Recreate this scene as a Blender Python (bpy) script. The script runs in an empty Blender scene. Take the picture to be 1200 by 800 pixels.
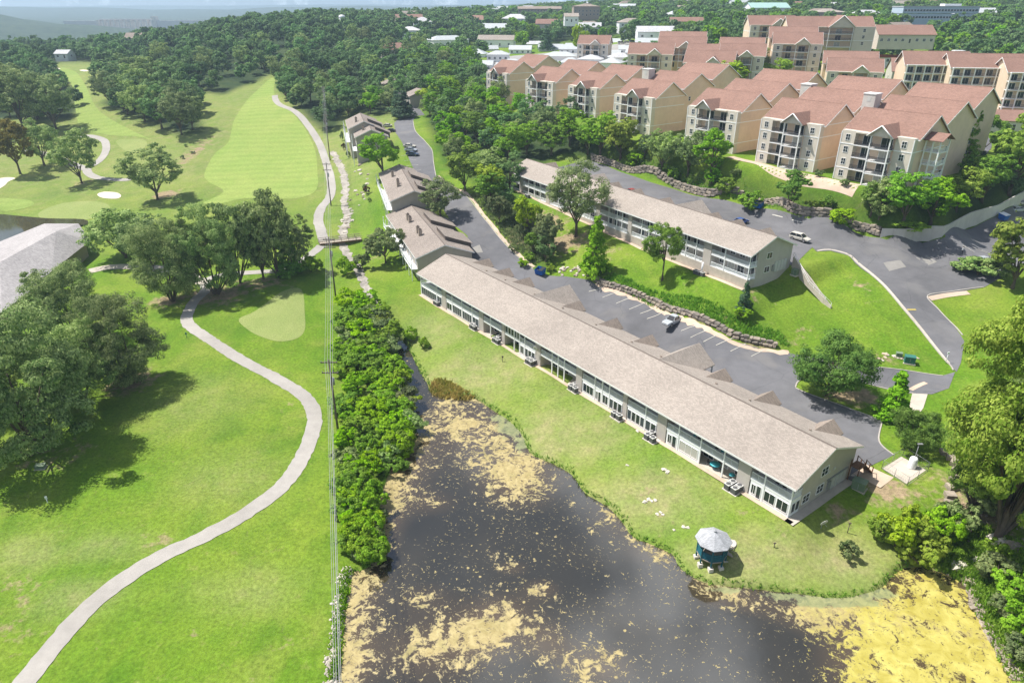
import bpy, bmesh, math, random
import numpy as np
from mathutils import Vector, Matrix
from mathutils.geometry import delaunay_2d_cdt

SC = bpy.context.scene
COL = SC.collection
R = math.radians

# ------------------------------------------------------------------ camera, sky, sun, exposure
CAM_H, FPX, HORIZON = 60.0, 800.0, 8.0          # eye height (m), focal length and horizon row in 1200x800 pixels
PITCH = math.atan((400 - HORIZON) / FPX)
CP, SP = math.cos(PITCH), math.sin(PITCH)
cam = bpy.data.cameras.new('camera')
cam.lens, cam.sensor_width, cam.clip_start, cam.clip_end = 24.0, 36.0, 0.5, 30000
cam_o = bpy.data.objects.new('camera', cam); COL.objects.link(cam_o)
cam_o.location = (0, 0, CAM_H); cam_o.rotation_euler = (math.pi / 2 - PITCH, 0, 0)
SC.camera = cam_o

SUN_EL, SHADOW_AZ = R(60), R(-20)
ld = Vector((math.cos(SHADOW_AZ) * math.cos(SUN_EL), math.sin(SHADOW_AZ) * math.cos(SUN_EL), -math.sin(SUN_EL)))
sun = bpy.data.lights.new('sun', 'SUN'); sun.energy = 5.0; sun.angle = R(0.53); sun.color = (1.0, 0.955, 0.88)
sun_o = bpy.data.objects.new('sun', sun); COL.objects.link(sun_o)
sun_o.rotation_euler = ld.to_track_quat('-Z', 'Y').to_euler(); sun_o.location = (-100, 100, 300)

world = bpy.data.worlds.new('World'); SC.world = world; world.use_nodes = True
wt = world.node_tree; wt.nodes.clear()
def wn(t, **k):
    n = wt.nodes.new(t)
    for a, b in k.items(): setattr(n, a, b)
    return n
sky = wn('ShaderNodeTexSky', sky_type='NISHITA', sun_disc=False)
sky.sun_elevation = SUN_EL; sky.sun_rotation = math.atan2(-ld.x, -ld.y)
sky.air_density, sky.dust_density, sky.ozone_density, sky.altitude = 1.0, 1.6, 1.0, 200
tc = wn('ShaderNodeTexCoord'); sx = wn('ShaderNodeSeparateXYZ')
wt.links.new(tc.outputs['Generated'], sx.inputs[0])
zc = wn('ShaderNodeMath', operation='MAXIMUM'); wt.links.new(sx.outputs['Z'], zc.inputs[0]); zc.inputs[1].default_value = 0.06
dv = wn('ShaderNodeVectorMath', operation='DIVIDE'); cmb = wn('ShaderNodeCombineXYZ')
for i in range(3): wt.links.new(zc.outputs[0], cmb.inputs[i])
wt.links.new(tc.outputs['Generated'], dv.inputs[0]); wt.links.new(cmb.outputs[0], dv.inputs[1])
cn = wn('ShaderNodeTexNoise'); cn.inputs['Scale'].default_value = 2.4; cn.inputs['Detail'].default_value = 8; cn.inputs['Roughness'].default_value = 0.58
cm_ = wn('ShaderNodeMapping'); cm_.inputs['Location'].default_value = (0.0, 0.0, 3.0); wt.links.new(dv.outputs[0], cm_.inputs['Vector']); wt.links.new(cm_.outputs[0], cn.inputs['Vector'])
cr = wn('ShaderNodeValToRGB'); cr.color_ramp.elements[0].position = 0.54; cr.color_ramp.elements[1].position = 0.72
wt.links.new(cn.outputs['Fac'], cr.inputs[0])
mx = wn('ShaderNodeMix', data_type='RGBA'); mx.inputs['B'].default_value = (30., 30.3, 31., 1)
cf = wn('ShaderNodeMath', operation='MULTIPLY'); cf.inputs[1].default_value = 0.8
wt.links.new(cr.outputs['Color'], cf.inputs[0]); wt.links.new(cf.outputs[0], mx.inputs['Factor'])
wt.links.new(sky.outputs[0], mx.inputs['A'])
bg = wn('ShaderNodeBackground'); bg.inputs['Strength'].default_value = 0.075
wt.links.new(mx.outputs['Result'], bg.inputs['Color'])
wt.links.new(bg.outputs[0], wn('ShaderNodeOutputWorld').inputs['Surface'])

vs = SC.view_settings
vs.view_transform = 'Standard'; vs.look = 'None'; vs.gamma = 1; vs.use_curve_mapping = False
vs.exposure = 0.58
SC.render.engine = 'CYCLES'
cy = SC.cycles
cy.max_bounces, cy.diffuse_bounces, cy.glossy_bounces, cy.transmission_bounces, cy.transparent_max_bounces, cy.volume_bounces = 6, 5, 2, 4, 6, 0
cy.use_denoising = True
cy.caustics_reflective = cy.caustics_refractive = False
cy.sample_clamp_indirect = 4

# ------------------------------------------------------------------ helpers
rng = np.random.default_rng(7)
random.seed(7)

def tag(o, label=None, cat=None, group=None, kind=None):
    if label: o['label'] = label
    if cat: o['category'] = cat
    if group: o['group'] = group
    if kind: o['kind'] = kind
    return o

def empty(name, loc, rz=0.0):
    o = bpy.data.objects.new(name, None); COL.objects.link(o)
    o.location = loc; o.rotation_euler = (0, 0, rz); o.empty_display_size = 0.5
    return o

def mesh_np(name, v, f, smooth=False):
    """v (n,3) array, f (m,k) array of equal-sized faces"""
    me = bpy.data.meshes.new(name)
    v = np.ascontiguousarray(v, dtype=np.float32); f = np.ascontiguousarray(f, dtype=np.int32)
    k = f.shape[1]
    me.vertices.add(len(v)); me.vertices.foreach_set('co', v.ravel())
    me.loops.add(f.size); me.loops.foreach_set('vertex_index', f.ravel())
    me.polygons.add(len(f)); me.polygons.foreach_set('loop_start', np.arange(0, f.size, k, dtype=np.int32))
    me.polygons.foreach_set('loop_total', np.full(len(f), k, dtype=np.int32))
    if smooth: me.polygons.foreach_set('use_smooth', np.ones(len(f), dtype=bool))
    me.update(calc_edges=True); me.validate()
    return me

def link(name, me, mat=None, parent=None):
    o = bpy.data.objects.new(name, me); COL.objects.link(o)
    if mat is not None and len(me.materials) == 0: me.materials.append(mat)
    if parent is not None: o.parent = parent
    return o

class MB:
    """collects shapes, then becomes one mesh object"""
    def __init__(s): s.v = []; s.f = []; s.sm = []
    def add(s, vs_, fs, smooth=False):
        b = len(s.v); s.v += [tuple(p) for p in vs_]
        for f in fs: s.f.append(tuple(b + i for i in f)); s.sm.append(smooth)
        return s
    def box(s, x0, y0, z0, x1, y1, z1):
        if x1 < x0: x0, x1 = x1, x0
        if y1 < y0: y0, y1 = y1, y0
        if z1 < z0: z0, z1 = z1, z0
        return s.add([(x0,y0,z0),(x1,y0,z0),(x1,y1,z0),(x0,y1,z0),(x0,y0,z1),(x1,y0,z1),(x1,y1,z1),(x0,y1,z1)],
                     [(0,3,2,1),(4,5,6,7),(0,1,5,4),(1,2,6,5),(2,3,7,6),(3,0,4,7)])
    def cbox(s, c, d, rz=0.0):
        ca, sa = math.cos(rz), math.sin(rz); P = []
        for z in (-1, 1):
            for x, y in ((-1,-1),(1,-1),(1,1),(-1,1)):
                a, b = x*d[0]/2, y*d[1]/2
                P.append((c[0]+a*ca-b*sa, c[1]+a*sa+b*ca, c[2]+z*d[2]/2))
        return s.add(P, [(0,3,2,1),(4,5,6,7),(0,1,5,4),(1,2,6,5),(2,3,7,6),(3,0,4,7)])
    def prism(s, poly, a0, a1, axis='x'):
        """poly of (p,q) extruded along an axis: x -> (y,z); y -> (x,z); z -> (x,y)"""
        m = {'x': lambda a,p,q:(a,p,q), 'y': lambda a,p,q:(p,a,q), 'z': lambda a,p,q:(p,q,a)}[axis]
        n = len(poly)
        P = [m(a0,p,q) for p,q in poly] + [m(a1,p,q) for p,q in poly]
        return s.add(P, [tuple(range(n-1,-1,-1)), tuple(range(n,2*n))] + [(i,(i+1)%n,n+(i+1)%n,n+i) for i in range(n)])
    def slab(s, top, t):
        """quad or polygon given by its top points, thickened downwards"""
        n = len(top); P = list(top) + [(x,y,z-t) for x,y,z in top]
        return s.add(P, [tuple(range(n)), tuple(range(2*n-1,n-1,-1))] + [(i,n+i,n+(i+1)%n,(i+1)%n) for i in range(n)])
    def tube(s, pts, rad, seg=8, cap=True):
        pts = [Vector(p) for p in pts]; rad = rad if hasattr(rad,'__len__') else [rad]*len(pts)
        P = []; 
        for i, p in enumerate(pts):
            d = (pts[min(i+1,len(pts)-1)] - pts[max(i-1,0)]).normalized()
            a = d.cross(Vector((0,0,1)))
            a = a.normalized() if a.length > 1e-3 else Vector((1,0,0))
            b = d.cross(a)
            for k in range(seg):
                t = 2*math.pi*k/seg
                P.append(p + (a*math.cos(t) + b*math.sin(t))*rad[i])
        F = []
        for i in range(len(pts)-1):
            for k in range(seg):
                F.append((i*seg+k, i*seg+(k+1)%seg, (i+1)*seg+(k+1)%seg, (i+1)*seg+k))
        s.add(P, F, True)
        if cap:
            b0 = len(s.v) - len(P)
            s.f.append(tuple(b0+k for k in range(seg))); s.sm.append(False)
            s.f.append(tuple(b0+(len(pts)-1)*seg+k for k in range(seg-1,-1,-1))); s.sm.append(False)
        return s
    def lathe(s, prof, seg=16, c=(0,0,0)):
        P = [(c[0]+r*math.cos(2*math.pi*k/seg), c[1]+r*math.sin(2*math.pi*k/seg), c[2]+z) for r, z in prof for k in range(seg)]
        F = [(i*seg+k, i*seg+(k+1)%seg, (i+1)*seg+(k+1)%seg, (i+1)*seg+k) for i in range(len(prof)-1) for k in range(seg)]
        return s.add(P, F, seg > 8)
    def mesh(s, name):
        me = bpy.data.meshes.new(name); me.from_pydata(s.v, [], s.f)
        bm = bmesh.new(); bm.from_mesh(me); bmesh.ops.recalc_face_normals(bm, faces=bm.faces); bm.to_mesh(me); bm.free()
        if len(me.polygons) == len(s.sm): me.polygons.foreach_set('use_smooth', s.sm)
        me.update(); return me
    def build(s, name, mat, parent=None):
        return link(name, s.mesh(name), mat, parent)

def copy_tree(o, parent=None):
    c = o.copy(); COL.objects.link(c); c.parent = parent
    if parent is not None: c.matrix_parent_inverse = o.matrix_parent_inverse
    for ch in KIDS.get(o.name) or o.children: copy_tree(ch, c)
    return c
KIDS = {}

# ------------------------------------------------------------------ materials
MATS = {}
def mat(name, col, rough=0.75, var=0.12, scale=2.0, metal=0.0, spec=0.3, bump=0.0, bscale=None, var2=0.0, scale2=0.15, coat=0.0):
    """plain procedural surface: base colour with two scales of mottling and an optional fine relief"""
    if name in MATS: return MATS[name]
    m = bpy.data.materials.new(name); m.use_nodes = True; t = m.node_tree
    p = t.nodes['Principled BSDF']
    p.inputs['Roughness'].default_value = rough; p.inputs['Metallic'].default_value = metal
    p.inputs['Specular IOR Level'].default_value = spec; p.inputs['Coat Weight'].default_value = coat
    c = t.nodes.new('ShaderNodeTexCoord')
    n = t.nodes.new('ShaderNodeTexNoise'); n.inputs['Scale'].default_value = scale; n.inputs['Detail'].default_value = 6; n.inputs['Roughness'].default_value = 0.65
    t.links.new(c.outputs['Object'], n.inputs['Vector'])
    r = t.nodes.new('ShaderNodeMapRange'); r.inputs[1].default_value = 0.25; r.inputs[2].default_value = 0.75
    r.inputs[3].default_value = 1 - var; r.inputs[4].default_value = 1 + var
    t.links.new(n.outputs['Fac'], r.inputs[0])
    last = r.outputs[0]
    if var2:
        n2 = t.nodes.new('ShaderNodeTexNoise'); n2.inputs['Scale'].default_value = scale2; n2.inputs['Detail'].default_value = 3
        t.links.new(c.outputs['Object'], n2.inputs['Vector'])
        r2 = t.nodes.new('ShaderNodeMapRange'); r2.inputs[1].default_value = 0.3; r2.inputs[2].default_value = 0.7
        r2.inputs[3].default_value = 1 - var2; r2.inputs[4].default_value = 1 + var2
        t.links.new(n2.outputs['Fac'], r2.inputs[0])
        mu = t.nodes.new('ShaderNodeMath'); mu.operation = 'MULTIPLY'
        t.links.new(last, mu.inputs[0]); t.links.new(r2.outputs[0], mu.inputs[1]); last = mu.outputs[0]
    v = t.nodes.new('ShaderNodeVectorMath'); v.operation = 'SCALE'; v.inputs[0].default_value = col
    t.links.new(last, v.inputs['Scale']); t.links.new(v.outputs[0], p.inputs['Base Color'])
    if bump:
        nb = t.nodes.new('ShaderNodeTexNoise'); nb.inputs['Scale'].default_value = bscale or scale*4; nb.inputs['Detail'].default_value = 4
        t.links.new(c.outputs['Object'], nb.inputs['Vector'])
        b = t.nodes.new('ShaderNodeBump'); b.inputs['Strength'].default_value = bump; b.inputs['Distance'].default_value = 0.05
        t.links.new(nb.outputs['Fac'], b.inputs['Height']); t.links.new(b.outputs[0], p.inputs['Normal'])
    MATS[name] = m
    return m

def shingle(name, col, w=0.34, h=0.16, var=0.35, axis='XY'):
    m = mat(name, col, 0.9, 0.06, 0.6, spec=0.15, var2=0.08, scale2=0.12)
    t = m.node_tree; p = t.nodes['Principled BSDF']
    c = t.nodes.new('ShaderNodeTexCoord')
    br = t.nodes.new('ShaderNodeTexBrick'); br.offset = 0.5
    br.inputs['Color1'].default_value = (1-var,)*3 + (1,); br.inputs['Color2'].default_value = (1+var,)*3 + (1,)
    br.inputs['Mortar'].default_value = (0.55,0.55,0.55,1); br.inputs['Mortar Size'].default_value = 0.008; br.inputs['Scale'].default_value = 1
    br.inputs['Brick Width'].default_value = w; br.inputs['Row Height'].default_value = h
    t.links.new(c.outputs['Object'], br.inputs['Vector'])
    src = p.inputs['Base Color'].links[0].from_socket
    mm = t.nodes.new('ShaderNodeVectorMath'); mm.operation = 'MULTIPLY'
    t.links.new(src, mm.inputs[0]); t.links.new(br.outputs['Color'], mm.inputs[1]); t.links.new(mm.outputs[0], p.inputs['Base Color'])
    return m

def siding(name, col, pitch=0.2):
    m = mat(name, col, 0.7, 0.05, 0.8, spec=0.25, var2=0.06, scale2=0.2)
    t = m.node_tree; p = t.nodes['Principled BSDF']
    c = t.nodes.new('ShaderNodeTexCoord'); s = t.nodes.new('ShaderNodeSeparateXYZ'); t.links.new(c.outputs['Object'], s.inputs[0])
    a = t.nodes.new('ShaderNodeMath'); a.operation = 'DIVIDE'; a.inputs[1].default_value = pitch
    f = t.nodes.new('ShaderNodeMath'); f.operation = 'FRACT'
    t.links.new(s.outputs['Z'], a.inputs[0]); t.links.new(a.outputs[0], f.inputs[0])
    b = t.nodes.new('ShaderNodeBump'); b.inputs['Strength'].default_value = 0.6; b.inputs['Distance'].default_value = 0.02; b.invert = True
    t.links.new(f.outputs[0], b.inputs['Height']); t.links.new(b.outputs[0], p.inputs['Normal'])
    return m

M = {}
M['roof_taupe'] = shingle('roof_taupe', (0.328, 0.287, 0.252), var=0.15)
M['roof_brown'] = shingle('roof_brown', (0.27, 0.225, 0.19), var=0.16)
M['roof_grey'] = shingle('roof_grey', (0.27, 0.232, 0.205), var=0.2)
M['roof_red'] = shingle('roof_red', (0.26, 0.158, 0.126), 0.5, 0.25, 0.12)
M['roof_white'] = mat('roof_white', (0.43, 0.455, 0.47), 0.6, 0.08, 0.5)
M['roof_slate'] = shingle('roof_slate', (0.5, 0.5, 0.52), 0.4, 0.2, 0.2)
M['ridge'] = mat('ridge', (0.14, 0.115, 0.1), 0.9)
M['siding'] = siding('siding', (0.47, 0.43, 0.395))
M['siding_green'] = siding('siding_green', (0.4, 0.37, 0.32))
M['masonry'] = mat('masonry', (0.36, 0.3, 0.25), 0.9, 0.12, 3.0, bump=0.3)
M['white'] = mat('white', (0.82, 0.83, 0.85), 0.5, 0.05, 1.5)
M['frame'] = mat('frame', (0.8, 0.8, 0.8), 0.45, 0.04, 2)
M['rail'] = mat('rail', (0.82, 0.85, 0.87), 0.45, 0.04, 2)
M['glass'] = mat('glass', (0.022, 0.032, 0.04), 0.06, 0.3, 0.6, spec=0.6)
M['screen'] = mat('screen', (0.05, 0.065, 0.075), 0.35, 0.25, 0.8)
M['curtain'] = mat('curtain', (0.45, 0.44, 0.4), 0.8, 0.1, 4)
M['dark_door'] = mat('dark_door', (0.06, 0.045, 0.04), 0.5)
M['concrete'] = mat('concrete', (0.47, 0.42, 0.36), 0.9, 0.12, 1.2, var2=0.1)
M['concrete_pale'] = mat('concrete_pale', (0.6, 0.55, 0.48), 0.9, 0.12, 1.2, var2=0.1)
M['peach'] = siding('peach', (0.7, 0.55, 0.42), 0.3)
M['beige'] = siding('beige', (0.6, 0.545, 0.47), 0.3)
M['black_rail'] = mat('black_rail', (0.03, 0.03, 0.035), 0.5)
M['wood'] = mat('wood', (0.17, 0.085, 0.045), 0.8, 0.25, 6)
M['wood_grey'] = mat('wood_grey', (0.34, 0.29, 0.24), 0.85, 0.2, 6)
M['steel'] = mat('steel', (0.33, 0.34, 0.35), 0.45, 0.1, 4, metal=0.4)
M['ac_dark'] = mat('ac_dark', (0.1, 0.1, 0.105), 0.6, 0.15, 6)
M['ac_pale'] = mat('ac_pale', (0.55, 0.55, 0.53), 0.6, 0.1, 6)
M['teal'] = mat('teal', (0.014, 0.11, 0.15), 0.55, 0.2, 2)
M['rubber'] = mat('rubber', (0.02, 0.02, 0.02), 0.8)
M['car_glass'] = mat('car_glass', (0.015, 0.02, 0.025), 0.05, 0.1, 1, spec=0.7)
M['chrome'] = mat('chrome', (0.5, 0.5, 0.52), 0.25, 0.05, 3, metal=0.8)
M['lamp_red'] = mat('lamp_red', (0.4, 0.01, 0.01), 0.3)
M['lamp_clear'] = mat('lamp_clear', (0.7, 0.7, 0.68), 0.2)
M['dumpster'] = mat('dumpster', (0.008, 0.11, 0.42), 0.5, 0.2, 2)
M['dumpster_dark'] = mat('dumpster_dark', (0.02, 0.025, 0.03), 0.7)
M['box_green'] = mat('box_green', (0.16, 0.22, 0.14), 0.6, 0.1, 2)
M['box_teal'] = mat('box_teal', (0.04, 0.16, 0.13), 0.6, 0.1, 2)
M['red'] = mat('red', (0.45, 0.02, 0.02), 0.6)
M['stone'] = mat('stone', (0.3, 0.255, 0.205), 0.95, 0.35, 1.3, bump=0.8, bscale=3, var2=0.2, scale2=0.4)
M['stone_pale'] = mat('stone_pale', (0.56, 0.51, 0.44), 0.95, 0.22, 1.6, bump=0.7, bscale=3)
M['stone_dark'] = mat('stone_dark', (0.2, 0.175, 0.15), 0.95, 0.35, 1.3, bump=0.8, bscale=3, var2=0.25)
M['wall_white'] = mat('wall_white', (0.56, 0.53, 0.5), 0.9, 0.1, 0.7, var2=0.1)
M['paint_white'] = mat('paint_white', (0.47, 0.45, 0.4), 0.8, 0.3, 2.0)
M['paint_yellow'] = mat('paint_yellow', (0.5, 0.4, 0.1), 0.8, 0.2, 1.0)
M['sand'] = mat('sand', (0.62, 0.55, 0.45), 0.95, 0.1, 1.0)
M['dirt'] = mat('dirt', (0.36, 0.27, 0.18), 0.95, 0.25, 0.8, var2=0.2)
M['terrace'] = mat('terrace', (0.5, 0.39, 0.3), 0.95, 0.12, 0.6, var2=0.1)
M['pole'] = mat('pole', (0.13, 0.105, 0.085), 0.85, 0.2, 3)
M['wire'] = mat('wire', (0.32, 0.33, 0.33), 0.5)
M['insulator'] = mat('insulator', (0.3, 0.3, 0.3), 0.4)
M['bark'] = mat('bark', (0.13, 0.1, 0.075), 0.95, 0.3, 2.0, bump=0.8, bscale=6)
M['skin'] = mat('skin', (0.45, 0.25, 0.17), 0.6)
M['cloth_white'] = mat('cloth_white', (0.7, 0.7, 0.72), 0.8)
M['cloth_blue'] = mat('cloth_blue', (0.1, 0.12, 0.2), 0.8)
FOOT = []           # footprints kept clear of scattered planting
# ------------------------------------------------------------------ terrain
def at(px, py, z=0.0):
    """point of height z on the sight line of a pixel of the 1200x800 photograph (used to survey the place)"""
    dx, dy = (px - 600) / FPX, (400 - py) / FPX
    d = (dx, CP + dy * SP, -SP + dy * CP)
    t = (z - CAM_H) / d[2]
    return Vector((d[0] * t, d[1] * t, z))

SURVEY = [  # px, py, height
 (0,800,-2.2),(120,790,-2.2),(230,700,-2.1),(300,640,-2),(340,790,-2.5),(383,790,-2.6),(385,700,-2.5),(394,640,-2.3),(392,550,-2),(390,450,-1.5),(390,380,-1),
 (300,500,-1.2),(200,560,-1.2),(100,620,-1.5),(20,660,-1.6),(230,400,0),(330,370,0.2),(380,330,0),(150,430,0),(40,500,-.3),(0,380,.5),(90,380,.3),
 (370,290,1.2),(300,290,1.2),(200,290,1.2),(120,285,.6),(40,268,-.4),(10,255,-.2),(60,240,1.3),(180,232,3),(30,215,3),(110,200,4),(250,235,3.5),(130,215,3.6),(300,200,6),
 (340,180,8),(380,230,4),(386,190,7.2),(375,160,11),(340,125,17.5),(322,100,22),(280,120,18),(280,160,11),(240,180,8),(200,160,11),(150,130,15),(100,95,22),(60,75,26),(0,150,10),(0,100,18),
 (408,285,.6),(403,262,1.9),(404,225,4.6),(394,190,7),(436,285,1.6),(440,258,3.2),(432,215,7.5),(425,178,11),(420,150,14),(470,320,.6),(440,330,.4),(420,360,-.6),(450,360,0),
 (470,140,16.5),(485,150,15.6),(480,175,13.8),(505,190,12.2),(525,212,10.6),(555,245,8.2),(585,275,6),(610,305,3.6),(640,325,2),(700,345,1.1),(780,378,.6),(880,420,.4),(930,430,.4),(1060,447,1),(1000,482,.4),(1040,520,.2),
 (500,260,5.6),(470,225,9),
 (690,320,3.6),(720,332,3.4),(800,364,3.1),(860,387,2.4),(930,404,1.2),(700,295,6),(770,325,5.2),(840,352,5.6),(940,345,6.2),(1000,345,6.8),(1000,390,3.6),(1080,425,2.0),(930,380,3.5),
 (620,250,8.6),(580,200,12.5),(660,270,7.5),(590,245,8.5),(630,290,5),(548,215,11),
 (957,296,9.9),(1000,305,9.3),(1050,352,7.0),(1100,414,2.9),(1110,380,4.8),(1120,425,2.4),(1090,345,7.2),(1150,335,7.6),(1060,300,9.6),(1180,262,11),(1200,300,9),(1130,390,4.4),(1180,420,3),
 (690,187,14.4),(740,205,13),(787,220,12.2),(883,242,11.2),(933,252,10.9),(1000,270,10.4),(1080,284,10.4),(1134,268,10.8),(1200,238,11.5),
 (700,170,18),(760,195,17),(850,222,15.5),(920,242,14),(985,258,13.6),(1050,262,13.4),(1100,262,14.2),(1160,232,15.5),(1200,212,17),
 (1050,225,18),(1120,200,19.5),(1180,190,19.5),(660,150,20),(600,140,18.5),(560,160,15.5),(540,120,19.5),(520,100,21),(500,112,19),(620,110,21),
 (1013,552,0),(1050,560,.2),(1080,600,-.3),(1010,605,-.9),(960,630,-1.2),(1090,560,.6),(1150,560,1.5),(1200,560,3),(1200,460,4),(1160,480,2.5),(1120,620,-1.0),(1180,620,1.0),
 (1150,660,-1.4),(1200,680,.2),(1190,740,-1.2),(1200,800,-1.8),(1090,665,-2.4),
 (480,400,-2.4),(510,462,-2.7),(557,466,-2.6),(612,507,-2.65),(640,539,-2.7),(687,577,-2.7),(743,628,-2.7),(826,681,-2.7),(936,694,-2.7),(1031,687,-2.7),(850,640,-1.4),(780,600,-1.6),(680,520,-1.6),(600,460,-1.4),(530,410,-.9),(900,650,-1.5),
 (497,356,.35),(560,396,.3),(650,448,.1),(760,516,-.1),(860,580,-.15),(925,618,-.25),
 (440,640,-3),(470,520,-3),(480,460,-2.7),(600,700,-5),(600,600,-5),(800,760,-5),(600,850,-5),
]
FAR = [  # px, ground distance, height
 (1130,330,27),(1200,330,27),(1000,300,26),(900,300,27),(800,330,28),(1060,420,32),(920,430,38),(800,450,36),(700,420,28),(640,430,26),(560,430,25),(480,430,24),
 (1130,520,45),(1200,600,50),(1000,600,49),(880,620,49),(760,600,43),(640,600,34),(540,560,32),(440,520,30),(400,420,25),(350,450,28),
 (300,520,36),(250,500,32),(200,480,27),(150,500,25),(100,560,24),(30,560,22),(-60,500,20),(-60,300,8),(-100,200,2),
 (300,660,44),(400,720,46),(500,820,47),(600,1000,50),(700,1200,57),(850,1300,64),(1000,1300,68),(1200,1300,74),(1350,1300,76),(1350,600,48),(1350,300,26),(1350,150,6),
 (200,640,32),(100,720,23),(0,760,16),(-100,760,14),(200,1000,5),(100,1200,-10),(0,1300,-10),(-150,1200,0),(300,1100,18),(450,1300,30),(600,1700,35),(800,2200,45),(1100,2200,55),(1400,2200,55),
 (200,2300,-20),(60,2300,-20),(-100,2300,10),(300,3000,0),(600,3500,20),(1000,4000,30),(-200,4000,20),(200,5500,20),(900,7000,30),(-200,7000,30),(1500,6000,30),
]
cps = []
for a, b, z in SURVEY:
    p = at(a, b, z); cps.append((p.x, p.y, z))
for a, D, z in FAR:
    th = (a - 600) / FPX * (D * CP + (CAM_H - z) * SP)
    cps.append((th, D, z))
cps = np.array(cps)
def warp(x, y):
    yy = y + 60.0
    return np.stack([1.7 * np.arctan2(x, yy), np.log(np.maximum(np.hypot(x, yy), 1.0))], -1)
_W = warp(cps[:, 0], cps[:, 1])
def _phi(r2): return 0.5 * r2 * np.log(r2 + 1e-12)
def _fit():
    n = len(cps)
    d2 = ((_W[:, None] - _W[None]) ** 2).sum(-1)
    A = np.zeros((n + 3, n + 3)); A[:n, :n] = _phi(d2) + np.eye(n) * 2e-5
    A[:n, n] = 1; A[:n, n+1:] = _W; A[n, :n] = 1; A[n+1:, :n] = _W.T
    return np.linalg.solve(A, np.concatenate([cps[:, 2], np.zeros(3)]))
_C = _fit()
def tps(x, y):
    x = np.asarray(x, float); sh = x.shape
    w = warp(x.ravel(), np.asarray(y, float).ravel()); out = np.empty(len(w)); n = len(cps)
    for i in range(0, len(w), 20000):
        q = w[i:i+20000]
        d2 = ((q[:, None, :] - _W[None]) ** 2).sum(-1)
        out[i:i+20000] = _phi(d2) @ _C[:n] + _C[n] + q @ _C[n+1:]
    return out.reshape(sh)

def poly_dist(x, y, poly):
    """signed distance to a closed polygon, positive inside"""
    x = np.asarray(x, float); y = np.asarray(y, float)
    P = np.asarray(poly, float); Q = np.roll(P, -1, 0)
    best = np.full(x.shape, 1e9); ins = np.zeros(x.shape, bool)
    for (ax, ay), (bx, by) in zip(P, Q):
        dx, dy = bx - ax, by - ay; L2 = dx*dx + dy*dy + 1e-12
        t = np.clip(((x-ax)*dx + (y-ay)*dy) / L2, 0, 1)
        best = np.minimum(best, (x-ax-t*dx)**2 + (y-ay-t*dy)**2)
        c = ((ay > y) != (by > y))
        ins ^= c & (x < (bx-ax) * (y-ay) / (by-ay + 1e-12) + ax)
    d = np.sqrt(best)
    return np.where(ins, d, -d)

def poly_area(P):
    P = np.asarray(P); Q = np.roll(P, -1, 0); return abs((P[:,0]*Q[:,1]-Q[:,0]*P[:,1]).sum())/2

def catmull(P, n=6, closed=False):
    P = [np.array(p, float) for p in P]; out = []; N = len(P)
    for i in range(N if closed else N-1):
        if closed: a, b, c, d = P[i-1], P[i], P[(i+1) % N], P[(i+2) % N]
        else: a, b, c, d = P[max(i-1,0)], P[i], P[i+1], P[min(i+2,N-1)]
        for k in range(n):
            t = k / n
            out.append(0.5*((2*b) + (-a+c)*t + (2*a-5*b+4*c-d)*t*t + (-a+3*b-3*c+d)*t**3))
    if not closed: out.append(P[-1])
    return out

POND_Z = -3.0
pond_px = [(470,392),(480,408),(488,424),(500,445),(509,460),(535,464),(557,466),(577,479),(595,490),(612,507),(622,530),(640,539),(652,544),(673,557),(687,577),(713,592),(730,610),(743,628),(760,635),(789,648),(800,666),(826,681),(855,685),(899,690),(936,694),(976,699),(1002,696),(1031,687),(1050,668),
           (1075,662),(1100,668),(1128,680),(1140,705),(1155,735),(1172,765),(1188,800),(1200,860),(1150,960),(1000,1010),(600,1010),(420,980),(396,900),(392,840),(394,790),(399,740),(403,700),(410,670),(430,664),(436,640),(436,615),(442,590),(450,565),(461,540),(478,518),(488,500),(480,475),(473,450),(466,420),(462,400)]
pond_poly = [(p.x, p.y) for p in (at(a, b, POND_Z) for a, b in pond_px)]
pond_poly = [tuple(q) for q in catmull(pond_poly, 3, True)]

U1 = Vector((0.595, -0.804, 0)); N1 = Vector((0.804, 0.595, 0)); C1 = Vector((36.03, 69.97, 0)); A1 = math.atan2(U1.y, U1.x)
U2 = Vector((0.53, -0.848, 0)); N2 = Vector((0.848, 0.53, 0)); A2 = math.atan2(U2.y, U2.x)
C2 = Vector((48.4, 131.6, 7.5))
UA = Vector((0.605, -0.796, 0)); NA = Vector((0.796, 0.605, 0)); AA = math.atan2(UA.y, UA.x)

def rect_poly(c, u, n, x0, x1, y0, y1):
    return [tuple((c + u*a + n*b)[:2]) for a, b in ((x0,y0),(x1,y0),(x1,y1),(x0,y1))]
PADS = [  # polygon, height at each side (origin, slope per metre along u), blend width
 (rect_poly(C1, U1, N1, -97, 0.5, 0, 17), lambda x, y: -0.02 + 0.0*x, 5.0),
 (rect_poly(C2, U2, N2, -93, 0.3, -1.5, 1.5), lambda x, y: 7.5 + 0.045*np.maximum(0, -((x-C2.x)*U2.x + (y-C2.y)*U2.y)-30), 6.0),
 (rect_poly(C2, U2, N2, -98, 1.0, 13.8, 33.5), lambda x, y: 10.15 + 0.04*np.maximum(0, -((x-C2.x)*U2.x + (y-C2.y)*U2.y)), 4.5),
 (rect_poly(Vector((82.2,175.3,0)), UA, NA, -92, 19, -3.5, 70), lambda x, y: 21.0 + 0*x, 7.0),
]
PADS_Z = []
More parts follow.
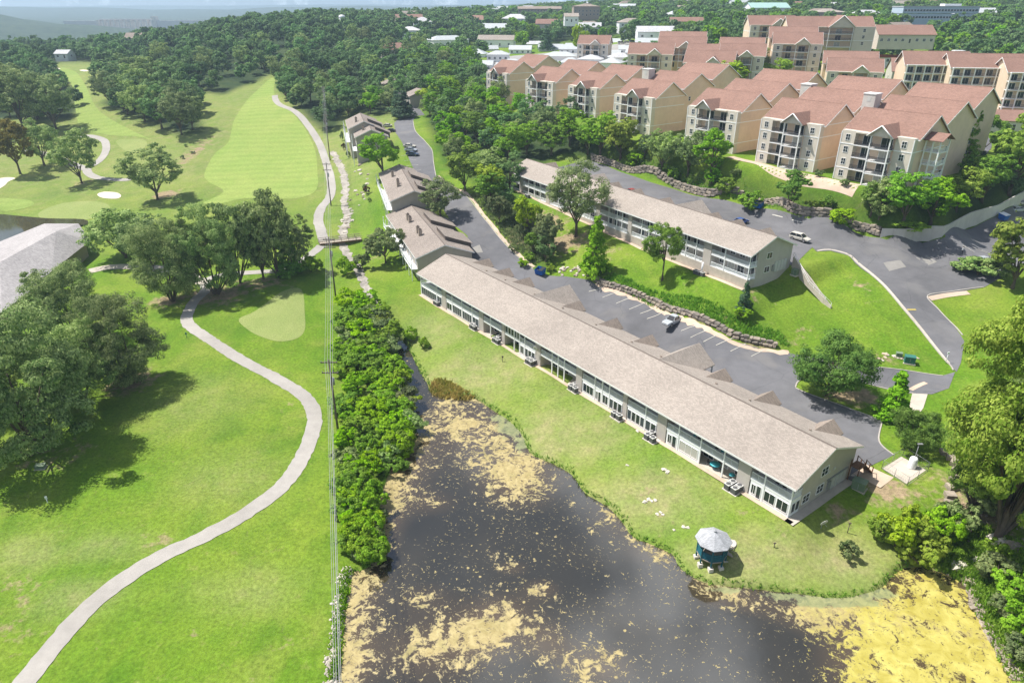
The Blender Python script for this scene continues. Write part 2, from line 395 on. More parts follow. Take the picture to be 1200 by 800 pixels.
def T(x, y):
    x = np.asarray(x, float); y = np.asarray(y, float)
    z = tps(x, y)
    for poly, h, w in PADS:
        d = poly_dist(x, y, poly); t = np.clip(1 + d / w, 0, 1); t = t*t*(3-2*t)
        z = z*(1-t) + h(x, y)*t
    z = z + (0.10*np.sin(x*.31+y*.17) + 0.08*np.sin(x*.13-y*.41+1.3)) * np.clip((np.abs(z+2.7))/2, 0.15, 1) * (y < 900)
    d = poly_dist(x, y, pond_poly)
    z = np.where(d > -3, np.where(d < 0, np.maximum(z, POND_Z + 0.22 + 0.04*(-d)), z), z)
    z = np.where(d >= 0, POND_Z + 0.22 - np.clip(d*1.1, 0, 2.2), z)
    # distant ridges beyond the valley
    far = np.clip((y - 1500) / 900, 0, 1)
    rid = 58*np.exp(-((y-5200-0.1*x)/700)**2)*(0.72+0.2*np.sin(x*.0011+1.0)+0.1*np.sin(x*.0037)+0.05*np.sin(x*.011))
    rid2 = 52*np.exp(-((y-8200)/900)**2)*(0.85+0.15*np.sin(x*.0007+2.4)+0.06*np.sin(x*.0029+1))
    hill = 62*np.exp(-((x+1650)/620)**2 - ((y-2050)/430)**2)*(0.9+.1*np.sin(x*.02)+.06*np.sin(y*.03))
    return z + far*(rid + rid2) + hill
def Tz(x, y): return float(T(np.array([x]), np.array([y]))[0])

# -- the ground sheet
def th_r():
    th = np.concatenate([np.linspace(-1.25, -0.70, 26), np.arange(-0.69, 0.69, 0.0036), np.linspace(0.70, 1.25, 26)])
    lr = np.concatenate([np.linspace(math.log(30), math.log(84), 22)[:-1], np.arange(math.log(84), math.log(330), 0.0037), np.arange(math.log(330), math.log(11000), 0.013)])
    return th, np.exp(lr)
th, rr = th_r()
TH, RR = np.meshgrid(th, rr)
gx = (RR*np.sin(TH)).ravel(); gy = (RR*np.cos(TH) - 60).ravel(); gz = T(gx, gy)
nc, nr = len(th), len(rr)
ii = (np.arange(nr-1)[:, None]*nc + np.arange(nc-1)[None]).ravel()
ground_me = mesh_np('ground', np.stack([gx, gy, gz], 1), np.stack([ii, ii+1, ii+nc+1, ii+nc], 1), smooth=True)

# fast look-up on the built sheet
_TH, _RR = th, np.log(rr); _GZ = gz.reshape(nr, nc)
def Tg(x, y):
    x = np.asarray(x, float); y = np.asarray(y, float)
    a = np.clip(np.arctan2(x, y+60), _TH[0], _TH[-1]-1e-9); l = np.clip(np.log(np.hypot(x, y+60)), _RR[0], _RR[-1]-1e-9)
    i = np.clip(np.searchsorted(_TH, a, side='right')-1, 0, nc-2); j = np.clip(np.searchsorted(_RR, l, side='right')-1, 0, nr-2)
    u = (a-_TH[i])/(_TH[i+1]-_TH[i]); v = (l-_RR[j])/(_RR[j+1]-_RR[j])
    return (_GZ[j, i]*(1-u)+_GZ[j, i+1]*u)*(1-v)+(_GZ[j+1, i]*(1-u)+_GZ[j+1, i+1]*u)*v
T_exact = T
T = Tg
def Tz(x, y): return float(Tg(np.array([x]), np.array([y]))[0])

_ts = np.exp(np.linspace(math.log(45), math.log(9000), 700))
def g(px, py, dz=0.0):
    """where the sight line of a pixel meets the ground"""
    dx, dy = (px-600)/FPX, (400-py)/FPX
    d = np.array([dx, CP+dy*SP, -SP+dy*CP])
    def f(t): return CAM_H + d[2]*t - (T(d[0]*t, d[1]*t) + dz)
    v = f(_ts); i = np.argmax(v < 0)
    if v[i] >= 0: t = _ts[-1]
    else:
        a, b = _ts[max(i-1,0)], _ts[i]
        tt = np.linspace(a, b, 24); vv = f(tt); j = max(int(np.argmax(vv < 0)), 1)
        t = tt[j-1] + (tt[j]-tt[j-1]) * vv[j-1] / (vv[j-1]-vv[j] + 1e-9)
    return Vector((d[0]*t, d[1]*t, CAM_H + d[2]*t))
def depth(p): return p.y*CP + (CAM_H-p.z)*SP
def wpx(p, n): return n * depth(p) / FPX              # n pixels wide at p, in metres
def hpx(p, n):                                        # n pixels tall at p, in metres
    dep = math.atan2(CAM_H-p.z, math.hypot(p.x, p.y)); return n * depth(p) / FPX / max(math.cos(dep), .5)

# colour zones of the turf: R dry pale lawn and haze-paled far turf, G bare earth, B woodland floor
BLOBS = []
def blob(px, py, rx, ry, chan, amt=1.0, world=None):
    c = g(px, py) if world is None else world
    a = wpx(c, rx); b = abs((g(px, py-ry) - g(px, py+ry)).length)/2 if world is None else ry
    if world is not None: a = rx
    BLOBS.append((c.x, c.y, a, max(b, .6), chan, amt))
for b in [(430,420,120,60,0,.0)]: pass
for a in [(560,440,90,40,0,.9),(660,510,90,45,0,.9),(760,580,90,40,0,.95),(880,660,110,45,0,1),(980,660,70,40,0,1),(510,390,50,30,0,.7),(640,470,60,30,0,.5),(250,690,40,20,0,.25),(220,745,24,12,1,.25),(190,630,26,10,1,.4),(20,690,40,14,1,.35),(10,740,25,20,1,.45),(40,700,30,12,1,.35),(30,650,40,20,0,.7),(120,640,60,16,0,.5),(90,700,50,20,0,.6),(300,690,50,24,0,.5),(330,750,24,16,1,.22),(175,725,16,8,1,.3),(270,560,60,30,0,.4),(230,470,60,30,0,.4),(340,470,14,10,1,.25),(60,740,20,10,1,.3),
          (155,447,30,16,1,.7),(60,535,50,18,1,.4),(255,345,40,12,1,.7),(300,332,40,8,1,.6),(200,352,30,8,1,.6),(195,228,16,5,1,.8),(95,215,14,4,1,.5),(228,178,12,18,1,.6),
          (1040,575,40,14,1,.75),(985,600,30,10,1,.6),(1060,590,28,10,1,.5),(700,300,40,14,1,.35),(655,285,40,14,1,.75),(640,262,30,20,1,.6),(615,270,30,24,1,.65),(800,338,40,6,1,.3),(930,395,30,14,1,.3),(1040,420,30,8,1,.35),(1010,335,14,6,1,.45),(1030,350,20,5,1,.3),(880,345,14,8,1,.4),
          (1000,465,35,10,1,.8),(760,500,30,10,1,.25),(780,610,30,12,1,.25),(870,600,30,8,1,.35),(900,625,40,6,1,.3),(760,575,16,8,1,.4),(640,440,60,6,1,.15),(560,395,60,5,1,.2),
          (700,345,60,6,1,.3),(800,385,60,6,1,.5),(880,405,40,5,1,.6),(440,300,14,10,1,.4),(300,165,30,14,0,.5),(180,170,40,20,0,.4),(90,245,60,14,0,.5),(330,200,40,30,0,.3),(980,252,30,8,1,.3),(720,345,20,8,1,.2),(1110,690,60,30,1,.4),(1150,600,60,50,1,.6)]:
    blob(*a)
FOREST_PX = {}
def zones(x, y):
    x = np.asarray(x, float); y = np.asarray(y, float)
    Z = np.zeros((len(x), 4), np.float32); Z[:, 3] = 1
    for cx, cy_, a, b, ch, amt in BLOBS:
        d = ((x-cx)/a)**2 + ((y-cy_)/b)**2
        Z[:, ch] = np.maximum(Z[:, ch], amt*np.exp(-d*0.9))
    Z[:, 0] = np.maximum(Z[:, 0], .6*np.clip((y-165)/90, 0, 1)*np.clip((-x-38)/12, 0, 1)*(y < 600))  # far golf turf paled with distance: pale grass plus haze put into the colour
    return Z

FOREST_POLYS = []      # filled by the planting below: world polygons of woodland floor
def paint_ground():
    z2 = gz.copy()
    for poly in (lot, upper):
        k = (gx > min(p[0] for p in poly)) & (gx < max(p[0] for p in poly)) & (gy < max(p[1] for p in poly)) & (gy > min(p[1] for p in poly))
        d = np.full(len(gx), -9.); d[k] = poly_dist(gx[k], gy[k], poly); z2 = np.where(d > .9, z2-.35, z2)
    ground_me.vertices.foreach_set('co', np.stack([gx, gy, z2], 1).astype(np.float32).ravel()); ground_me.update()
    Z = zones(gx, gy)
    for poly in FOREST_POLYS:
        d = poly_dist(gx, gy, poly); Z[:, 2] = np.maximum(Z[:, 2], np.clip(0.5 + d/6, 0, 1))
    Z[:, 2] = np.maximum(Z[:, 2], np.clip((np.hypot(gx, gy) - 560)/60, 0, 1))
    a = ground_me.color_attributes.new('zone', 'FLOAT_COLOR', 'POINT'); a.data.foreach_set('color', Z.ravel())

def nodes(m): return m.node_tree
def grass_material(name, c_a, c_b, c_c, zone=True, stripes=None, fine=1.0):
    m = bpy.data.materials.new(name); m.use_nodes = True; t = m.node_tree; p = t.nodes['Principled BSDF']
    p.inputs['Roughness'].default_value = 0.9; p.inputs['Specular IOR Level'].default_value = 0.12
    N = lambda ty: t.nodes.new(ty); L = t.links.new
    geo = N('ShaderNodeNewGeometry')
    def noise(s, d=5, ro=.6, vec=None):
        n = N('ShaderNodeTexNoise'); n.inputs['Scale'].default_value = s; n.inputs['Detail'].default_value = d; n.inputs['Roughness'].default_value = ro
        L(vec or geo.outputs['Position'], n.inputs['Vector']); return n.outputs['Fac']
    def rng_(v, a, b, c=0., d=1.):
        r = N('ShaderNodeMapRange'); r.inputs[1].default_value, r.inputs[2].default_value, r.inputs[3].default_value, r.inputs[4].default_value = a, b, c, d
        L(v, r.inputs[0]); return r.outputs[0]
    def mix(f, a, b):
        x = N('ShaderNodeMix'); x.data_type = 'RGBA'
        for s, v in ((x.inputs['A'], a), (x.inputs['B'], b)):
            if isinstance(v, tuple): s.default_value = v + (1,)
            else: L(v, s)
        if isinstance(f, float): x.inputs['Factor'].default_value = f
        else: L(f, x.inputs['Factor'])
        return x.outputs['Result']
    def mul(a, b):
        x = N('ShaderNodeMath'); x.operation = 'MULTIPLY'; x.use_clamp = False
        L(a, x.inputs[0])
        if isinstance(b, float): x.inputs[1].default_value = b
        else: L(b, x.inputs[1])
        return x.outputs[0]
    base = mix(rng_(noise(.035, 4), .38, .62), c_a, c_b)
    base = mix(rng_(noise(.16, 5, .6), .45, .75, 0, .7), base, c_c)
    if zone:
        base = mix(rng_(noise(.07, 6, .7), .52, .72, 0, .7), base, (.205, .24, .05))
        base = mix(rng_(noise(.45, 6, .75), .58, .76, 0, .6), base, (.26, .235, .09))
        base = mix(rng_(noise(.028, 5, .65), .52, .66, 0, .5), base, (.05, .125, .01))
    st = N('ShaderNodeVectorMath'); st.operation = 'MULTIPLY'; L(geo.outputs['Position'], st.inputs[0]); st.inputs[1].default_value = (1.0, .12, 1)
    base = mix(rng_(noise(.35, 4, .6, st.outputs[0]), .47, .75, 0, .55), base, c_b)
    if zone:
        at_ = N('ShaderNodeAttribute'); at_.attribute_name = 'zone'
        sp_ = N('ShaderNodeSeparateColor'); L(at_.outputs['Color'], sp_.inputs[0])
        nz = noise(.5, 6, .7)
        dry = mix(rng_(noise(.3, 5), .4, .65), (.215, .245, .085), (.3, .27, .135))  # dry lawn tone, also used for the painted-in haze on far turf
        base = mix(mul(sp_.outputs[0], rng_(nz, .25, .6, .5, 1.)), base, dry)
        earth = mix(rng_(noise(.8, 5), .35, .65), (.33, .25, .16), (.24, .19, .11))
        e = N('ShaderNodeMath'); e.operation = 'ADD'; L(sp_.outputs[1], e.inputs[0]); L(rng_(nz, .2, .8, -.55, .55), e.inputs[1])
        base = mix(rng_(e.outputs[0], .3, .62), base, earth)
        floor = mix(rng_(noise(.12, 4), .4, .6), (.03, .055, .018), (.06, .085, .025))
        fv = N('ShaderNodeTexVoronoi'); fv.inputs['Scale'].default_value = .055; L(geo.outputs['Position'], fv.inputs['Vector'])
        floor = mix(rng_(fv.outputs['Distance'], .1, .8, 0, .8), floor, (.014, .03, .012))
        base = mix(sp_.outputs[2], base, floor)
    if stripes:
        sc_, ang, amt = stripes
        mp = N('ShaderNodeMapping'); mp.inputs['Rotation'].default_value[2] = ang; L(geo.outputs['Position'], mp.inputs['Vector'])
        wv = N('ShaderNodeTexWave'); wv.inputs['Scale'].default_value = sc_; wv.inputs['Distortion'].default_value = .4; wv.inputs['Detail'].default_value = 1; wv.inputs['Detail Scale'].default_value = .3; L(mp.outputs[0], wv.inputs['Vector'])
        base = mix(rng_(wv.outputs['Fac'], .35, .65, 0, amt), base, tuple(min(1, v*1.55) for v in c_b))
    f1 = rng_(noise(2.2*fine, 5, .7), .3, .7, .66, 1.34)
    f2 = rng_(noise(9*fine, 3, .6), .3, .7, .85, 1.15)
    vv = N('ShaderNodeVectorMath'); vv.operation = 'SCALE'; L(base, vv.inputs[0]); L(mul(f1, f2), vv.inputs['Scale'])
    L(vv.outputs[0], p.inputs['Base Color'])
    bp = N('ShaderNodeBump'); bp.inputs['Strength'].default_value = .5; bp.inputs['Distance'].default_value = .12
    L(noise(5*fine, 4, .7), bp.inputs['Height']); L(bp.outputs[0], p.inputs['Normal'])
    MATS[name] = m; return m
M['turf'] = grass_material('turf', (.095, .19, .012), (.165, .235, .026), (.055, .135, .009))
M['green'] = grass_material('green', (.215, .265, .085), (.25, .285, .1), (.19, .25, .07), zone=False, fine=2.)
M['fairway'] = grass_material('fairway', (.2, .28, .066), (.245, .3, .08), (.18, .265, .055), zone=False, stripes=(.055, R(84), .13))
M['fairway2'] = grass_material('fairway2', (.195, .27, .065), (.225, .285, .075), (.175, .255, .052), zone=False, stripes=(.05, R(70), .12))
ground = link('ground', ground_me, M['turf']); tag(ground, kind='structure')

# -- sheets that follow the ground
def cdt(poly, step):
    """triangulate a polygon with an even grid of inner points"""
    P = np.asarray(poly, float)
    out = []
    for a, b in zip(P, np.roll(P, -1, 0)):
        n = max(1, int(np.hypot(*(b-a))/step)); out += [a + (b-a)*k/n for k in range(n)]
    B = np.array(out)
    xs = np.arange(P[:,0].min(), P[:,0].max(), step); ys = np.arange(P[:,1].min(), P[:,1].max(), step)
    X, Y = np.meshgrid(xs, ys); X, Y = X.ravel(), Y.ravel()
    k = poly_dist(X, Y, B) > step*.4
    V = [Vector(b) for b in B] + [Vector((a, b)) for a, b in zip(X[k], Y[k])]
    E_ = [(i, (i+1) % len(B)) for i in range(len(B))]
    v, e, f, *_ = delaunay_2d_cdt(V, E_, [], 1, 1e-4)
    return np.array([(p.x, p.y) for p in v]), f
def sheet(name, poly, material, lift=.05, step=1.5, parent=None, zfun=None, kind='structure'):
    v, f = cdt(poly, step)
    z = T(v[:,0], v[:,1]) + lift if zfun is None else zfun(v[:,0], v[:,1])
    me = bpy.data.meshes.new(name); me.from_pydata([tuple(q) for q in np.column_stack([v, z])], [], f); 
    me.polygons.foreach_set('use_smooth', [True]*len(me.polygons)); me.update()
    bm = bmesh.new(); bm.from_mesh(me)
    bmesh.ops.recalc_face_normals(bm, faces=bm.faces)
    if sum(fc.normal.z for fc in bm.faces) < 0: bmesh.ops.reverse_faces(bm, faces=bm.faces)
    bm.to_mesh(me); bm.free()
    o = link(name, me, material, parent)
    if parent is None and kind: tag(o, kind=kind)
    return o
def gp(pts): return [tuple(g(a, b)[:2]) for a, b in pts]
def ribbon(name, line, width, material, lift=.06, step=1.2, cross=4, rough=0.0, parent=None, widths=None):
    """strip of ground-hugging surface along a world polyline; slightly uneven edges"""
    L_ = [np.array(p[:2], float) for p in line]
    C = [np.array(q) for q in catmull(L_, 8)]
    d = np.concatenate([[0], np.cumsum([np.hypot(*(b-a)) for a, b in zip(C, C[1:])])])
    n = max(2, int(d[-1]/step)); s = np.linspace(0, d[-1], n)
    X = np.interp(s, d, [c[0] for c in C]); Y = np.interp(s, d, [c[1] for c in C])
    tx, ty = np.gradient(X), np.gradient(Y); l = np.hypot(tx, ty); tx, ty = tx/l, ty/l
    W = np.full(n, width) if widths is None else np.interp(s, np.linspace(0, d[-1], len(widths)), widths)
    V = []; r1 = np.random.default_rng(len(name)+n)
    e0, e1 = r1.normal(0, rough, n), r1.normal(0, rough, n)
    for k in range(cross+1):
        o_ = (k/cross - .5)*W
        if k == 0: o_ = o_ + e0
        if k == cross: o_ = o_ + e1
        V.append(np.stack([X - ty*o_, Y + tx*o_], 1))
    V = np.stack(V, 1).reshape(-1, 2)
    z = T(V[:,0], V[:,1]) + lift
    i = (np.arange(n-1)[:,None]*(cross+1) + np.arange(cross)[None]).ravel()
    me = mesh_np(name, np.column_stack([V, z]), np.stack([i, i+cross+1, i+cross+2, i+1], 1)[:, ::-1], smooth=True)
    o = link(name, me, material, parent)
    if parent is None: tag(o, kind='structure')
    return o
def kerb(name, line, material, parent=None, w=.18, h=.13):
    """raised kerb along a world polyline"""
    C = catmull([np.array(p[:2]) for p in line], 6)
    X = np.array([c[0] for c in C]); Y = np.array([c[1] for c in C]); Z = T(X, Y)
    tx, ty = np.gradient(X), np.gradient(Y); l = np.hypot(tx, ty); tx, ty = tx/l, ty/l
    V = np.stack([np.stack([X - ty*a, Y + tx*a, Z + b], 1) for a, b in ((-w/2,-.1),(-w/2,h),(w/2,h),(w/2,-.1))], 1).reshape(-1, 3)
    n = len(X); F = [(i*4+k, i*4+k+1, i*4+k+5, i*4+k+4) for i in range(n-1) for k in range(3)]
    mb = MB(); mb.add(V, F); o = mb.build(name, material, parent)
    if parent is None: tag(o, kind='structure')
    return o

def asphalt(name, col, patch):
    m = mat(name, col, .9, .16, .35, spec=.2, var2=.18, scale2=.05, bump=.2, bscale=8)
    t = m.node_tree; p = t.nodes['Principled BSDF']; L = t.links.new
    c = t.nodes.new('ShaderNodeTexCoord')
    v = t.nodes.new('ShaderNodeTexVoronoi'); v.feature = 'DISTANCE_TO_EDGE'; v.inputs['Scale'].default_value = .09
    nz = t.nodes.new('ShaderNodeTexNoise'); nz.inputs['Scale'].default_value = .5; nz.inputs['Detail'].default_value = 5
    L(c.outputs['Object'], nz.inputs['Vector'])
    ad = t.nodes.new('ShaderNodeMixRGB'); ad.blend_type = 'ADD'; ad.inputs[0].default_value = 6.; L(c.outputs['Object'], ad.inputs[1]); L(nz.outputs['Color'], ad.inputs[2]); L(ad.outputs[0], v.inputs['Vector'])
    r = t.nodes.new('ShaderNodeMapRange'); r.inputs[1].default_value, r.inputs[2].default_value, r.inputs[3].default_value, r.inputs[4].default_value = .0, .007, .72, 1.
    L(v.outputs['Distance'], r.inputs[0])
    src = p.inputs['Base Color'].links[0].from_socket
    s = t.nodes.new('ShaderNodeVectorMath'); s.operation = 'SCALE'; L(src, s.inputs[0]); L(r.outputs[0], s.inputs['Scale'])
    n2 = t.nodes.new('ShaderNodeTexNoise'); n2.inputs['Scale'].default_value = .11; n2.inputs['Detail'].default_value = 6; L(c.outputs['Object'], n2.inputs['Vector'])
    r2 = t.nodes.new('ShaderNodeMapRange'); r2.inputs[1].default_value, r2.inputs[2].default_value, r2.inputs[4].default_value = .55, .72, .6
    L(n2.outputs['Fac'], r2.inputs[0])
    mm = t.nodes.new('ShaderNodeMix'); mm.data_type = 'RGBA'; L(r2.outputs[0], mm.inputs['Factor']); L(s.outputs[0], mm.inputs['A']); mm.inputs['B'].default_value = patch + (1,)
    L(mm.outputs['Result'], p.inputs['Base Color'])
    return m
M['asphalt'] = asphalt('asphalt', (.132, .132, .142), (.2, .19, .18))
M['asphalt_old'] = asphalt('asphalt_old', (.135, .134, .142), (.2, .195, .19))
M['path'] = mat('path', (.335, .315, .29), .9, .12, .7, var2=.12, scale2=.08)

# roads and yards
back1 = [tuple((C1 + N1*14.0 - U1*s)[:2]) for s in (-1, 20, 45, 70, 97)]
lot = gp([(1013,549),(1047,533),(1030,517),(1033,493)]) + gp([(1027,490),(1000,480),(973,470),(945,460),(932,454),(937,446),(960,440),(1000,446),(1040,456),(1070,461),(1092,462)]) \
    + gp([(1112,455),(1119,436),(1105,440),(1070,435),(1030,430),(980,424),(945,417),(922,413),(890,408),(853,398),(803,374),(760,356),(717,340),(690,328),(663,324),(643,323),(625,316),(595,290),(570,260),(547,231),(530,222),(511,207),(508,190),(506,176),(497,165),(487,154),(484,142),(489,134)]) \
    + gp([(480,131),(462,144),(463,155),(470,165),(477,180),(484,197),(494,210)]) + [tuple(at(515,240,8)[:2]), tuple(at(532,262,6.5)[:2]), tuple(at(548,280,4.5)[:2])] + back1[::-1]
road = sheet('road', lot, M['asphalt'], .05, 1.6)
upper = gp([(690,187),(740,206),(787,221),(835,233),(883,243),(933,253),(1000,271),(1040,281),(1081,285),(1100,280),(1134,269),(1167,254),(1200,240),(1240,222),(1260,300),(1200,310),(1153,337),(1087,347),(1118,382),(1130,400),(1126,425),(1121,436),(1113,428),(1100,414),(1073,380),(1047,349),(1020,322),(997,302),(973,294),(957,295),(952,290)]) + [tuple((C2 + N2*13.8 - U2*s)[:2]) for s in (-.5, 25, 50, 75, 92)]
upper_road = sheet('parking_lot', upper, M['asphalt_old'], .05, 1.6)
# continuation of the street beyond the trees
far_street = ribbon('street', [g(488,136), g(480,126), g(470,115), g(471,98), g(478,88), g(480,80)], 7.5, M['asphalt_old'], .06, 2)

# cart paths
path_a = [g(*q) for q in [(10,822),(28,800),(60,760),(100,715),(140,682),(190,651),(240,628),(290,600),(330,570),(352,540),(365,510),(368,485),(357,465),(330,447),(300,431),(270,414),(240,394),(222,381),(219,370),(227,354),(241,340),(238,328)]]
ribbon('cart_path', path_a, 2.45, M['path'], .06, .8, rough=.06)
ribbon('cart_path', [g(*q) for q in [(238,330),(262,322),(300,319),(335,316),(362,300),(377,288)]], 2.5, M['path'], .06, 1.5, rough=.06)
ribbon('cart_path', [g(*q) for q in [(240,332),(205,318),(165,313),(130,313),(105,318)]], 3.4, M['concrete'], .07, 1.5, rough=.06)
ribbon('cart_path', [g(*q) for q in [(322,112),(323,117),(328,123),(347,132),(363,150),(375,170),(383,193),(388,213),(387,230),(377,243),(373,258),(376,270),(380,284)]], 2.9, M['path'], .09, 1.5, rough=.05)
ribbon('cart_path', [g(*q) for q in [(92,160),(108,160),(122,165),(124,177),(115,190),(102,199),(112,208),(143,211),(160,209)]], 3.0, M['path'], .09, 1.5, rough=.05)
ribbon('cart_path', [g(*q) for q in [(30,176),(63,183),(85,192),(102,199)]], 3.0, M['path'], .08, 1.5, rough=.05)
# mown and sanded patches of the golf course
def spatch(name, pts, m, lift=.045, step=1.5): return sheet(name, [tuple(q) for q in catmull(gp(pts), 4, True)], M[m], lift, step)
spatch('putting_green', [(280,374),(300,364),(330,342),(353,339),(357,365),(357,387),(347,397),(327,400),(307,395),(290,386)], 'green')
spatch('putting_green', [(45,250),(75,238),(110,236),(128,241),(125,250),(95,259),(60,262)], 'green')
spatch('tee_box', [(136,166),(150,163),(168,164),(172,170),(160,179),(147,177)], 'green')
spatch('tee_box', [(0,233),(30,234),(40,240),(20,246),(0,246)], 'fairway2')
spatch('fairway', [(292,115),(312,96),(322,92),(322,112),(345,135),(358,152),(369,175),(372,200),(371,222),(352,232),(320,233),(285,233),(240,245),(228,242),(262,225),(243,212),(240,202),(252,180),(268,166),(275,140)], 'fairway', .05, 2.2)
spatch('fairway', [(70,80),(88,84),(100,100),(112,125),(130,140),(165,158),(180,165),(160,160),(125,158),(95,150),(88,125),(84,100)], 'fairway2', .05, 2.5)
for pts in ([(114,228),(122,225),(137,226),(142,230),(136,233),(120,232)], [(-4,211),(8,208),(18,209),(10,213),(5,218),(-4,222)], [(58,80),(66,79.5),(71,81),(62,82)], [(93,82.5),(100,82),(105,83.2),(98,84)]):
    spatch('sand_bunker', pts, 'sand', .07, 1.2)
M['creek'] = mat('creek', (.3, .275, .24), .8, .35, 1.2, var2=.25, scale2=.3, bump=.6)
# creek running down to the pond
ribbon('creek', [g(*q) for q in [(388,178),(393,184),(402,203),(405,220),(404,238),(407,255),(403,270),(401,284),(408,300),(418,315),(428,335),(440,360),(455,385)]], 2.3, M['creek'], .07, 1.0, rough=.3)
# left pond by the clubhouse
pond2 = catmull([tuple(at(a, b, -.9)[:2]) for a, b in [(-20,262),(0,258),(25,260),(60,263),(100,264),(104,270),(85,272),(60,274),(30,284),(-20,300)]], 3, True)
# ------------------------------------------------------------------ water
def water_material(name, algae=True):
    m = bpy.data.materials.new(name); m.use_nodes = True; t = m.node_tree; p = t.nodes['Principled BSDF']
    N = lambda ty: t.nodes.new(ty); L = t.links.new
    geo = N('ShaderNodeNewGeometry')
    def noise(s, d=5, ro=.6, off=(0, 0, 0)):
        mp = N('ShaderNodeMapping'); mp.inputs['Location'].default_value = off; L(geo.outputs['Position'], mp.inputs['Vector'])
        n = N('ShaderNodeTexNoise'); n.inputs['Scale'].default_value = s; n.inputs['Detail'].default_value = d; n.inputs['Roughness'].default_value = ro
        n.inputs['Distortion'].default_value = .9
        L(mp.outputs[0], n.inputs['Vector']); return n.outputs['Fac']
    def rg(v, a, b, c=0., d=1.):
        r = N('ShaderNodeMapRange'); r.inputs[1].default_value, r.inputs[2].default_value, r.inputs[3].default_value, r.inputs[4].default_value = a, b, c, d
        L(v, r.inputs[0]); return r.outputs[0]
    def op(o, a, b):
        x = N('ShaderNodeMath'); x.operation = o
        for s, v in zip(x.inputs, (a, b)):
            if isinstance(v, (int, float)): s.default_value = v
            else: L(v, s)
        return x.outputs[0]
    def mix(f, a, b):
        x = N('ShaderNodeMix'); x.data_type = 'RGBA'
        for s, v in ((x.inputs['Factor'], f), (x.inputs['A'], a), (x.inputs['B'], b)):
            if isinstance(v, tuple): s.default_value = v + (1,)
            elif isinstance(v, float): s.default_value = v
            else: L(v, s)
        return x.outputs['Result']
    p.inputs['IOR'].default_value = 1.6; p.inputs['Roughness'].default_value = .04
    bp = N('ShaderNodeBump'); bp.inputs['Strength'].default_value = .05; bp.inputs['Distance'].default_value = .05
    L(noise(1.2, 3), bp.inputs['Height']); L(bp.outputs[0], p.inputs['Normal'])
    deep = mix(rg(noise(.05, 3), .35, .65), (.024, .0225, .0165), (.04, .0355, .025))
    if not algae:
        L(mix(.5, deep, (.09, .09, .05)), p.inputs['Base Color']); MATS[name] = m; return m
    a = N('ShaderNodeAttribute'); a.attribute_name = 'algae'; s = N('ShaderNodeSeparateColor'); L(a.outputs['Color'], s.inputs[0])
    bottom = mix(rg(s.outputs[0], .25, .8), deep, (.085, .06, .034))
    n_big, n_fine = noise(.3, 9, .68), noise(1.0, 8, .72, (31, 7, 0))
    nn = op('ADD', op('MULTIPLY', n_big, .5), op('MULTIPLY', n_fine, .5))
    lev = op('ADD', nn, op('MULTIPLY', s.outputs[0], .24))
    holes = rg(noise(2.6, 4, .7, (5, 5, 5)), .36, .42)
    mat_mask = op('MULTIPLY', rg(lev, .635, .675), op('MAXIMUM', holes, rg(lev, .72, .76)))
    spk = op('MULTIPLY', rg(noise(2.4, 3, .65, (3, 90, 0)), .645, .66), rg(noise(.15, 3, .5, (8, 1, 0)), .38, .46))
    vo = N('ShaderNodeTexVoronoi'); vo.inputs['Scale'].default_value = 1.5; vo.inputs['Randomness'].default_value = 1; L(geo.outputs['Position'], vo.inputs['Vector'])
    vo2 = N('ShaderNodeTexVoronoi'); vo2.inputs['Scale'].default_value = .55; L(geo.outputs['Position'], vo2.inputs['Vector'])
    spk2 = op('MULTIPLY', rg(op('ADD', vo2.outputs['Distance'], op('MULTIPLY', n_fine, .35)), .26, .29, 1, 0), rg(noise(.07, 3, .5, (50, 3, 0)), .5, .6))
    mask = op('MAXIMUM', op('MAXIMUM', mat_mask, spk), spk2)
    tan = mix(rg(n_fine, .35, .65), (.26, .205, .085), (.45, .375, .19))
    tan = mix(rg(noise(.3, 4, .6, (9, 9, 0)), .5, .7, 0, .6), tan, (.27, .24, .1))
    yel = mix(rg(noise(.5, 5), .35, .65), (.33, .28, .055), (.47, .42, .12))
    alg = mix(rg(op('ADD', s.outputs[1], rg(n_fine, .3, .7, -.25, .25)), .35, .65), tan, yel)
    col = mix(mask, bottom, alg)
    film = rg(op('ADD', s.outputs[2], rg(nn, .35, .65, -.35, .35)), .45, .6)
    col = mix(op('MULTIPLY', film, .8), col, mix(rg(n_fine, .4, .6), (.17, .2, .095), (.24, .26, .13)))
    tot = op('MAXIMUM', mask, op('MULTIPLY', film, .8))
    L(col, p.inputs['Base Color']); L(rg(tot, 0, 1, .08, .8), p.inputs['Roughness']); L(rg(tot, 0, 1, 1., .1), p.inputs['Specular IOR Level'])
    MATS[name] = m; return m
M['water'] = water_material('water'); M['water_plain'] = water_material('water_plain', False)
pond = sheet('pond', [tuple(q) for q in pond_poly], M['water'], 0, .7, zfun=lambda x, y: np.full(len(x), POND_Z))
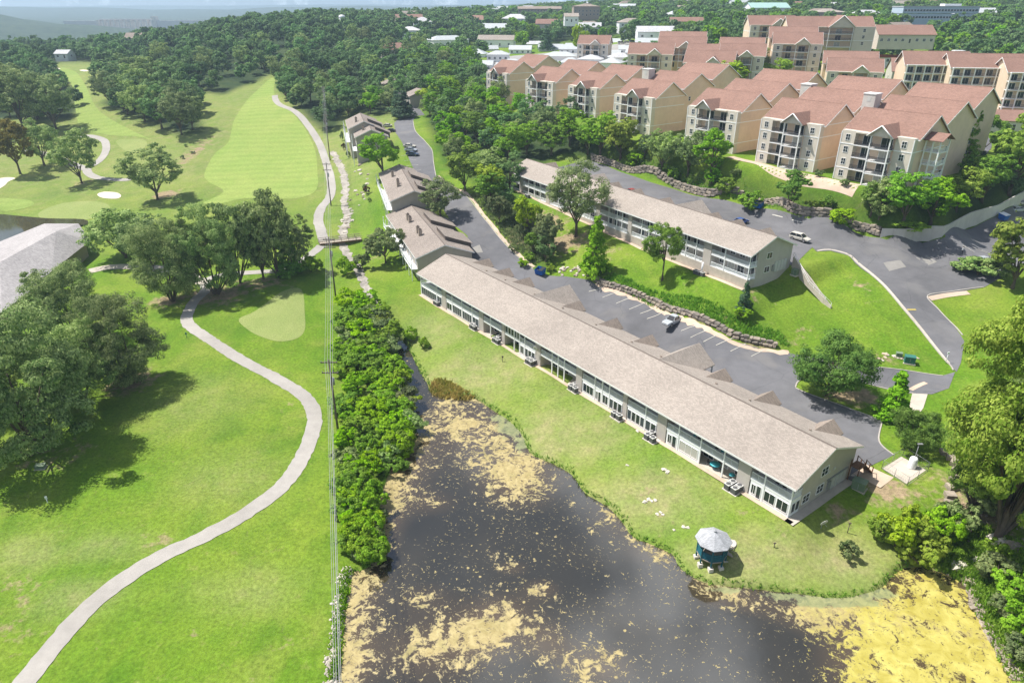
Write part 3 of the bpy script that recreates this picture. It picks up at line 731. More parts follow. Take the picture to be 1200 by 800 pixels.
def algae_attr(o):
    me = o.data; n = len(me.vertices); co = np.empty(n*3, np.float32); me.vertices.foreach_get('co', co); co = co.reshape(-1, 3)
    A = np.zeros((n, 4), np.float32); A[:, 3] = 1
    d = poly_dist(co[:, 0], co[:, 1], pond_poly)
    A[:, 0] = .13
    def b(px, py, rx, ry, ch, amt):
        c = at(px, py, POND_Z); a = wpx(c, rx); e = (at(px, py-ry, POND_Z)-at(px, py+ry, POND_Z)).length/2
        q = amt*np.exp(-(((co[:, 0]-c.x)/a)**2+((co[:, 1]-c.y)/e)**2))
        if ch == 0: A[:, 0] += q
        else: A[:, ch] = np.maximum(A[:, ch], q)
    for q in [(470,540,40,50,0,.55),(440,610,28,50,0,.55),(415,720,26,70,0,.5),(410,780,30,40,0,.4),(555,500,45,32,0,.6),(600,545,45,30,0,.55),(610,570,40,26,0,.4),(520,480,20,16,0,.3),(500,760,60,40,0,.5),(560,745,40,30,0,.5),(590,720,40,26,0,.5),(640,750,30,24,0,.45),(635,690,22,12,0,.45),(600,665,20,9,0,.4),
              (700,780,45,26,0,.5),(510,590,30,14,0,.3),(720,610,40,24,0,.25),(760,650,40,16,0,.2),(845,685,40,14,0,.4),(860,705,40,14,0,.35),(500,700,40,20,0,.3),(780,640,26,10,0,.3),
              (960,720,70,20,0,.55),(1040,725,60,30,0,.45),(1100,700,60,40,0,.3),(1080,785,100,40,0,1.1),(1140,770,60,50,0,.7),(1010,720,40,20,0,.5),(1090,685,40,14,0,.5),(990,770,40,20,0,.1),
              (1080,780,160,60,1,1.),(1110,700,110,50,1,.9),(960,720,60,24,1,.45),(1030,720,60,26,1,.7),
              (980,704,70,8,2,1.),(920,698,40,6,2,.8),(850,690,36,7,2,.7),(1025,695,34,9,2,.9),(600,500,26,18,2,.7),(585,490,22,8,2,.7),(612,520,14,14,2,.8)]:
        b(*q)
    A[:, 0] += .12*np.exp(-np.maximum(d, 0)/2.5); A[:, 0] = np.minimum(A[:, 0], .9)
    A[:, 0] -= .5*np.exp(-(((co[:, 0]-at(870,752,-3).x)/7)**2+((co[:, 1]-at(870,752,-3).y)/4)**2))*.5
    at_ = me.color_attributes.new('algae', 'FLOAT_COLOR', 'POINT'); at_.data.foreach_set('color', A.ravel())
algae_attr(pond)
sheet('clubhouse_pond', [tuple(q) for q in pond2], M['water_plain'], 0, 2.0, zfun=lambda x, y: T(x, y)*0 + max(T(x, y).max() + .05, -.2))
# ------------------------------------------------------------------ buildings
def window(par, x, y, z, w, h, face='-y', panes=2, frame='frame', glass='glass', name='window', sill=True, fw=.09):
    """window centred at (x,z) on a wall at y (face -y/+y) or, for face +x/-x, centred at (y,z) on a wall at x"""
    f = MB(); gl = MB(); o = .05
    def bx(mb, a0, c0, a1, c1, d0, d1):
        if face == '-y': mb.box(x+a0, y-d1, z+c0, x+a1, y-d0, z+c1)
        elif face == '+y': mb.box(x+a0, y+d0, z+c0, x+a1, y+d1, z+c1)
        elif face == '+x': mb.box(x+d0, y+a0, z+c0, x+d1, y+a1, z+c1)
        else: mb.box(x-d1, y+a0, z+c0, x-d0, y+a1, z+c1)
    bx(f, -w/2-fw, h/2, w/2+fw, h/2+fw, .0, .07); bx(f, -w/2-fw, -h/2-fw, w/2+fw, -h/2, .0, .09 if sill else .07)
    bx(f, -w/2-fw, -h/2, -w/2, h/2, .0, .07); bx(f, w/2, -h/2, w/2+fw, h/2, .0, .07)
    for k in range(1, panes): bx(f, -w/2+w*k/panes-.03, -h/2, -w/2+w*k/panes+.03, h/2, .0, .06)
    if h > 1.2 and name == 'window': bx(f, -w/2, -.02, w/2, .03, .0, .055)
    fo = f.build(name, M[frame], par)
    bx(gl, -w/2, -h/2, w/2, h/2, .004, .03)
    gl.build('pane', M[glass], fo)
    return fo

def railing(par, p0, p1, z, h=1.0, m='rail', step=.14, name='railing', bal=.035):
    mb = MB(); d = Vector(p1)-Vector(p0); L_ = d.length; a = math.atan2(d.y, d.x); d.normalize()
    c = (Vector(p0)+Vector(p1))/2
    mb.cbox((c.x, c.y, z+h-.03), (L_, .08, .06), a); mb.cbox((c.x, c.y, z+.1), (L_, .06, .05), a)
    n = max(1, int(L_/step))
    for k in range(n+1):
        q = Vector(p0) + d*(L_*k/n); mb.cbox((q.x, q.y, z+h/2), (bal, bal, h-.08), a)
    return mb.build(name, M[m], par)

def ac_unit(par_loc, rz, label, group, pale=False, s=1.0):
    e = empty('air_conditioner', par_loc, rz); e.scale = (s, s, s)
    b = MB(); b.box(-.4, -.4, .02, .4, .4, .85); b.build('housing', M['ac_dark'], e)
    t_ = MB(); t_.box(-.43, -.43, .85, .43, .43, .93); t_.build('top_cover', M['ac_pale'], e)
    f = MB(); f.lathe([(.34, .93), (.34, .96), (.30, .97), (.05, .985), (0.001, .985)], 12); f.build('fan_guard', M['ac_dark'], e)
    tag(e, label, 'air conditioner', group)
    return e

def condo(name, label, c, ang, L_, W, secs, zl, zd, ze, rise, base=0.0, ov=.6, deck=2.3, roof='roof_taupe', crossg=(), lower_fn=None, base_wall=0.0, right_end=True):
    e = empty(name, c, ang); tag(e, label, 'apartment building', None)
    zr = ze + rise; sl = rise/(W/2+ov)
    ztop = lambda y: ze + (min(y, W-y)+ov)*sl
    # enclosed body behind the decks, with gables
    wall = MB()
    wall.prism([(deck, base-.6), (W, base-.6), (W, ztop(W)-.12), (W/2, zr-.15), (deck, ztop(deck)-.12)], -L_, -.02)
    wb = wall.build('wall', M['siding'], e)
    # roof: two slopes, a dark ridge, white eave boards
    for k, (ya, yb) in enumerate(((-ov, W/2), (W+ov, W/2))):
        s = MB(); s.slab([(-L_-ov, ya, ze), (ov, ya, ze), (ov, yb, zr), (-L_-ov, yb, zr)][::(1 if k == 0 else -1)], .14); s.build('roof', M[roof], e)
    rc = MB(); rc.prism([(W/2-.16, zr-.03), (W/2, zr+.06), (W/2+.16, zr-.03)], -L_-ov, ov); rc.build('ridge_cap', M['ridge'], e)
    for y in (-ov-.03, W+ov+.003):
        f = MB(); f.box(-L_-ov+.02, y, ze-.3, ov-.02, y+.028, ze-.02); f.build('eave_board', M['frame'], e)
    for x in (-L_-ov-.03, ov+.003):
        f = MB()
        for ya, yb in ((-ov, W/2), (W+ov, W/2)):
            f.add([(x, ya, ze-.28), (x+.027, ya, ze-.28), (x+.027, yb, zr-.28), (x, yb, zr-.28), (x, ya, ze-.03), (x+.027, ya, ze-.03), (x+.027, yb, zr-.03), (x, yb, zr-.03)], [(0,1,2,3),(4,7,6,5),(0,4,5,1),(2,6,7,3),(1,5,6,2),(0,3,7,4)])
        f.build('rake_board', M['frame'], e)
    # roof vents
    r = random.Random(int(L_*10))
    for k in range(int(L_/9)):
        v = MB(); x = -4-k*9+r.uniform(-2, 2); y = W/2+2.2; z = ztop(y); v.box(x-.14, y-.14, z-.1, x+.14, y+.14, z+.22); v.build('roof_vent', M['roof_brown'], e)
    # decks, piers, posts, railings, enclosures
    f = MB(); f.box(-L_, -.02, base-.5, 0, deck-.02, zl); f.build('patio_slab', M['concrete'], e)
    if base_wall:
        f = MB(); f.box(-L_+.05, .25, base-.6, -.05, deck+.1, zl-.18); f.build('basement_wall', M['masonry'], e)
    first = True
    piers = []
    xs = -L_
    for k, (x0, x1, posts, low, up) in enumerate(secs):
        if k > 0: piers.append((secs[k-1][1], x0))
        d = MB(); d.box(x0, .06, zd-.3, x1, deck, zd); d.build('deck', M['white'], e)
        if base_wall:
            d = MB(); d.box(x0, .06, zl-.24, x1, deck, zl+.02); d.build('deck', M['white'], e)
        cols = [x0+.08] + list(posts) + [x1-.08]
        if k == 0: cols[0] = x0+.1
        if k == len(secs)-1: cols[-1] = x1-.1
        for j, x in enumerate(cols):
            edge = (j in (0, len(cols)-1)) and not (x <= -L_+.2 or x >= -.2)
            if edge: continue
            p_ = MB(); p_.box(x-.09, -.0, base-.3, x+.09, .18, ze+.0); p_.build('post', M['white'], e)
        for j in range(len(cols)-1):
            a, b = cols[j]+.09, cols[j+1]-.09
            lk = low[j] if j < len(low) else low[-1]; uk = up[j] if j < len(up) else up[-1]
            if uk == 'R':
                railing(e, (a, .12, 0), ((a+b)/2-.03, .12, 0), zd+.02); railing(e, ((a+b)/2+.03, .12, 0), (b, .12, 0), zd+.02)
            else:
                enclosure(e, a, b, zd+.02, ze+.05, uk)
            if lk == 'R':
                railing(e, (a, .12, 0), ((a+b)/2-.03, .12, 0), zl+.03); railing(e, ((a+b)/2+.03, .12, 0), (b, .12, 0), zl+.03)
            elif lk != 'O': enclosure(e, a, b, zl+.02, zd-.3, lk)
        # glazed doors on the wall behind
        for zz, kinds in ((zl+.05, low), (zd+.05, up)):
            n = max(1, int((x1-x0)/2.6)); wdt = (x1-x0)/n
            for j in range(n):
                rr_ = r.random(); x = x0+wdt*(j+.5)
                if rr_ < .55: window(e, x, deck, zz+1.02, 1.7, 2.0, panes=2, name='glass_door', sill=False, glass='glass' if r.random() < .75 else 'curtain')
                elif rr_ < .85: window(e, x, deck, zz+1.3, 1.3, 1.3, panes=2)
                else: window(e, x, deck, zz+1.02, .9, 2.0, panes=1, name='glass_door', sill=False, frame='frame', glass='dark_door')
        # what stands on the decks: a few chairs
    for a, b in piers:
        p_ = MB(); p_.box(a, -.0, base-.5, b, deck+.01, ztop(0)-.1); p_.build('pier', M['siding'], e)
    # side rails at the ends of the building
    for x in (-L_+.1, -.1):
        railing(e, (x, .22, 0), (x, deck, 0), zd+.02)
        if base_wall: railing(e, (x, .22, 0), (x, deck, 0), zl+.03)
    # entry gables along the far side
    for (x, w_, out, big) in crossg:
        w_ *= .88 if not big else 1.
        gz = ze + (.25 if not big else .35); gr = gz + w_*(.4 if not big else .36)
        yb = W+ov+out
        # ridge meets the main slope where heights agree
        yi = W + ov - (gr-ze)/sl
        g_ = MB()
        ylow = W+ov-max(0, (gz-ze))/sl
        g_.slab([(x-w_/2, ylow, gz), (x-w_/2, yb, gz), (x, yb, gr), (x, yi, gr)], .12)
        g_.slab([(x, yi, gr), (x, yb, gr), (x+w_/2, yb, gz), (x+w_/2, ylow, gz)], .12)
        go = g_.build('entry_roof', M['roof_taupe' if big else 'roof_brown'], e)
        t_ = MB(); t_.prism([(x-w_/2+.2, gz-.15), (x+w_/2-.2, gz-.15), (x, gr-.2)], yb-.3, yb-.2, 'y'); t_.build('gable_panel', M['siding'], go)
        if out > .5:
            for sx_ in (-1, 1):
                p_ = MB(); p_.box(x+sx_*(w_/2-.3)-.1, yb-.4, (2.6 if base_wall else 0), x+sx_*(w_/2-.3)+.1, yb-.2, gz-.1); p_.build('post', M['white'], go)
        else:
            s_ = MB(); s_.box(x-w_/2+.3, W-.1, gz-2.2, x+w_/2-.3, W+ov+out-.3, gz-.14); s_.build('entry_bay', M['siding'], go)
    # back windows and doors
    for k in range(int(L_/6)):
        x = -L_+3+k*6; window(e, x, W, zd+1.4, 1.4, 1.2, '+y'); 
        if k % 2: window(e, x, W, zl+1.4, 1.4, 1.2, '+y')
    return e

def enclosure(par, a, b, z0, z1, kind):
    """white sunroom front between two posts with its own windows; kinds W windows, D door+window, S screens, B large, V tall narrow"""
    pn = MB(); w = b-a
    pn.box(a, .08, z0, b, .16, z1)
    po = pn.build('sunroom_panel', M['white'], par)
    H = z1-z0
    def win(xc, ww, zb, zt, glass='glass', panes=2): window(par, xc, .08, (zb+zt)/2, ww, zt-zb, panes=panes, glass=glass, fw=.05, name='sunroom_window', sill=False)
    if kind == 'S':
        n = max(2, int(w/.9)); win(a+w/2, w-.3, z0+.35, z1-.25, 'screen', n)
    elif kind == 'B': win(a+w/2, w-.5, z0+.5, z1-.35, 'glass', max(2, int(w/.9)))
    elif kind == 'C': win(a+w/2, w-.6, z0+.4, z1-.4, 'curtain', max(3, int(w/1.0)))
    elif kind == 'D':
        win(a+w*.3, min(.95, w*.3), z0+.45, z1-.5); win(a+w*.72, min(.9, w*.3), z0+.12, z1-.35, 'glass', 1)
    elif kind == 'V':
        n = max(2, int(w/.85)); s = w/n
        for k in range(n): win(a+s*(k+.5), s-.22, z0+.35, z1-.35, 'glass' if k % 3 else 'screen', 1)
    else:
        n = max(1, int(w/1.35)); s = w/n
        for k in range(n): win(a+s*(k+.5), s-.38, z0+.45, z1-.4)

secs1 = [(-96,-86.6,[-88.9],['S','S'],['R','R']), (-84.9,-72,[-82.4,-78.5,-74.6],['W','S','S','S'],['R']*4), (-70.4,-64,[-67.9],['O','O'],['R','R']),
         (-63,-53.3,[-59.9,-58.2,-56.6],['O','O','B','V'],['V','V','R','R']), (-51.8,-41.9,[-48.5,-46.8,-45.1],['O'],['R']), (-40.4,-30.5,[-37.2,-35.4,-33.7],['B','D','W','V'],['R']),
         (-29.6,-23.1,[-25.6],['V','V'],['R','R']), (-21.3,-8.3,[-18.9,-14.8,-10.7],['D','C','O','O'],['R']), (-6.3,0,[-4.1],['D','W'],['R','R'])]
cg1 = [(-91,4.2,.3,0),(-83,4.2,.3,0),(-75.5,4.2,.3,0),(-64.5,7.4,2.2,1),(-59,4.2,.3,0),(-48.5,4.2,.3,0),(-39.5,4.2,.3,0),(-30.5,7.4,2.2,1),(-23.5,4.2,.3,0),(-14.5,4.2,.3,0),(-4.5,4.2,.3,0)]
b1 = condo('condominium', 'long low two-storey condominium with taupe shingle roof on the lawn above the pond', C1, A1, 96, 15, secs1, .05, 2.75, 5.25, 3.05, crossg=cg1)
# right-hand gable end
for y, z, w_ in ((3.6,1.55,1.5),(6.9,1.6,1.5),(7.2,4.35,1.5)): window(b1, -.02, y, z, w_, 1.25, '+x', 2)
f = MB()
for k in range(4): f.box(-.02, 9.6+k*.95, .25, .14, 10.4+k*.95, 2.1)
f.build('meter_cabinet', M['ac_pale'], b1)
f = MB(); f.box(-.02, 8.7, .6, .22, 9.3, 1.9); f.build('meter_box', M['steel'], b1)
f = MB(); f.box(-.02, 8.4, 2.15, .12, 13.5, 2.35); f.build('conduit', M['steel'], b1)
for y in (9.5, 8.2):
    v = MB(); v.box(-.02, y, 3.5, .1, y+.35, 3.9); v.build('vent', M['ac_pale'], b1)
enclosure_side = MB(); enclosure_side.box(-.1, .2, .07, -.02, 2.28, 2.45); enclosure_side.build('sunroom_panel', M['white'], b1)
for y in (.75, 1.7): window(b1, -.02, y, 1.35, .75, 1.5, '+x', 1, fw=.05, name='sunroom_window', sill=False)
# wooden stair at the back corner
st = empty('stair', C1 + N1*15.4 + U1*.9, A1); tag(st, 'brown wooden outside stair at the back corner of the long condominium', 'stair')
for k in range(11):
    t_ = MB(); t_.box(-.6, 2.6-k*.27, .2+k*.24-.05, .6, 2.9-k*.27, .2+k*.24); t_.build('tread', M['wood'], st)
for x in (-.62, .62):
    s_ = MB(); s_.tube([(x, 2.9, .05), (x, -.1, 2.65)], .08, 4); s_.build('stringer', M['wood'], st)
    s_ = MB(); s_.tube([(x, 2.9, 1.0), (x, -.1, 3.6)], .05, 4); s_.build('handrail', M['wood'], st)
    for y, z in ((2.8, 0), (1.4, 1.1), (0, 2.4), (-1.6, 0)):
        s_ = MB(); s_.box(x-.06, y-.06, z, x+.06, y+.06, 3.6 if y == -1.6 else z+1.1); s_.build('post', M['wood'], st)
l_ = MB(); l_.box(-.7, -1.7, 2.55, .7, -.1, 2.68); l_.build('landing', M['wood'], st)
# concrete strips round the house
def slabs(name, x0, x1, y0, y1, z, c=C1, u=U1, n=N1, m='concrete'):
    poly = rect_poly(c, u, n, x0, x1, y0, y1)
    return sheet(name, poly, M[m], .03, 1.0, zfun=lambda x, y: np.maximum(T(x, y)+.04, z))
slabs('pavement', -96, .9, -.75, -.03, .03, m='terrace'); slabs('pavement', .0, 1.25, -.75, 15.8, .03, m='concrete'); slabs('pavement', .0, 4.0, 15.85, 19.5, .06, m='terrace')

secs2 = [(-92.5,-87,[],['R'],['R']), (-85.3,-73,[-82.2,-79,-76],['R'],['R']), (-71.3,-63,[-67],['R'],['R']), (-61.6,-50,[-58.2,-55,-52.6],['R'],['R']),
         (-48.4,-37.5,[-45,-41.8,-39.8],['R'],['R']), (-36.2,-25.5,[-32.6,-30,-27.8],['R'],['R']), (-24,-12.6,[-21,-17.8,-14.8],['R'],['R']), (-10.4,0,[-6.6],['R'],['R'])]
cg2 = [(-88,5,.3,0),(-66,6,1.6,1),(-58,4.4,.3,0),(-49,4.4,.3,0),(-38,4.4,.3,0),(-29,7,2.0,1),(-22,4.2,.3,0),(-15,4.4,.3,0),(-7,4.4,.3,0)]
b2 = condo('condominium', 'long balconied condominium on the hillside above the parked pickup', C2, A2, 92.5, 13, secs2, 2.0, 4.75, 7.45, 3.0, crossg=cg2, base_wall=2.0, roof='roof_taupe')
for y, z, w_ in ((5.6,3.3,1.5),(5.8,6.3,1.5)): window(b2, -.02, y, z, w_, 1.2, '+x', 2)
f = MB()
for k in range(4): f.box(-.02, 8.0+k*.95, 2.3, .12, 8.8+k*.95, 4.6)
f.build('meter_cabinet', M['ac_pale'], b2)
f = MB(); f.box(-.02, 7.2, 2.6, .2, 7.8, 3.9); f.build('meter_box', M['steel'], b2)
for x in (-79.5, -48, -11.5):
    d_ = MB(); d_.tube([(x, -.9, .2), (x, -.9, 2.6)], .2, 10); d_.build('duct', M['white'], b2)
slabs('pavement', -92, .4, -1.1, -.04, 7.5, C2, U2, N2, 'terrace')

# ---- left-hand condominium terraces with chimneys
def terrace_house(label, corner, ang, L_, W, h, rise, chims, roofm='roof_grey', wallm='siding_green', sheds=(), zbase=None, balc=True):
    """gabled block; local x along the ridge (to the right in the street), origin at the near left corner"""
    z = Tz(corner[0], corner[1]) if zbase is None else zbase
    e = empty('terrace_house', (corner[0], corner[1], z), ang); tag(e, label, 'apartment building', 'chimneyed condominium blocks along the street')
    ov = .5; zr = h+rise; sl = rise/(W/2+ov)
    wl = MB(); wl.prism([(0, -3), (W, -3), (W, h+ov*sl-.12), (W/2, zr-.15), (0, h+ov*sl-.12)], -L_, 0); wl.build('wall', M[wallm], e)
    for k, (ya, yb) in enumerate(((-ov, W/2), (W+ov, W/2))):
        s = MB(); s.slab([(-L_-ov, ya, h), (ov, ya, h), (ov, yb, zr), (-L_-ov, yb, zr)][::(1 if k == 0 else -1)], .14); s.build('roof', M[roofm], e)
    rc = MB(); rc.prism([(W/2-.14, zr-.03), (W/2, zr+.05), (W/2+.14, zr-.03)], -L_-ov, ov); rc.build('ridge_cap', M['ridge'], e)
    f = MB(); f.box(-L_-ov+.02, -ov-.03, h-.28, ov-.02, -ov-.003, h-.02); f.build('eave_board', M['frame'], e)
    for x in (ov+.003,):
        f = MB()
        for ya, yb in ((-ov, W/2), (W+ov, W/2)):
            f.add([(x, ya, h-.28), (x+.027, ya, h-.28), (x+.027, yb, zr-.28), (x, yb, zr-.28), (x, ya, h-.03), (x+.027, ya, h-.03), (x+.027, yb, zr-.03), (x, yb, zr-.03)], [(0,1,2,3),(4,7,6,5),(0,4,5,1),(2,6,7,3),(1,5,6,2),(0,3,7,4)])
        f.build('rake_board', M['frame'], e)
    for x, y in chims:
        zz = h+(min(y, W-y)+ov)*sl
        c_ = MB(); c_.box(x-.45, y-.4, zz-.6, x+.45, y+.4, zz+1.5); co = c_.build('chimney', M['masonry'], e)
        k_ = MB(); k_.box(x-.5, y-.45, zz+1.5, x+.5, y+.45, zz+1.6); k_.box(x-.2, y-.2, zz+1.6, x+.2, y+.2, zz+1.85); k_.build('chimney_cap', M['ridge'], co)
    for x, w_, y0 in sheds:      # raised clerestory roofs on the street side
        zz = h+(W-y0+ov)*sl
        s = MB(); s.slab([(x-w_/2, y0, zz+1.05), (x+w_/2, y0, zz+1.05), (x+w_/2, W+1.6, h+.55), (x-w_/2, W+1.6, h+.55)], .14); so = s.build('raised_roof', M[roofm], e)
        s = MB(); s.prism([(y0+.15, zz-.4), (W+1.2, h-1.5), (W+1.2, h+.45), (y0+.15, zz+.88)], x-w_/2+.2, x+w_/2-.2); s.build('raised_wall', M['ridge'], so)
    # garden side
    n = max(2, int(L_/3.6)); s_ = L_/n
    for k in range(n):
        x = -L_+s_*(k+.5)
        for zz in ((1.2, 3.9) if h > 5 else (1.3,)):
            window(e, x, 0, zz, 1.7, 1.6, '-y', 2, name='glass_door', sill=False)
    if balc:
        d = MB(); d.box(-L_+.3, -1.5, 2.55, -.3, -.02, 2.72); d.build('deck', M['white'], e)
        railing(e, (-L_+.3, -1.45, 0), (-.3, -1.45, 0), 2.74, step=.25)
        for k in range(n+1):
            x = -L_+.4+(L_-.8)*k/n; p_ = MB(); p_.box(x-.08, -1.48, -3, x+.08, -1.32, h-.1); p_.build('post', M['white'], e)
    return e
def fit(el, er, z):
    """corner points of an eave seen at two pixels at height z -> origin (right end), angle, length"""
    a, b = at(*el, z), at(*er, z); d = b-a
    return b, math.atan2(d.y, d.x), d.length
for lab, el, er, z, h, W, chims, sheds, zb in [
    ('grey-roofed block with two pairs of chimneys beside the end of the long condominium', (452,252), (487,303), 6.6, 5.6, 13.5, [(-12.5,3.6),(-15,3.6),(-25,3.6),(-27.5,3.6)], [(-9,9,8.0),(-24,9,8.0)], 1.0),
    ('grey-roofed chimneyed block behind the street tree, second from the long condominium', (443.5,203), (457,236), 10.6, 5.4, 13, [(-11,3.2),(-13.5,3.4),(-25,3.0)], [(-8,8,8),(-23,8,8)], 5.2),
    ('tall narrow block with one chimney beside the parked cars', (413,151), (415.5,161.5), 18.5, 7.4, 11, [(-6,3)], [(-6,5,7)], 11),
    ('tall narrow block furthest up the garden, partly behind its twin', (404.5,141), (407.5,151.5), 20.0, 7.4, 11, [(-6,3)], [(-6,5,7)], 12.5)]:
    o_, an_, ln_ = fit(el, er, z)
    dr = Vector((math.cos(an_), math.sin(an_), 0)); nr_ = Vector((-dr.y, dr.x, 0))
    cn = o_ - dr*.5 + nr_*.5
    terrace_house(lab, (cn.x, cn.y), an_, ln_-1, W, h, 2.6, chims, sheds=sheds, zbase=z-h)
    FOOT.append(rect_poly(cn, dr, nr_, -ln_, 1, -2, W+2))
# ---- red-roofed apartment blocks on the terrace
def gable_block(par, x0, x1, y0, y1, zb, h, rise, wallm='peach', roofm='roof_red', ov=.6, front=None, name='wing'):
    wl = MB(); W = y1-y0; sl = rise/(W/2+ov)
    wl.prism([(y0, zb), (y1, zb), (y1, h+ov*sl-.12), ((y0+y1)/2, h+rise-.15), (y0, h+ov*sl-.12)], x0, x1)
    w_ = wl.build('wall', M[wallm], par)
    for k, (ya, yb) in enumerate(((y0-ov, (y0+y1)/2), (y1+ov, (y0+y1)/2))):
        s = MB(); s.slab([(x0-ov, ya, h), (x1+ov, ya, h), (x1+ov, yb, h+rise), (x0-ov, yb, h+rise)][::(1 if k == 0 else -1)], .16); s.build('roof', M[roofm], par)
    rc = MB(); ym = (y0+y1)/2; rc.prism([(ym-.15, h+rise-.03), (ym, h+rise+.05), (ym+.15, h+rise-.03)], x0-ov, x1+ov); rc.build('ridge_cap', M['roof_red'], par)
    for x in (x0-ov-.03, x1+ov+.003):
        f = MB()
        for ya, yb in ((y0-ov, ym), (y1+ov, ym)):
            f.add([(x, ya, h-.32), (x+.05, ya, h-.32), (x+.05, yb, h+rise-.32), (x, yb, h+rise-.32), (x, ya, h-.02), (x+.05, ya, h-.02), (x+.05, yb, h+rise-.02), (x, yb, h+rise-.02)], [(0,1,2,3),(4,7,6,5),(0,4,5,1),(2,6,7,3),(1,5,6,2),(0,3,7,4)])
        f.build('rake_board', M['frame'], par)
    f = MB(); f.box(x0-ov, y0-ov-.04, h-.32, x1+ov, y0-ov-.003, h-.02); f.build('eave_board', M['frame'], par)
    return w_

def apartment(label, c, ang, L_=17.4, W=16.5, nst=4, fl=2.9, rise=4.8, wings=2, wstep=(-1.2, 16.6), detail=2, group='red-roofed apartment blocks on the terrace', tower=None, mirror=False, stair=False, zbase=None, wallm='beige', sidem='peach'):
    """four-storey block: local origin at the near left corner of the front, x along the front, y back"""
    z = c[2] if zbase is None else zbase
    e = empty('apartment_block', (c[0], c[1], z), ang); tag(e, label, 'apartment building', group)
    h = nst*fl
    X = lambda x: (L_-x) if mirror else x
    def bx(mb, xa, ya, za, xb, yb, zb): return mb.box(X(xa), ya, za, X(xb), yb, zb)
    gable_block(e, 0, L_, 1.9, W, -3, h, rise, sidem)
    # front: solid bays left and right, balconies between
    ra, rb, pa, pb = L_*.2, L_*.76, L_*.46, L_*.74
    for a, b in ((0, ra), (rb, L_)):
        p_ = MB(); bx(p_, a, 0, -3, b, 1.95, h+.25); p_.build('front_bay', M[wallm], e)
        n = 1 if b-a < 5 else 2
        for k in range(nst):
            window(e, X((a+b)/2), 0, k*fl+1.55, 1.05, 1.4, '-y', 2)
    for zz in (fl, 3*fl) if nst > 3 else (fl,):
        for a, b in ((0, ra), (rb, L_)):
            t_ = MB(); bx(t_, a, -.06, zz-.12, b, -.003, zz+.12); t_.build('band', M['frame'], e)
        t_ = MB(); t_.box(L_+.003, 0, zz-.12, L_+.06, W, zz+.12); t_.build('band', M['frame'], e)
        t_ = MB(); t_.box(-.06, 0, zz-.12, -.003, W, zz+.12); t_.build('band', M['frame'], e)
    for x in (0, L_):
        t_ = MB(); t_.box(x-.1, -.08, -3, x+.1, .1, h-.1); t_.build('corner_board', M['frame'], e)
    t_ = MB(); t_.box(L_+.003, .1, h-.12, L_+.06, W, h+.12); t_.build('band', M['frame'], e)
    for k in range(nst):
        zz = k*fl
        if k:
            s = MB(); bx(s, ra, -.12, zz-.22, pa, 2.0, zz+.02); s.build('balcony_floor', M['frame'], e)
        s = MB(); bx(s, pa, -1.7, zz-.22, pb, 2.0, zz+.025); s.build('balcony_floor', M['frame'], e)
        if detail > 1 or k:
            railing(e, (X(ra)+(.05 if not mirror else -.05), -.05, 0), (X(pa), -.05, 0), zz+.03, 1.05, 'black_rail', .16)
            railing(e, (X(pa), -1.62, 0), (X(pb), -1.62, 0), zz+.04, 1.05, 'black_rail', .16)
            railing(e, (X(pb), -1.62, 0), (X(pb), -.1, 0), zz+.04, 1.05, 'black_rail', .16)
        window(e, X((ra+pa)/2), 1.9, zz+1.1, 2.1, 2.1, '-y', 2, name='glass_door', sill=False)
        window(e, X((pa+pb)/2), 1.9, zz+1.1, 2.6, 2.1, '-y', 2, name='glass_door', sill=False, glass='glass' if k % 2 else 'curtain')
    for x in (pa+.12, pb-.12, (pa*.5+pb*.5)):
        if x == (pa*.5+pb*.5): continue
        p_ = MB(); bx(p_, x-.13, -1.68, -3, x+.13, -1.42, h); p_.build('post', M['frame'], e)
    s = MB(); bx(s, ra, -.4, h-.1, pb, 2.1, h+.22); s.build('soffit', M[wallm], e)
    # front gable over the projecting balconies
    gw = pb-pa+1.4; gm = (pa+pb)/2; gr = h+gw*.42; sl = rise/((W-1.9)/2+.6)
    yi = 1.3+(gr-h)/sl
    for sgn in (-1, 1):
        s = MB(); s.slab([(X(gm+sgn*gw/2), -2.3, h-.02), (X(gm), -2.3, gr), (X(gm), yi, gr), (X(gm+sgn*gw/2), 1.35, h-.02)][::(sgn if not mirror else -sgn)], .14); s.build('front_gable_roof', M['roof_red'], e)
    t_ = MB(); t_.prism([(X(gm-gw/2+.3), h), (X(gm+gw/2-.3), h), (X(gm), gr-.3)], -1.75, -1.6, 'y'); t_.build('front_gable', M[wallm], e)
    for sgn in (-1, 1):
        t_ = MB(); t_.tube([(X(gm+sgn*gw/2), -2.33, h-.1), (X(gm), -2.33, gr-.1)], .16, 4); t_.build('rake_board', M['frame'], e)
    # wings behind, stepped back
    for k in range(wings):
        xo, yo = wstep[0]*(k+1), wstep[1]*(k+1)
        gable_block(e, xo, xo+L_*1.02, yo, yo+W-.8, -3, h+2.1*(k+1), rise*.95, sidem)
        for q in range(nst): window(e, xo+L_*1.02, yo+3.5, q*fl+1.5, 1.0, 1.3, '+x', 1)
    if tower:
        tx, ty = tower
        t_ = MB(); t_.box(tx, ty, -3, tx+3.2, ty+3.2, h+rise+2.2); to = t_.build('lift_tower', M['wall_white'], e)
        t_ = MB(); t_.box(tx-.12, ty-.12, h+rise+2.2, tx+3.32, ty+3.32, h+rise+2.45); t_.build('tower_cap', M['frame'], to)
        v = MB(); v.cbox((tx+1.6, ty-.02, h+rise+1.0), (1.0, .05, 1.0)); v.build('vent', M['ac_pale'], to)
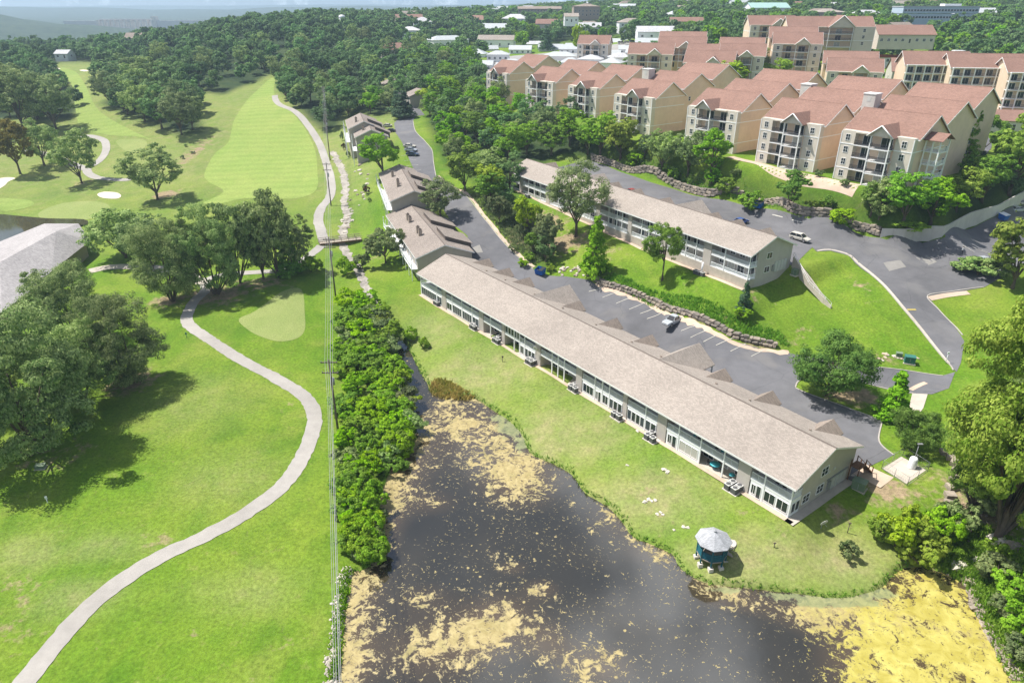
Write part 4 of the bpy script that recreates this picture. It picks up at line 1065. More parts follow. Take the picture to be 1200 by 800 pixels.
    if stair:
        sx0 = L_+.2
        for k in range(nst):
            s = MB(); s.box(sx0, 5.0, k*fl-.2, sx0+3.6, 9.5, k*fl); s.build('stair_landing', M['frame'], e)
            railing(e, (sx0+3.55, 5.0, 0), (sx0+3.55, 9.5, 0), k*fl, 1.05, 'rail', .2); railing(e, (sx0, 5.0, 0), (sx0+3.5, 5.0, 0), k*fl, 1.05, 'rail', .2)
            if k: 
                s = MB(); s.tube([(sx0+2.6, 5.2, (k-1)*fl), (sx0+2.6, 9.3, k*fl)], .16, 4); s.build('stair_flight', M['frame'], e)
        for x, y in ((sx0+3.5, 4.9), (sx0+3.5, 9.5), (sx0+.3, 4.9), (sx0+1.9, 4.9)):
            p_ = MB(); p_.box(x-.14, y-.14, -3, x+.14, y+.14, h-.2); p_.build('post', M['frame'], e)
        for sgn in (-1, 1):
            s = MB(); s.slab([(sx0-.1, 7.2+sgn*3.2, h-.2), (sx0+4.2, 7.2+sgn*3.2, h-.2), (sx0+4.2, 7.2, h+1.3), (sx0-.1, 7.2, h+1.3)][::sgn], .14); s.build('stair_roof', M['roof_red'], e)
    return e

def on(px, py, z): p = at(px, py, z); return (p.x, p.y, z)
ZT = 21.0
def apt_eave(px, py, ze, ang=AA, **k):
    """front left eave corner seen at a pixel, eave height ze"""
    p = at(px, py, ze); d = Vector((math.cos(ang), math.sin(ang), 0)); n = Vector((-d.y, d.x, 0))
    q = p + d*.6 + n*(-1.3+.0)
    nst = k.get('nst', 4); fl = k.get('fl', 2.9)
    q = q + n*0
    e = apartment(c=(q.x, q.y, ze-nst*fl), ang=ang, **k)
    L_ = k.get('L_', 17.4); W = k.get('W', 16.5)*(1+k.get('wings', 2)*1.0)
    FOOT.append(rect_poly(q, d, n, -4-2*k.get('wings', 2), L_+4, -4, W+3)); return e
apt_eave(988, 152, 32.6, label='nearest red-roofed apartment block with a white open stair on its right end', tower=(-5.2, 17.0), stair=True)
apt_eave(894, 138, 32.6, label='red-roofed apartment block second from the right in the front row', wings=2, tower=(-4.6, 24))
apt_eave(808, 124, 32.6, label='red-roofed apartment block with a stepped roofline, third from the right in the front row', mirror=True, L_=18)
apt_eave(722, 110, 32.6, label='red-roofed apartment block beside the bright yellow-green tree', tower=(-4.5, 18))
apt_eave(668, 100, 32.8, label='smaller red-roofed apartment block above the woods', wings=1, L_=15.5)
apt_eave(618, 93, 33.2, label='red-roofed apartment block, fifth from the right, rising out of the woods', mirror=True, wings=1, L_=17)
apt_eave(572, 84, 33.5, label='leftmost red-roofed apartment block with a wide gable end', wings=1, L_=15)
# blocks of the second row
for i, (px, py, ze, lab, an_, wg) in enumerate([
    (800, 74, 38.5, 'red-roofed block behind the front row with a small front gable', R(-20), 1),
    (735, 64, 40, 'red-roofed block with a pale seam in its roof near the white roofs', R(-14), 0),
    (905, 52, 45, 'red-roofed block with tan gable end among the trees behind the front row', R(-16), 1)]):
    apt_eave(px, py, ze, ang=an_, label=lab, wings=wg, detail=1, L_=20, group='red-roofed apartment blocks behind')
apt_eave(878, 30, 51, ang=R(-5), label='far red-roofed block, left one of the distant pair', wings=0, detail=1, L_=24, group='red-roofed apartment blocks behind')
apt_eave(923, 32, 51, ang=R(-7), label='far red-roofed block, right one of the distant pair', wings=0, detail=1, L_=40, nst=3, group='red-roofed apartment blocks behind')

def gallery(label, c, ang, L_, W, nst, fl, rise, bays, group):
    """long block faced with a grid of open balconies"""
    e = empty('apartment_block', c, ang); tag(e, label, 'apartment building', group)
    h = nst*fl
    gable_block(e, 0, L_, 1.6, W, -4, h, rise, 'peach', 'roof_red', .8)
    s_ = L_/bays
    for k in range(nst+1):
        f = MB(); f.box(-.1, -.3, k*fl-.15, L_+.1, 1.65, k*fl+.1); f.build('balcony_floor', M['frame'], e)
        if k < nst:
            for j in range(bays):
                railing(e, (j*s_+.2, -.2, 0), ((j+1)*s_-.2, -.2, 0), k*fl+.1, 1., 'black_rail', .3)
                window(e, (j+.5)*s_, 1.6, k*fl+1.25, 2.2, 2., '-y', 2, name='glass_door', sill=False)
    for j in range(bays+1):
        p_ = MB(); p_.box(j*s_-.18, -.35, -4, j*s_+.18, -.02, h-.1); p_.build('post', M['frame'], e)
    return e
# the long balconied range at the right, in three joined lengths
gr_ = 'long red-roofed balconied range on the right'
p = at(1064, 75, 40.5); gallery('left length of the far balconied range with red roofs', (p.x, p.y, 28.5), R(-13), 22, 15, 4, 2.9, 4.6, 7, gr_)
p = at(1118, 79, 40.0); gallery('middle length of the far balconied range beside its tall white tower', (p.x, p.y, 28.2), R(-11), 33, 15, 4, 2.9, 4.6, 9, gr_)
p = at(1186, 84, 39.5); gallery('right length of the far balconied range at the picture edge', (p.x, p.y, 27.5), R(-10), 30, 15, 4, 2.9, 4.6, 8, gr_)
p = at(1113, 100, 28.5); tw = empty('lift_tower', (p.x, p.y, 27.0), R(-11)); tag(tw, 'tall white lift tower with a small blue sign on the balconied range', 'tower')
f = MB(); f.box(-1.9, -1.6, -3, 1.9, 2.2, 15.5); f.build('shaft', M['wall_white'], tw); f = MB(); f.box(-2.1, -1.8, 15.5, 2.1, 2.4, 15.8); f.build('cap', M['frame'], tw)
f = MB(); f.box(-.9, -1.66, 3.2, 1.0, -1.605, 4.6); f.build('sign', mat('sign_blue', (.12, .35, .6), .5), tw)

# ---- smaller houses
def house(name, label, c, ang, L_, W, h, rise, roofm, wallm, hip=False, group=None, cat='house', nwin=None, door=True):
    e = empty(name, c, ang); tag(e, label, cat, group); ov = .5; zr = h+rise
    if hip:
        wl = MB(); wl.box(-L_/2, -W/2, -3, L_/2, W/2, h); wl.build('wall', M[wallm], e)
        a, b, k = L_/2+ov, W/2+ov, max(.2, L_/2-W/2)
        r_ = MB(); r_.add([(-a,-b,h),(a,-b,h),(a,b,h),(-a,b,h),(-k,0,zr),(k,0,zr)], [(0,1,5,4),(1,2,5),(2,3,4,5),(3,0,4),(3,2,1,0)]); r_.build('roof', M[roofm], e)
    else:
        sl = rise/(W/2+ov)
        wl = MB(); wl.prism([(-W/2,-3),(W/2,-3),(W/2,h+ov*sl-.1),(0,zr-.14),(-W/2,h+ov*sl-.1)], -L_/2, L_/2); wl.build('wall', M[wallm], e)
        for s in (-1, 1):
            r_ = MB(); r_.slab([(-L_/2-ov, s*(W/2+ov), h), (L_/2+ov, s*(W/2+ov), h), (L_/2+ov, 0, zr), (-L_/2-ov, 0, zr)][::-s], .14); r_.build('roof', M[roofm], e)
    n = nwin or max(2, int(L_/3.2)); s_ = L_/n
    for k in range(n):
        x = -L_/2+s_*(k+.5)
        for q in range(max(1, int(h/2.8))):
            if door and k == n//2 and q == 0:
                window(e, x, -W/2, 1.05, .95, 2.0, '-y', 1, name='door', sill=False, glass='dark_door')
            else: window(e, x, -W/2, 1.5+q*2.8, 1.3, 1.3, '-y', 2)
    window(e, L_/2, 0, 1.5, 1.2, 1.2, '+x', 2); window(e, -L_/2, 0, 1.5, 1.2, 1.2, '-x', 2)
    FOOT.append(rect_poly(Vector((c[0], c[1], 0)), Vector((math.cos(ang), math.sin(ang), 0)), Vector((-math.sin(ang), math.cos(ang), 0)), -L_/2-2, L_/2+2, -W/2-3, W/2+2))
    return e
def house_px(label, px, py, z, wid, **k):
    """centre of the front wall foot seen at a pixel (height z); wid pixels wide"""
    D = k.pop('D', None)
    if D: z = CAM_H - D*math.tan(PITCH-math.atan((400-py)/FPX))
    p = at(px, py, z); return house(k.pop('name', 'house'), label, (p.x, p.y, z), k.pop('ang', 0), wpx(p, wid), k.pop('W', 9), k.pop('h', 3), k.pop('rise', 2.4), k.pop('roofm', 'roof_white'), k.pop('wallm', 'white'), **k)
# ------------------------------------------------------------------ planting
def leaf_material(name, dark, light, trans=.36, warm=None):
    m = bpy.data.materials.new(name); m.use_nodes = True; t = m.node_tree; t.nodes.clear()
    N = lambda ty: t.nodes.new(ty); L = t.links.new
    geo = N('ShaderNodeNewGeometry'); oi = N('ShaderNodeObjectInfo'); tcx = N('ShaderNodeTexCoord')
    n = N('ShaderNodeTexNoise'); n.inputs['Scale'].default_value = .45; n.inputs['Detail'].default_value = 3; L(tcx.outputs['Object'], n.inputs['Vector'])
    a = N('ShaderNodeMath'); a.operation = 'MULTIPLY_ADD'; L(geo.outputs['Random Per Island'], a.inputs[0]); a.inputs[1].default_value = .75
    r = N('ShaderNodeMapRange'); r.inputs[1].default_value, r.inputs[2].default_value, r.inputs[3].default_value, r.inputs[4].default_value = .3, .7, -.25, .45; L(n.outputs['Fac'], r.inputs[0]); L(r.outputs[0], a.inputs[2])
    mx_ = N('ShaderNodeMix'); mx_.data_type = 'RGBA'; mx_.clamp_factor = True; mx_.inputs['A'].default_value = dark+(1,); mx_.inputs['B'].default_value = light+(1,); L(a.outputs[0], mx_.inputs['Factor'])
    hs = N('ShaderNodeHueSaturation'); L(mx_.outputs['Result'], hs.inputs['Color'])
    h = N('ShaderNodeMapRange'); h.inputs[3].default_value, h.inputs[4].default_value = .488, .512; L(oi.outputs['Random'], h.inputs[0]); L(h.outputs[0], hs.inputs['Hue'])
    fr = N('ShaderNodeMath'); fr.operation = 'FRACT'; ml = N('ShaderNodeMath'); ml.operation = 'MULTIPLY'; ml.inputs[1].default_value = 7.31; L(oi.outputs['Random'], ml.inputs[0]); L(ml.outputs[0], fr.inputs[0])
    v = N('ShaderNodeMapRange'); v.inputs[3].default_value, v.inputs[4].default_value = .8, 1.25; L(fr.outputs[0], v.inputs[0]); L(v.outputs[0], hs.inputs['Value'])
    s_ = N('ShaderNodeMapRange'); s_.inputs[3].default_value, s_.inputs[4].default_value = .92, 1.08; L(fr.outputs[0], s_.inputs[0]); L(s_.outputs[0], hs.inputs['Saturation'])
    d = N('ShaderNodeBsdfPrincipled'); d.inputs['Roughness'].default_value = .6; d.inputs['Specular IOR Level'].default_value = .06; L(hs.outputs[0], d.inputs['Base Color'])
    tr = N('ShaderNodeBsdfTranslucent'); L(hs.outputs[0], tr.inputs['Color'])
    ms = N('ShaderNodeMixShader'); ms.inputs[0].default_value = trans; L(d.outputs[0], ms.inputs[1]); L(tr.outputs[0], ms.inputs[2])
    o = N('ShaderNodeOutputMaterial'); L(ms.outputs[0], o.inputs['Surface'])
    MATS[name] = m; return m
M['leaf'] = leaf_material('leaf', (.085, .165, .035), (.44, .53, .22))
M['leaf_dark'] = leaf_material('leaf_dark', (.055, .12, .025), (.22, .33, .085))
M['leaf_fresh'] = leaf_material('leaf_fresh', (.12, .23, .02), (.38, .49, .09))
M['leaf_shrub'] = leaf_material('leaf_shrub', (.15, .3, .018), (.37, .57, .055))
M['leaf_wood'] = leaf_material('leaf_wood', (.06, .145, .045), (.26, .4, .15))
M['leaf_bright'] = leaf_material('leaf_bright', (.105, .25, .018), (.29, .49, .06))
M['leaf_lime'] = leaf_material('leaf_lime', (.18, .3, .02), (.4, .52, .075))
M['leaf_yellow'] = leaf_material('leaf_yellow', (.16, .13, .02), (.3, .23, .04))
M['leaf_grey'] = leaf_material('leaf_grey', (.12, .17, .07), (.26, .3, .13))
M['leaf_conifer'] = leaf_material('leaf_conifer', (.05, .115, .06), (.12, .2, .1), .15)
M['leaf_red'] = leaf_material('leaf_red', (.06, .03, .015), (.13, .06, .03), .2)
M['cattail'] = leaf_material('cattail', (.26, .28, .05), (.52, .42, .14))

def unit(v): return v / (np.linalg.norm(v, axis=-1, keepdims=True) + 1e-9)
def leaf_mesh(name, C, Nn, S, r, asp=.6):
    n = len(C)
    rv = unit(r.normal(size=(n, 3))); t = unit(np.cross(Nn, rv)); b = np.cross(Nn, t)
    S = S[:, None]
    V = np.stack([C - t*S, C - b*S*asp + Nn*S*.15, C + t*S, C + b*S*asp + Nn*S*.15], 1).reshape(-1, 3)
    F = np.arange(n*4).reshape(-1, 4)
    return mesh_np(name, V, F)

def crown(name, seed, w, h, base=.22, lobes=16, clumps=12, leaves=40, leaf=.3, shape='round', gap=.0):
    """leaf clumps on many uneven lobes; w crown width, h total height, base = fraction of bare trunk"""
    r = np.random.default_rng(seed)
    cz = h*(base + (1-base)*.48); az = h*(1-base)*.52; ar = w/2
    LC, LR = [], []
    k = 0
    while len(LC) < lobes and k < 4000:
        k += 1
        d = unit(r.normal(size=3)); rad = r.uniform(.3, .78)**.8
        if shape == 'cone':
            zf = r.uniform(0, 1)**1.3; a = r.uniform(0, 6.283); q = (1-zf)*.8*r.uniform(.4, 1)
            p = np.array([ar*q*math.cos(a), ar*q*math.sin(a), h*(base+(1-base)*zf*.92)]); lr = ar*(.22+.28*(1-zf))
        else:
            p = np.array([d[0]*ar*rad, d[1]*ar*rad, cz + d[2]*az*rad*(.9 if d[2] > 0 else .75)])
            lr = ar*r.uniform(.2, .36)*(1.1-.35*rad)
            if shape == 'tall': lr *= .9
        if any(np.linalg.norm(p-q_) < .5*min(lr, l_) for q_, l_ in zip(LC, LR)): continue
        LC.append(p); LR.append(lr)
    LC, LR = np.array(LC), np.array(LR)
    cen = np.array([0, 0, cz])
    CC, CN, CR = [], [], []
    for p, lr in zip(LC, LR):
        out = unit((p-cen) + np.array([0, 0, .35*az]))
        D = unit(r.normal(size=(clumps*3, 3))); D = D[(D@out) > -.35][:clumps]
        CC.append(p + D*lr*r.uniform(.7, 1.15, (len(D), 1))*np.array([1, 1, .85])); CN.append(D); CR.append(np.full(len(D), lr*.36))
    CC, CN, CR = np.concatenate(CC), np.concatenate(CN), np.concatenate(CR)
    n = len(CC)*leaves
    idx = np.repeat(np.arange(len(CC)), leaves)
    off = unit(r.normal(size=(n, 3)))*(r.uniform(0, 1, (n, 1))**.2)*CR[idx][:, None]*np.array([1.25, 1.25, .55])
    C = CC[idx] + off
    Nn = unit(.5*CN[idx] + 1.0*unit(off) + .6*np.array([0, 0, 1]) + .28*r.normal(size=(n, 3)))
    S = leaf*r.uniform(.55, 1.25, n)
    keep = C[:, 2] > h*base*.55
    if gap: keep &= (np.sin(C[:, 0]*1.7/w*10+seed)+np.sin(C[:, 1]*1.9/w*10)+np.sin(C[:, 2]*2/w*10) < 3-gap*3)
    return leaf_mesh(name, C[keep], Nn[keep], S[keep], r), LC, LR

def trunk_mesh(name, seed, w, h, base, LC, nl=7, lean=0.0):
    r = np.random.default_rng(seed+99); mb = MB(); tr = max(.11, .024*h)
    top = h*(base+(1-base)*.55)
    pts = [(lean*z/h + .12*math.sin(z*.7+seed)*z/h, .12*math.cos(z*.9+seed)*z/h, z) for z in np.linspace(-.4, top, 7)]
    mb.tube(pts, [tr*(1.5 if i == 0 else 1)*(1-.75*i/6) for i in range(7)], 8)
    for k in r.permutation(len(LC))[:nl]:
        p = LC[k]; z0 = min(h*base*r.uniform(.75, 1.3), p[2]*.8); s = Vector((0, 0, z0)); e = Vector(p)
        m_ = s.lerp(e, .5) + Vector((r.normal()*.05*w, r.normal()*.05*w, .04*h))
        mb.tube([s, m_, e], [tr*.5, tr*.32, tr*.1], 5, False)
    return mb.mesh(name)

PROTO = {}
def proto(key, seed, w, h, matname, **k):
    nl = k.pop('limbs', 7); b = k.get('base', .22)
    me, LC, LR = crown(key+'_crown', seed, w, h, **k)
    me.materials.append(M[matname])
    tm = trunk_mesh(key+'_trunk', seed, w, h, b, LC, nl); tm.materials.append(M['bark'])
    PROTO[key] = (me, tm, w, h)
# near, finely leaved kinds
for i in range(3): proto(f'oak_near{i}', 11+i, 20, 18, 'leaf', base=.05, lobes=44, clumps=13, leaves=105, leaf=.165)
proto('maple_near', 21, 16, 20, 'leaf_fresh', base=.1, lobes=48, clumps=13, leaves=110, leaf=.15)
proto('round_near', 23, 13, 9, 'leaf_dark', base=.12, lobes=36, clumps=15, leaves=60, leaf=.14)
proto('round_bright', 24, 11, 11, 'leaf_bright', base=.3, lobes=24, clumps=14, leaves=52, leaf=.14)
proto('open_oak', 25, 16, 16, 'leaf', base=.2, lobes=26, clumps=12, leaves=50, leaf=.19, limbs=12, gap=.3)
# middle distance
for i in range(4): proto(f'oak_mid{i}', 31+i, 14, 14, 'leaf', base=.12, lobes=26, clumps=12, leaves=32, leaf=.25)
for i in range(4): proto(f'wood{i}', 41+i, 11, 13, 'leaf_wood', base=.12, lobes=20, clumps=11, leaves=27, leaf=.28)
for i in range(2): proto(f'bright{i}', 51+i, 11, 13, 'leaf_bright', base=.12, lobes=20, clumps=11, leaves=27, leaf=.27)
proto('lime', 55, 9, 10, 'leaf_lime', base=.14, lobes=20, clumps=11, leaves=27, leaf=.25)
proto('yellow', 56, 12, 12, 'leaf_yellow', base=.2, lobes=20, clumps=11, leaves=27, leaf=.27)
proto('grey', 57, 8, 7, 'leaf_grey', base=.2, lobes=20, clumps=11, leaves=26, leaf=.24, gap=.2)
proto('cone', 58, 6, 10, 'leaf_conifer', base=.08, lobes=34, clumps=10, leaves=20, leaf=.24, shape='cone')
proto('cone_bright', 59, 6, 11, 'leaf_bright', base=.1, lobes=34, clumps=10, leaves=22, leaf=.26, shape='cone')
# shrubs
for i in range(3): proto(f'shrub{i}', 61+i, 4.2, 3.4, 'leaf_shrub', base=.02, lobes=18, clumps=10, leaves=26, leaf=.15, limbs=4)
for i in range(2): proto(f'shrub_dark{i}', 65+i, 4.2, 3.2, 'leaf', base=.02, lobes=16, clumps=10, leaves=24, leaf=.15, limbs=4)
proto('shrub_lime', 67, 4.5, 3.2, 'leaf_lime', base=.02, lobes=18, clumps=10, leaves=26, leaf=.16, limbs=4)
proto('shrub_grey', 68, 4.2, 3.4, 'leaf_grey', base=.02, lobes=16, clumps=10, leaves=24, leaf=.15, limbs=4)
proto('shrub_red', 69, 2.5, 2.4, 'leaf_red', base=.02, lobes=10, clumps=8, leaves=20, leaf=.15, limbs=3)

TREES = []          # (apparent size, name, key, location, scale xy, scale z, label, group, cat)
def plant(key, loc, w, h, label, group=None, name='tree', cat='tree', rz=None, lean=None, trunk=True):
    me, tm, pw, ph = PROTO[key]
    if (key.startswith('oak') or key == 'maple_near') and loc[1] < 175: loc = (loc[0], loc[1], loc[2]-.09*h); h *= 1.08
    e = empty(name, loc, random.uniform(0, 6.28) if rz is None else rz)
    sx_ = w/pw; sz_ = h/ph
    e.scale = (sx_*random.uniform(.94, 1.06), sx_*random.uniform(.94, 1.06), sz_)
    if trunk: link('trunk', tm, None, e)
    link('crown', me, None, e)
    tag(e, label, cat, group)
    return e
def tree(key, px, py, w, h, label, group=None, name='tree', cat='tree'):
    """px, py = foot of the trunk in the photograph; w, h = apparent size there"""
    p = g(px, py)
    return plant(key, (p.x, p.y, p.z-.1), wpx(p, w), hpx(p, h), label, group, name, cat)
# ---- houses in the town, clubhouse, dam
HL = [  # label, px, py, z, width px, options
 ('white-roofed home beside the leftmost red-roofed block', 600,80,25.5,26,dict(ang=R(-12),hip=True)),
 ('low white-roofed home at the left end of the white-roofed row', 566,82,25.5,24,dict(ang=R(-8))),
 ('small white two-storey house left of the white-roofed row', 576,66,27,14,dict(h=5,W=7,ang=R(10))),
 ('white-roofed home with dark windows in the middle of the white-roofed row', 628,76,26,26,dict(ang=R(-8),h=4,hip=True)),
 ('largest white-roofed house of the row with a shaded porch', 656,76,26.5,38,dict(ang=R(-6),h=5.4,W=12,hip=True)),
 ('white-roofed house close behind the red roofs', 668,84,27,24,dict(ang=R(-10),h=5,hip=True)),
 ('white-roofed house partly behind a pale tree', 676,62,28,26,dict(ang=R(-6),h=4.5)),
 ('two-storey white house right of the pale tall tree', 714,59,31,26,dict(ang=R(-6),h=5.6,W=11)),
 ('low white-roofed building between the pale tree and the red roofs', 712,71,30,28,dict(ang=R(-8),h=3.6)),
 ('white-roofed shed by the parked cars in the town', 735,64,32,20,dict(ang=R(-8),h=3.2)),
 ('tan-roofed bungalow among trees above the white roofs', 613,51,29,22,dict(roofm='roof_taupe',wallm='beige',ang=R(-5),W=10)),
 ('small tan cottage left of the tan-roofed bungalow', 604,58,28.5,14,dict(roofm='roof_taupe',wallm='white',W=7)),
 ('brown-roofed cottage right of the tan-roofed bungalow', 635,53,29.5,14,dict(roofm='roof_taupe',wallm='beige',W=8)),
 ('tan gabled house alone in the far trees', 697,41,35,11,dict(roofm='roof_taupe',wallm='beige',W=12,ang=R(70),h=4)),
 ('far grey building with a long low roof on the ridge', 632,18,50,50,dict(D=800,roofm='roof_brown',wallm='masonry',W=16,h=6)),
 ('far brick building with a hipped grey roof', 686,19,53,30,dict(D=700,roofm='roof_brown',wallm='masonry',W=22,h=8,hip=True)),
 ('far pale building below the brick one', 669,26,46,16,dict(D=600,roofm='roof_taupe',wallm='white',W=12,h=4)),
 ('far pale grey house on the right of the ridge', 731,15,55,26,dict(D=800,roofm='roof_white',wallm='white',W=16,h=6)),
 ('far white gabled house by the town road', 782,14,56,10,dict(D=850,roofm='roof_white',wallm='white',W=14,h=7,ang=R(80))),
 ('green-roofed hall on the far hill', 897,17,58,44,dict(D=650,roofm='roof_green',wallm='white',W=24,h=5,rise=4)),
 ('long pale block on the far skyline', 868,11,57,32,dict(D=900,roofm='roof_taupe',wallm='beige',W=20,h=9)),
 ('low flat taupe-roofed building right of the green-roofed hall', 968,21,57,34,dict(D=600,roofm='roof_taupe',wallm='masonry',W=20,h=4,hip=True)),
 ('white gabled townhouse, left of the far row', 955,11,57,14,dict(D=900,roofm='roof_brown',wallm='white',W=14,h=7)),
 ('white gabled townhouse, middle of the far row', 975,11,57,14,dict(D=900,roofm='roof_brown',wallm='white',W=14,h=7)),
 ('white gabled townhouse, right end of the far row', 993,11,57,14,dict(D=900,roofm='roof_brown',wallm='white',W=14,h=7)),
 ('long red-roofed clubroom behind the far trees', 1054,50,43,62,dict(roofm='roof_red',wallm='beige',W=16,h=4,rise=4.5,ang=R(-6))),
 ('red-roofed lodge with a cream gable before the balconied range', 1064,95,29.5,44,dict(roofm='roof_red',wallm='wall_white',W=17,h=4.5,rise=5.2,ang=R(-18))),
 ('low red-roofed annex at the parking by the right-hand trees', 1172,150,21.5,66,dict(roofm='roof_red',wallm='beige',W=12,h=3.2,rise=3,ang=R(-12))),
 ('small building with bright red-orange roof among trees', 1025,74,33,60,dict(roofm='roof_orange',wallm='white',W=6,h=3,rise=1.2)),
 ('grey gabled block half hidden at the bend of the street', 494,128,16.5,22,dict(roofm='roof_grey',wallm='siding_green',W=14,h=6.5,rise=2.6,ang=R(-62))),
 ('grey-roofed block deeper in the trees at the street bend', 463,113,17.5,15,dict(roofm='roof_grey',wallm='siding_green',W=13,h=6.5,rise=2.4,ang=R(-62))),
 ('pale bungalow at the far end of the left fairway', 77,68,27,15,dict(roofm='roof_slate',wallm='white',W=10,h=3)),
 ('brown-roofed house in the trees above the left fairway', 160,50,33,18,dict(roofm='roof_brown',wallm='masonry',W=12,h=3.5,rise=4)),
 ('pale house glimpsed through the wooded hillside', 455,62,28,16,dict(roofm='roof_taupe',wallm='white',W=8,h=3)),
 ('tan-roofed house by the far street among trees', 516,55,29,20,dict(roofm='roof_taupe',wallm='beige',W=9,h=3.5)),
 ('white cottage beside the far street', 535,60,28.5,12,dict(roofm='roof_taupe',wallm='white',W=7,h=3.5)),
]
M['roof_green'] = mat('roof_green', (.3, .45, .42), .5, .06, .3); M['roof_orange'] = mat('roof_orange', (.42, .11, .06), .7, .1, .5)
for lab, px, py, z, w_, k in HL: house_px(lab, px, py, z, w_, group=None, **k)

# more of the town: white-roofed homes packed behind the red roofs
WH = [(640,86,26,22),(584,76,26,20),(692,80,27.5,22),(700,70,29,20),(726,78,30,20),(748,74,31.5,22),(610,68,27,20),(645,66,27.5,22),(692,60,29.5,20),(737,57,32,18),(757,63,33,20),(560,72,26,16),(625,60,28,18),(668,68,28,20),(716,86,29,20),(770,70,33.5,18),(595,90,25,20)]
wl_ = ['at the back of the row', 'near the small white house', 'close behind the fourth red block', 'beside the pale tall tree', 'between two red roofs', 'left of the red roof with the pale seam', 'below the tan cottages', 'in the middle of the cluster', 'right of the tan cottages', 'by the town car park', 'at the right end of the cluster', 'at the left end of the cluster', 'at the top of the cluster', 'left of the pale tall tree', 'just above the red ridges', 'behind the conifer', 'nearest the leftmost red block']
for (px, py, z, w_), wd_ in zip(WH, wl_): house_px('pale-roofed home '+wd_, px, py, z, w_*1.25, ang=R(random.uniform(-22, 8)), h=random.uniform(4.2, 6.6), W=random.uniform(9, 13), rise=random.uniform(2, 3.2), hip=random.random() < .5, roofm=random.choice(['roof_white', 'roof_white', 'roof_slate']))
sheet('town_pavement', gp([(560,88),(620,92),(700,92),(760,80),(775,60),(740,50),(690,56),(600,66),(560,74)]), M['patch0'] if 'patch0' in M else M.setdefault('patch0', mat('patch0', (.3, .29, .275), .9, .15, .1)), .15, 5.)
sheet('far_parking_lot', gp([(1090,124),(1100,110),(1150,108),(1196,112),(1200,124),(1180,134),(1120,138)]), M['asphalt_old'], .15, 3.)
ribbon('far_drive', [g(*q) for q in [(1140,182),(1150,168),(1146,155),(1160,140)]], 6, M['asphalt_old'], .1, 2)
r_ = random.Random(3)
TH_ = []
for k in range(110):
    px = r_.choice([r_.uniform(430, 640), r_.uniform(560, 800), r_.uniform(760, 1210)]); D = r_.uniform(470, 1050)
    y = D; x = (px-600)/FPX*(D*CP+15*SP)
    if any(math.hypot(x-a, y-b) < 34 for a, b in TH_): continue
    if any(poly_dist(np.array([x]), np.array([y]), F_)[0] > -14 for F_ in FOOT): continue
    TH_.append((x, y)); rm, wm_, wd_ = r_.choice([('roof_taupe', 'white', 'tan'), ('roof_brown', 'beige', 'brown'), ('roof_white', 'white', 'pale'), ('roof_slate', 'white', 'grey'), ('roof_red', 'beige', 'red')])
    house('far_house', 'far %s-roofed house among the town trees' % wd_, (x, y, Tz(x, y)+.6), r_.uniform(-.6, .6), r_.uniform(14, 30), r_.uniform(10, 14), r_.uniform(4, 7.5), r_.uniform(2.5, 4), rm, wm_, hip=r_.random() < .4, group='far %s-roofed town houses' % wd_, nwin=4)
# more red-roofed blocks
apt_eave(676, 52, 40, ang=R(-16), label='red-roofed block at the edge of the white-roofed homes', wings=0, detail=1, L_=18, nst=3, group='red-roofed apartment blocks behind')
apt_eave(770, 56, 42, ang=R(-16), label='red-roofed block with twin roof sections above the conifer', wings=1, detail=1, L_=22, nst=3, group='red-roofed apartment blocks behind')
apt_eave(842, 66, 41, ang=R(-18), label='red-roofed block between the lime tree and the middle blocks', wings=1, detail=1, L_=18, nst=3, group='red-roofed apartment blocks behind')
apt_eave(968, 84, 36.5, ang=R(-20), label='red-roofed block with a cream gable behind the nearest block', wings=1, detail=1, L_=20, nst=3, group='red-roofed apartment blocks behind')
# office block
OZ = CAM_H-560*math.tan(PITCH-math.atan(376/FPX)); p = at(1100, 24, OZ); of = empty('office_building', (p.x, p.y, OZ), R(-2)); tag(of, 'long two-storey pale blue office block on the far right', 'office building')
wd = wpx(p, 87)
for k in range(2):
    f = MB(); f.box(-wd/2, 0, k*4.6-(4 if k == 0 else 0), wd/2, 18, k*4.6+4.2); f.build('wall', M['office_wall'] if 'office_wall' in M else M.setdefault('office_wall', mat('office_wall', (.45, .55, .64), .5, .05, .3)), of)
    f = MB(); f.box(-wd/2+1, -.08, k*4.6+1.4, wd/2-1, -.01, k*4.6+2.6); f.build('window_band', M['glass'], of)
    for j in range(1, 24):
        q = MB(); x = -wd/2+1+(wd-2)*j/24; q.box(x-.2, -.12, k*4.6+1.3, x+.2, -.085, k*4.6+2.7); q.build('mullion', M['white'], of)
f = MB(); f.box(-wd/2-.3, -.3, 8.8, wd/2+.3, 18.3, 9.5); f.build('roof', M['roof_white'], of)
f = MB(); f.box(wd*.08, 5, 9.5, wd*.3, 12, 11); f.build('roof_plant', M['white'], of)
FOOT.append(rect_poly(Vector((p.x, p.y, 0)), Vector((1,0,0)), Vector((0,1,0)), -wd/2, wd/2, -25, 20))
DT = 620.; zt_ = CAM_H-DT*math.tan(PITCH-math.atan((400-34)/FPX)); p = at(402, 34, zt_); wt_ = empty('water_tower', (p.x, p.y, zt_)); tag(wt_, 'small white water tower standing above the far wood', 'water tower')
q = MB(); q.lathe([(2.6, -12), (2.6, 9), (2.2, 10), (.001, 10.6)], 16); q.build('tank', M['white'], wt_)
q = MB(); q.lathe([(2.75, 8.2), (2.75, 8.6)], 16); q.build('band', M['steel'], wt_)
FOOT.append(rect_poly(Vector((p.x, p.y, 0)), Vector((1,0,0)), Vector((0,1,0)), -5, 5, -30, 5))
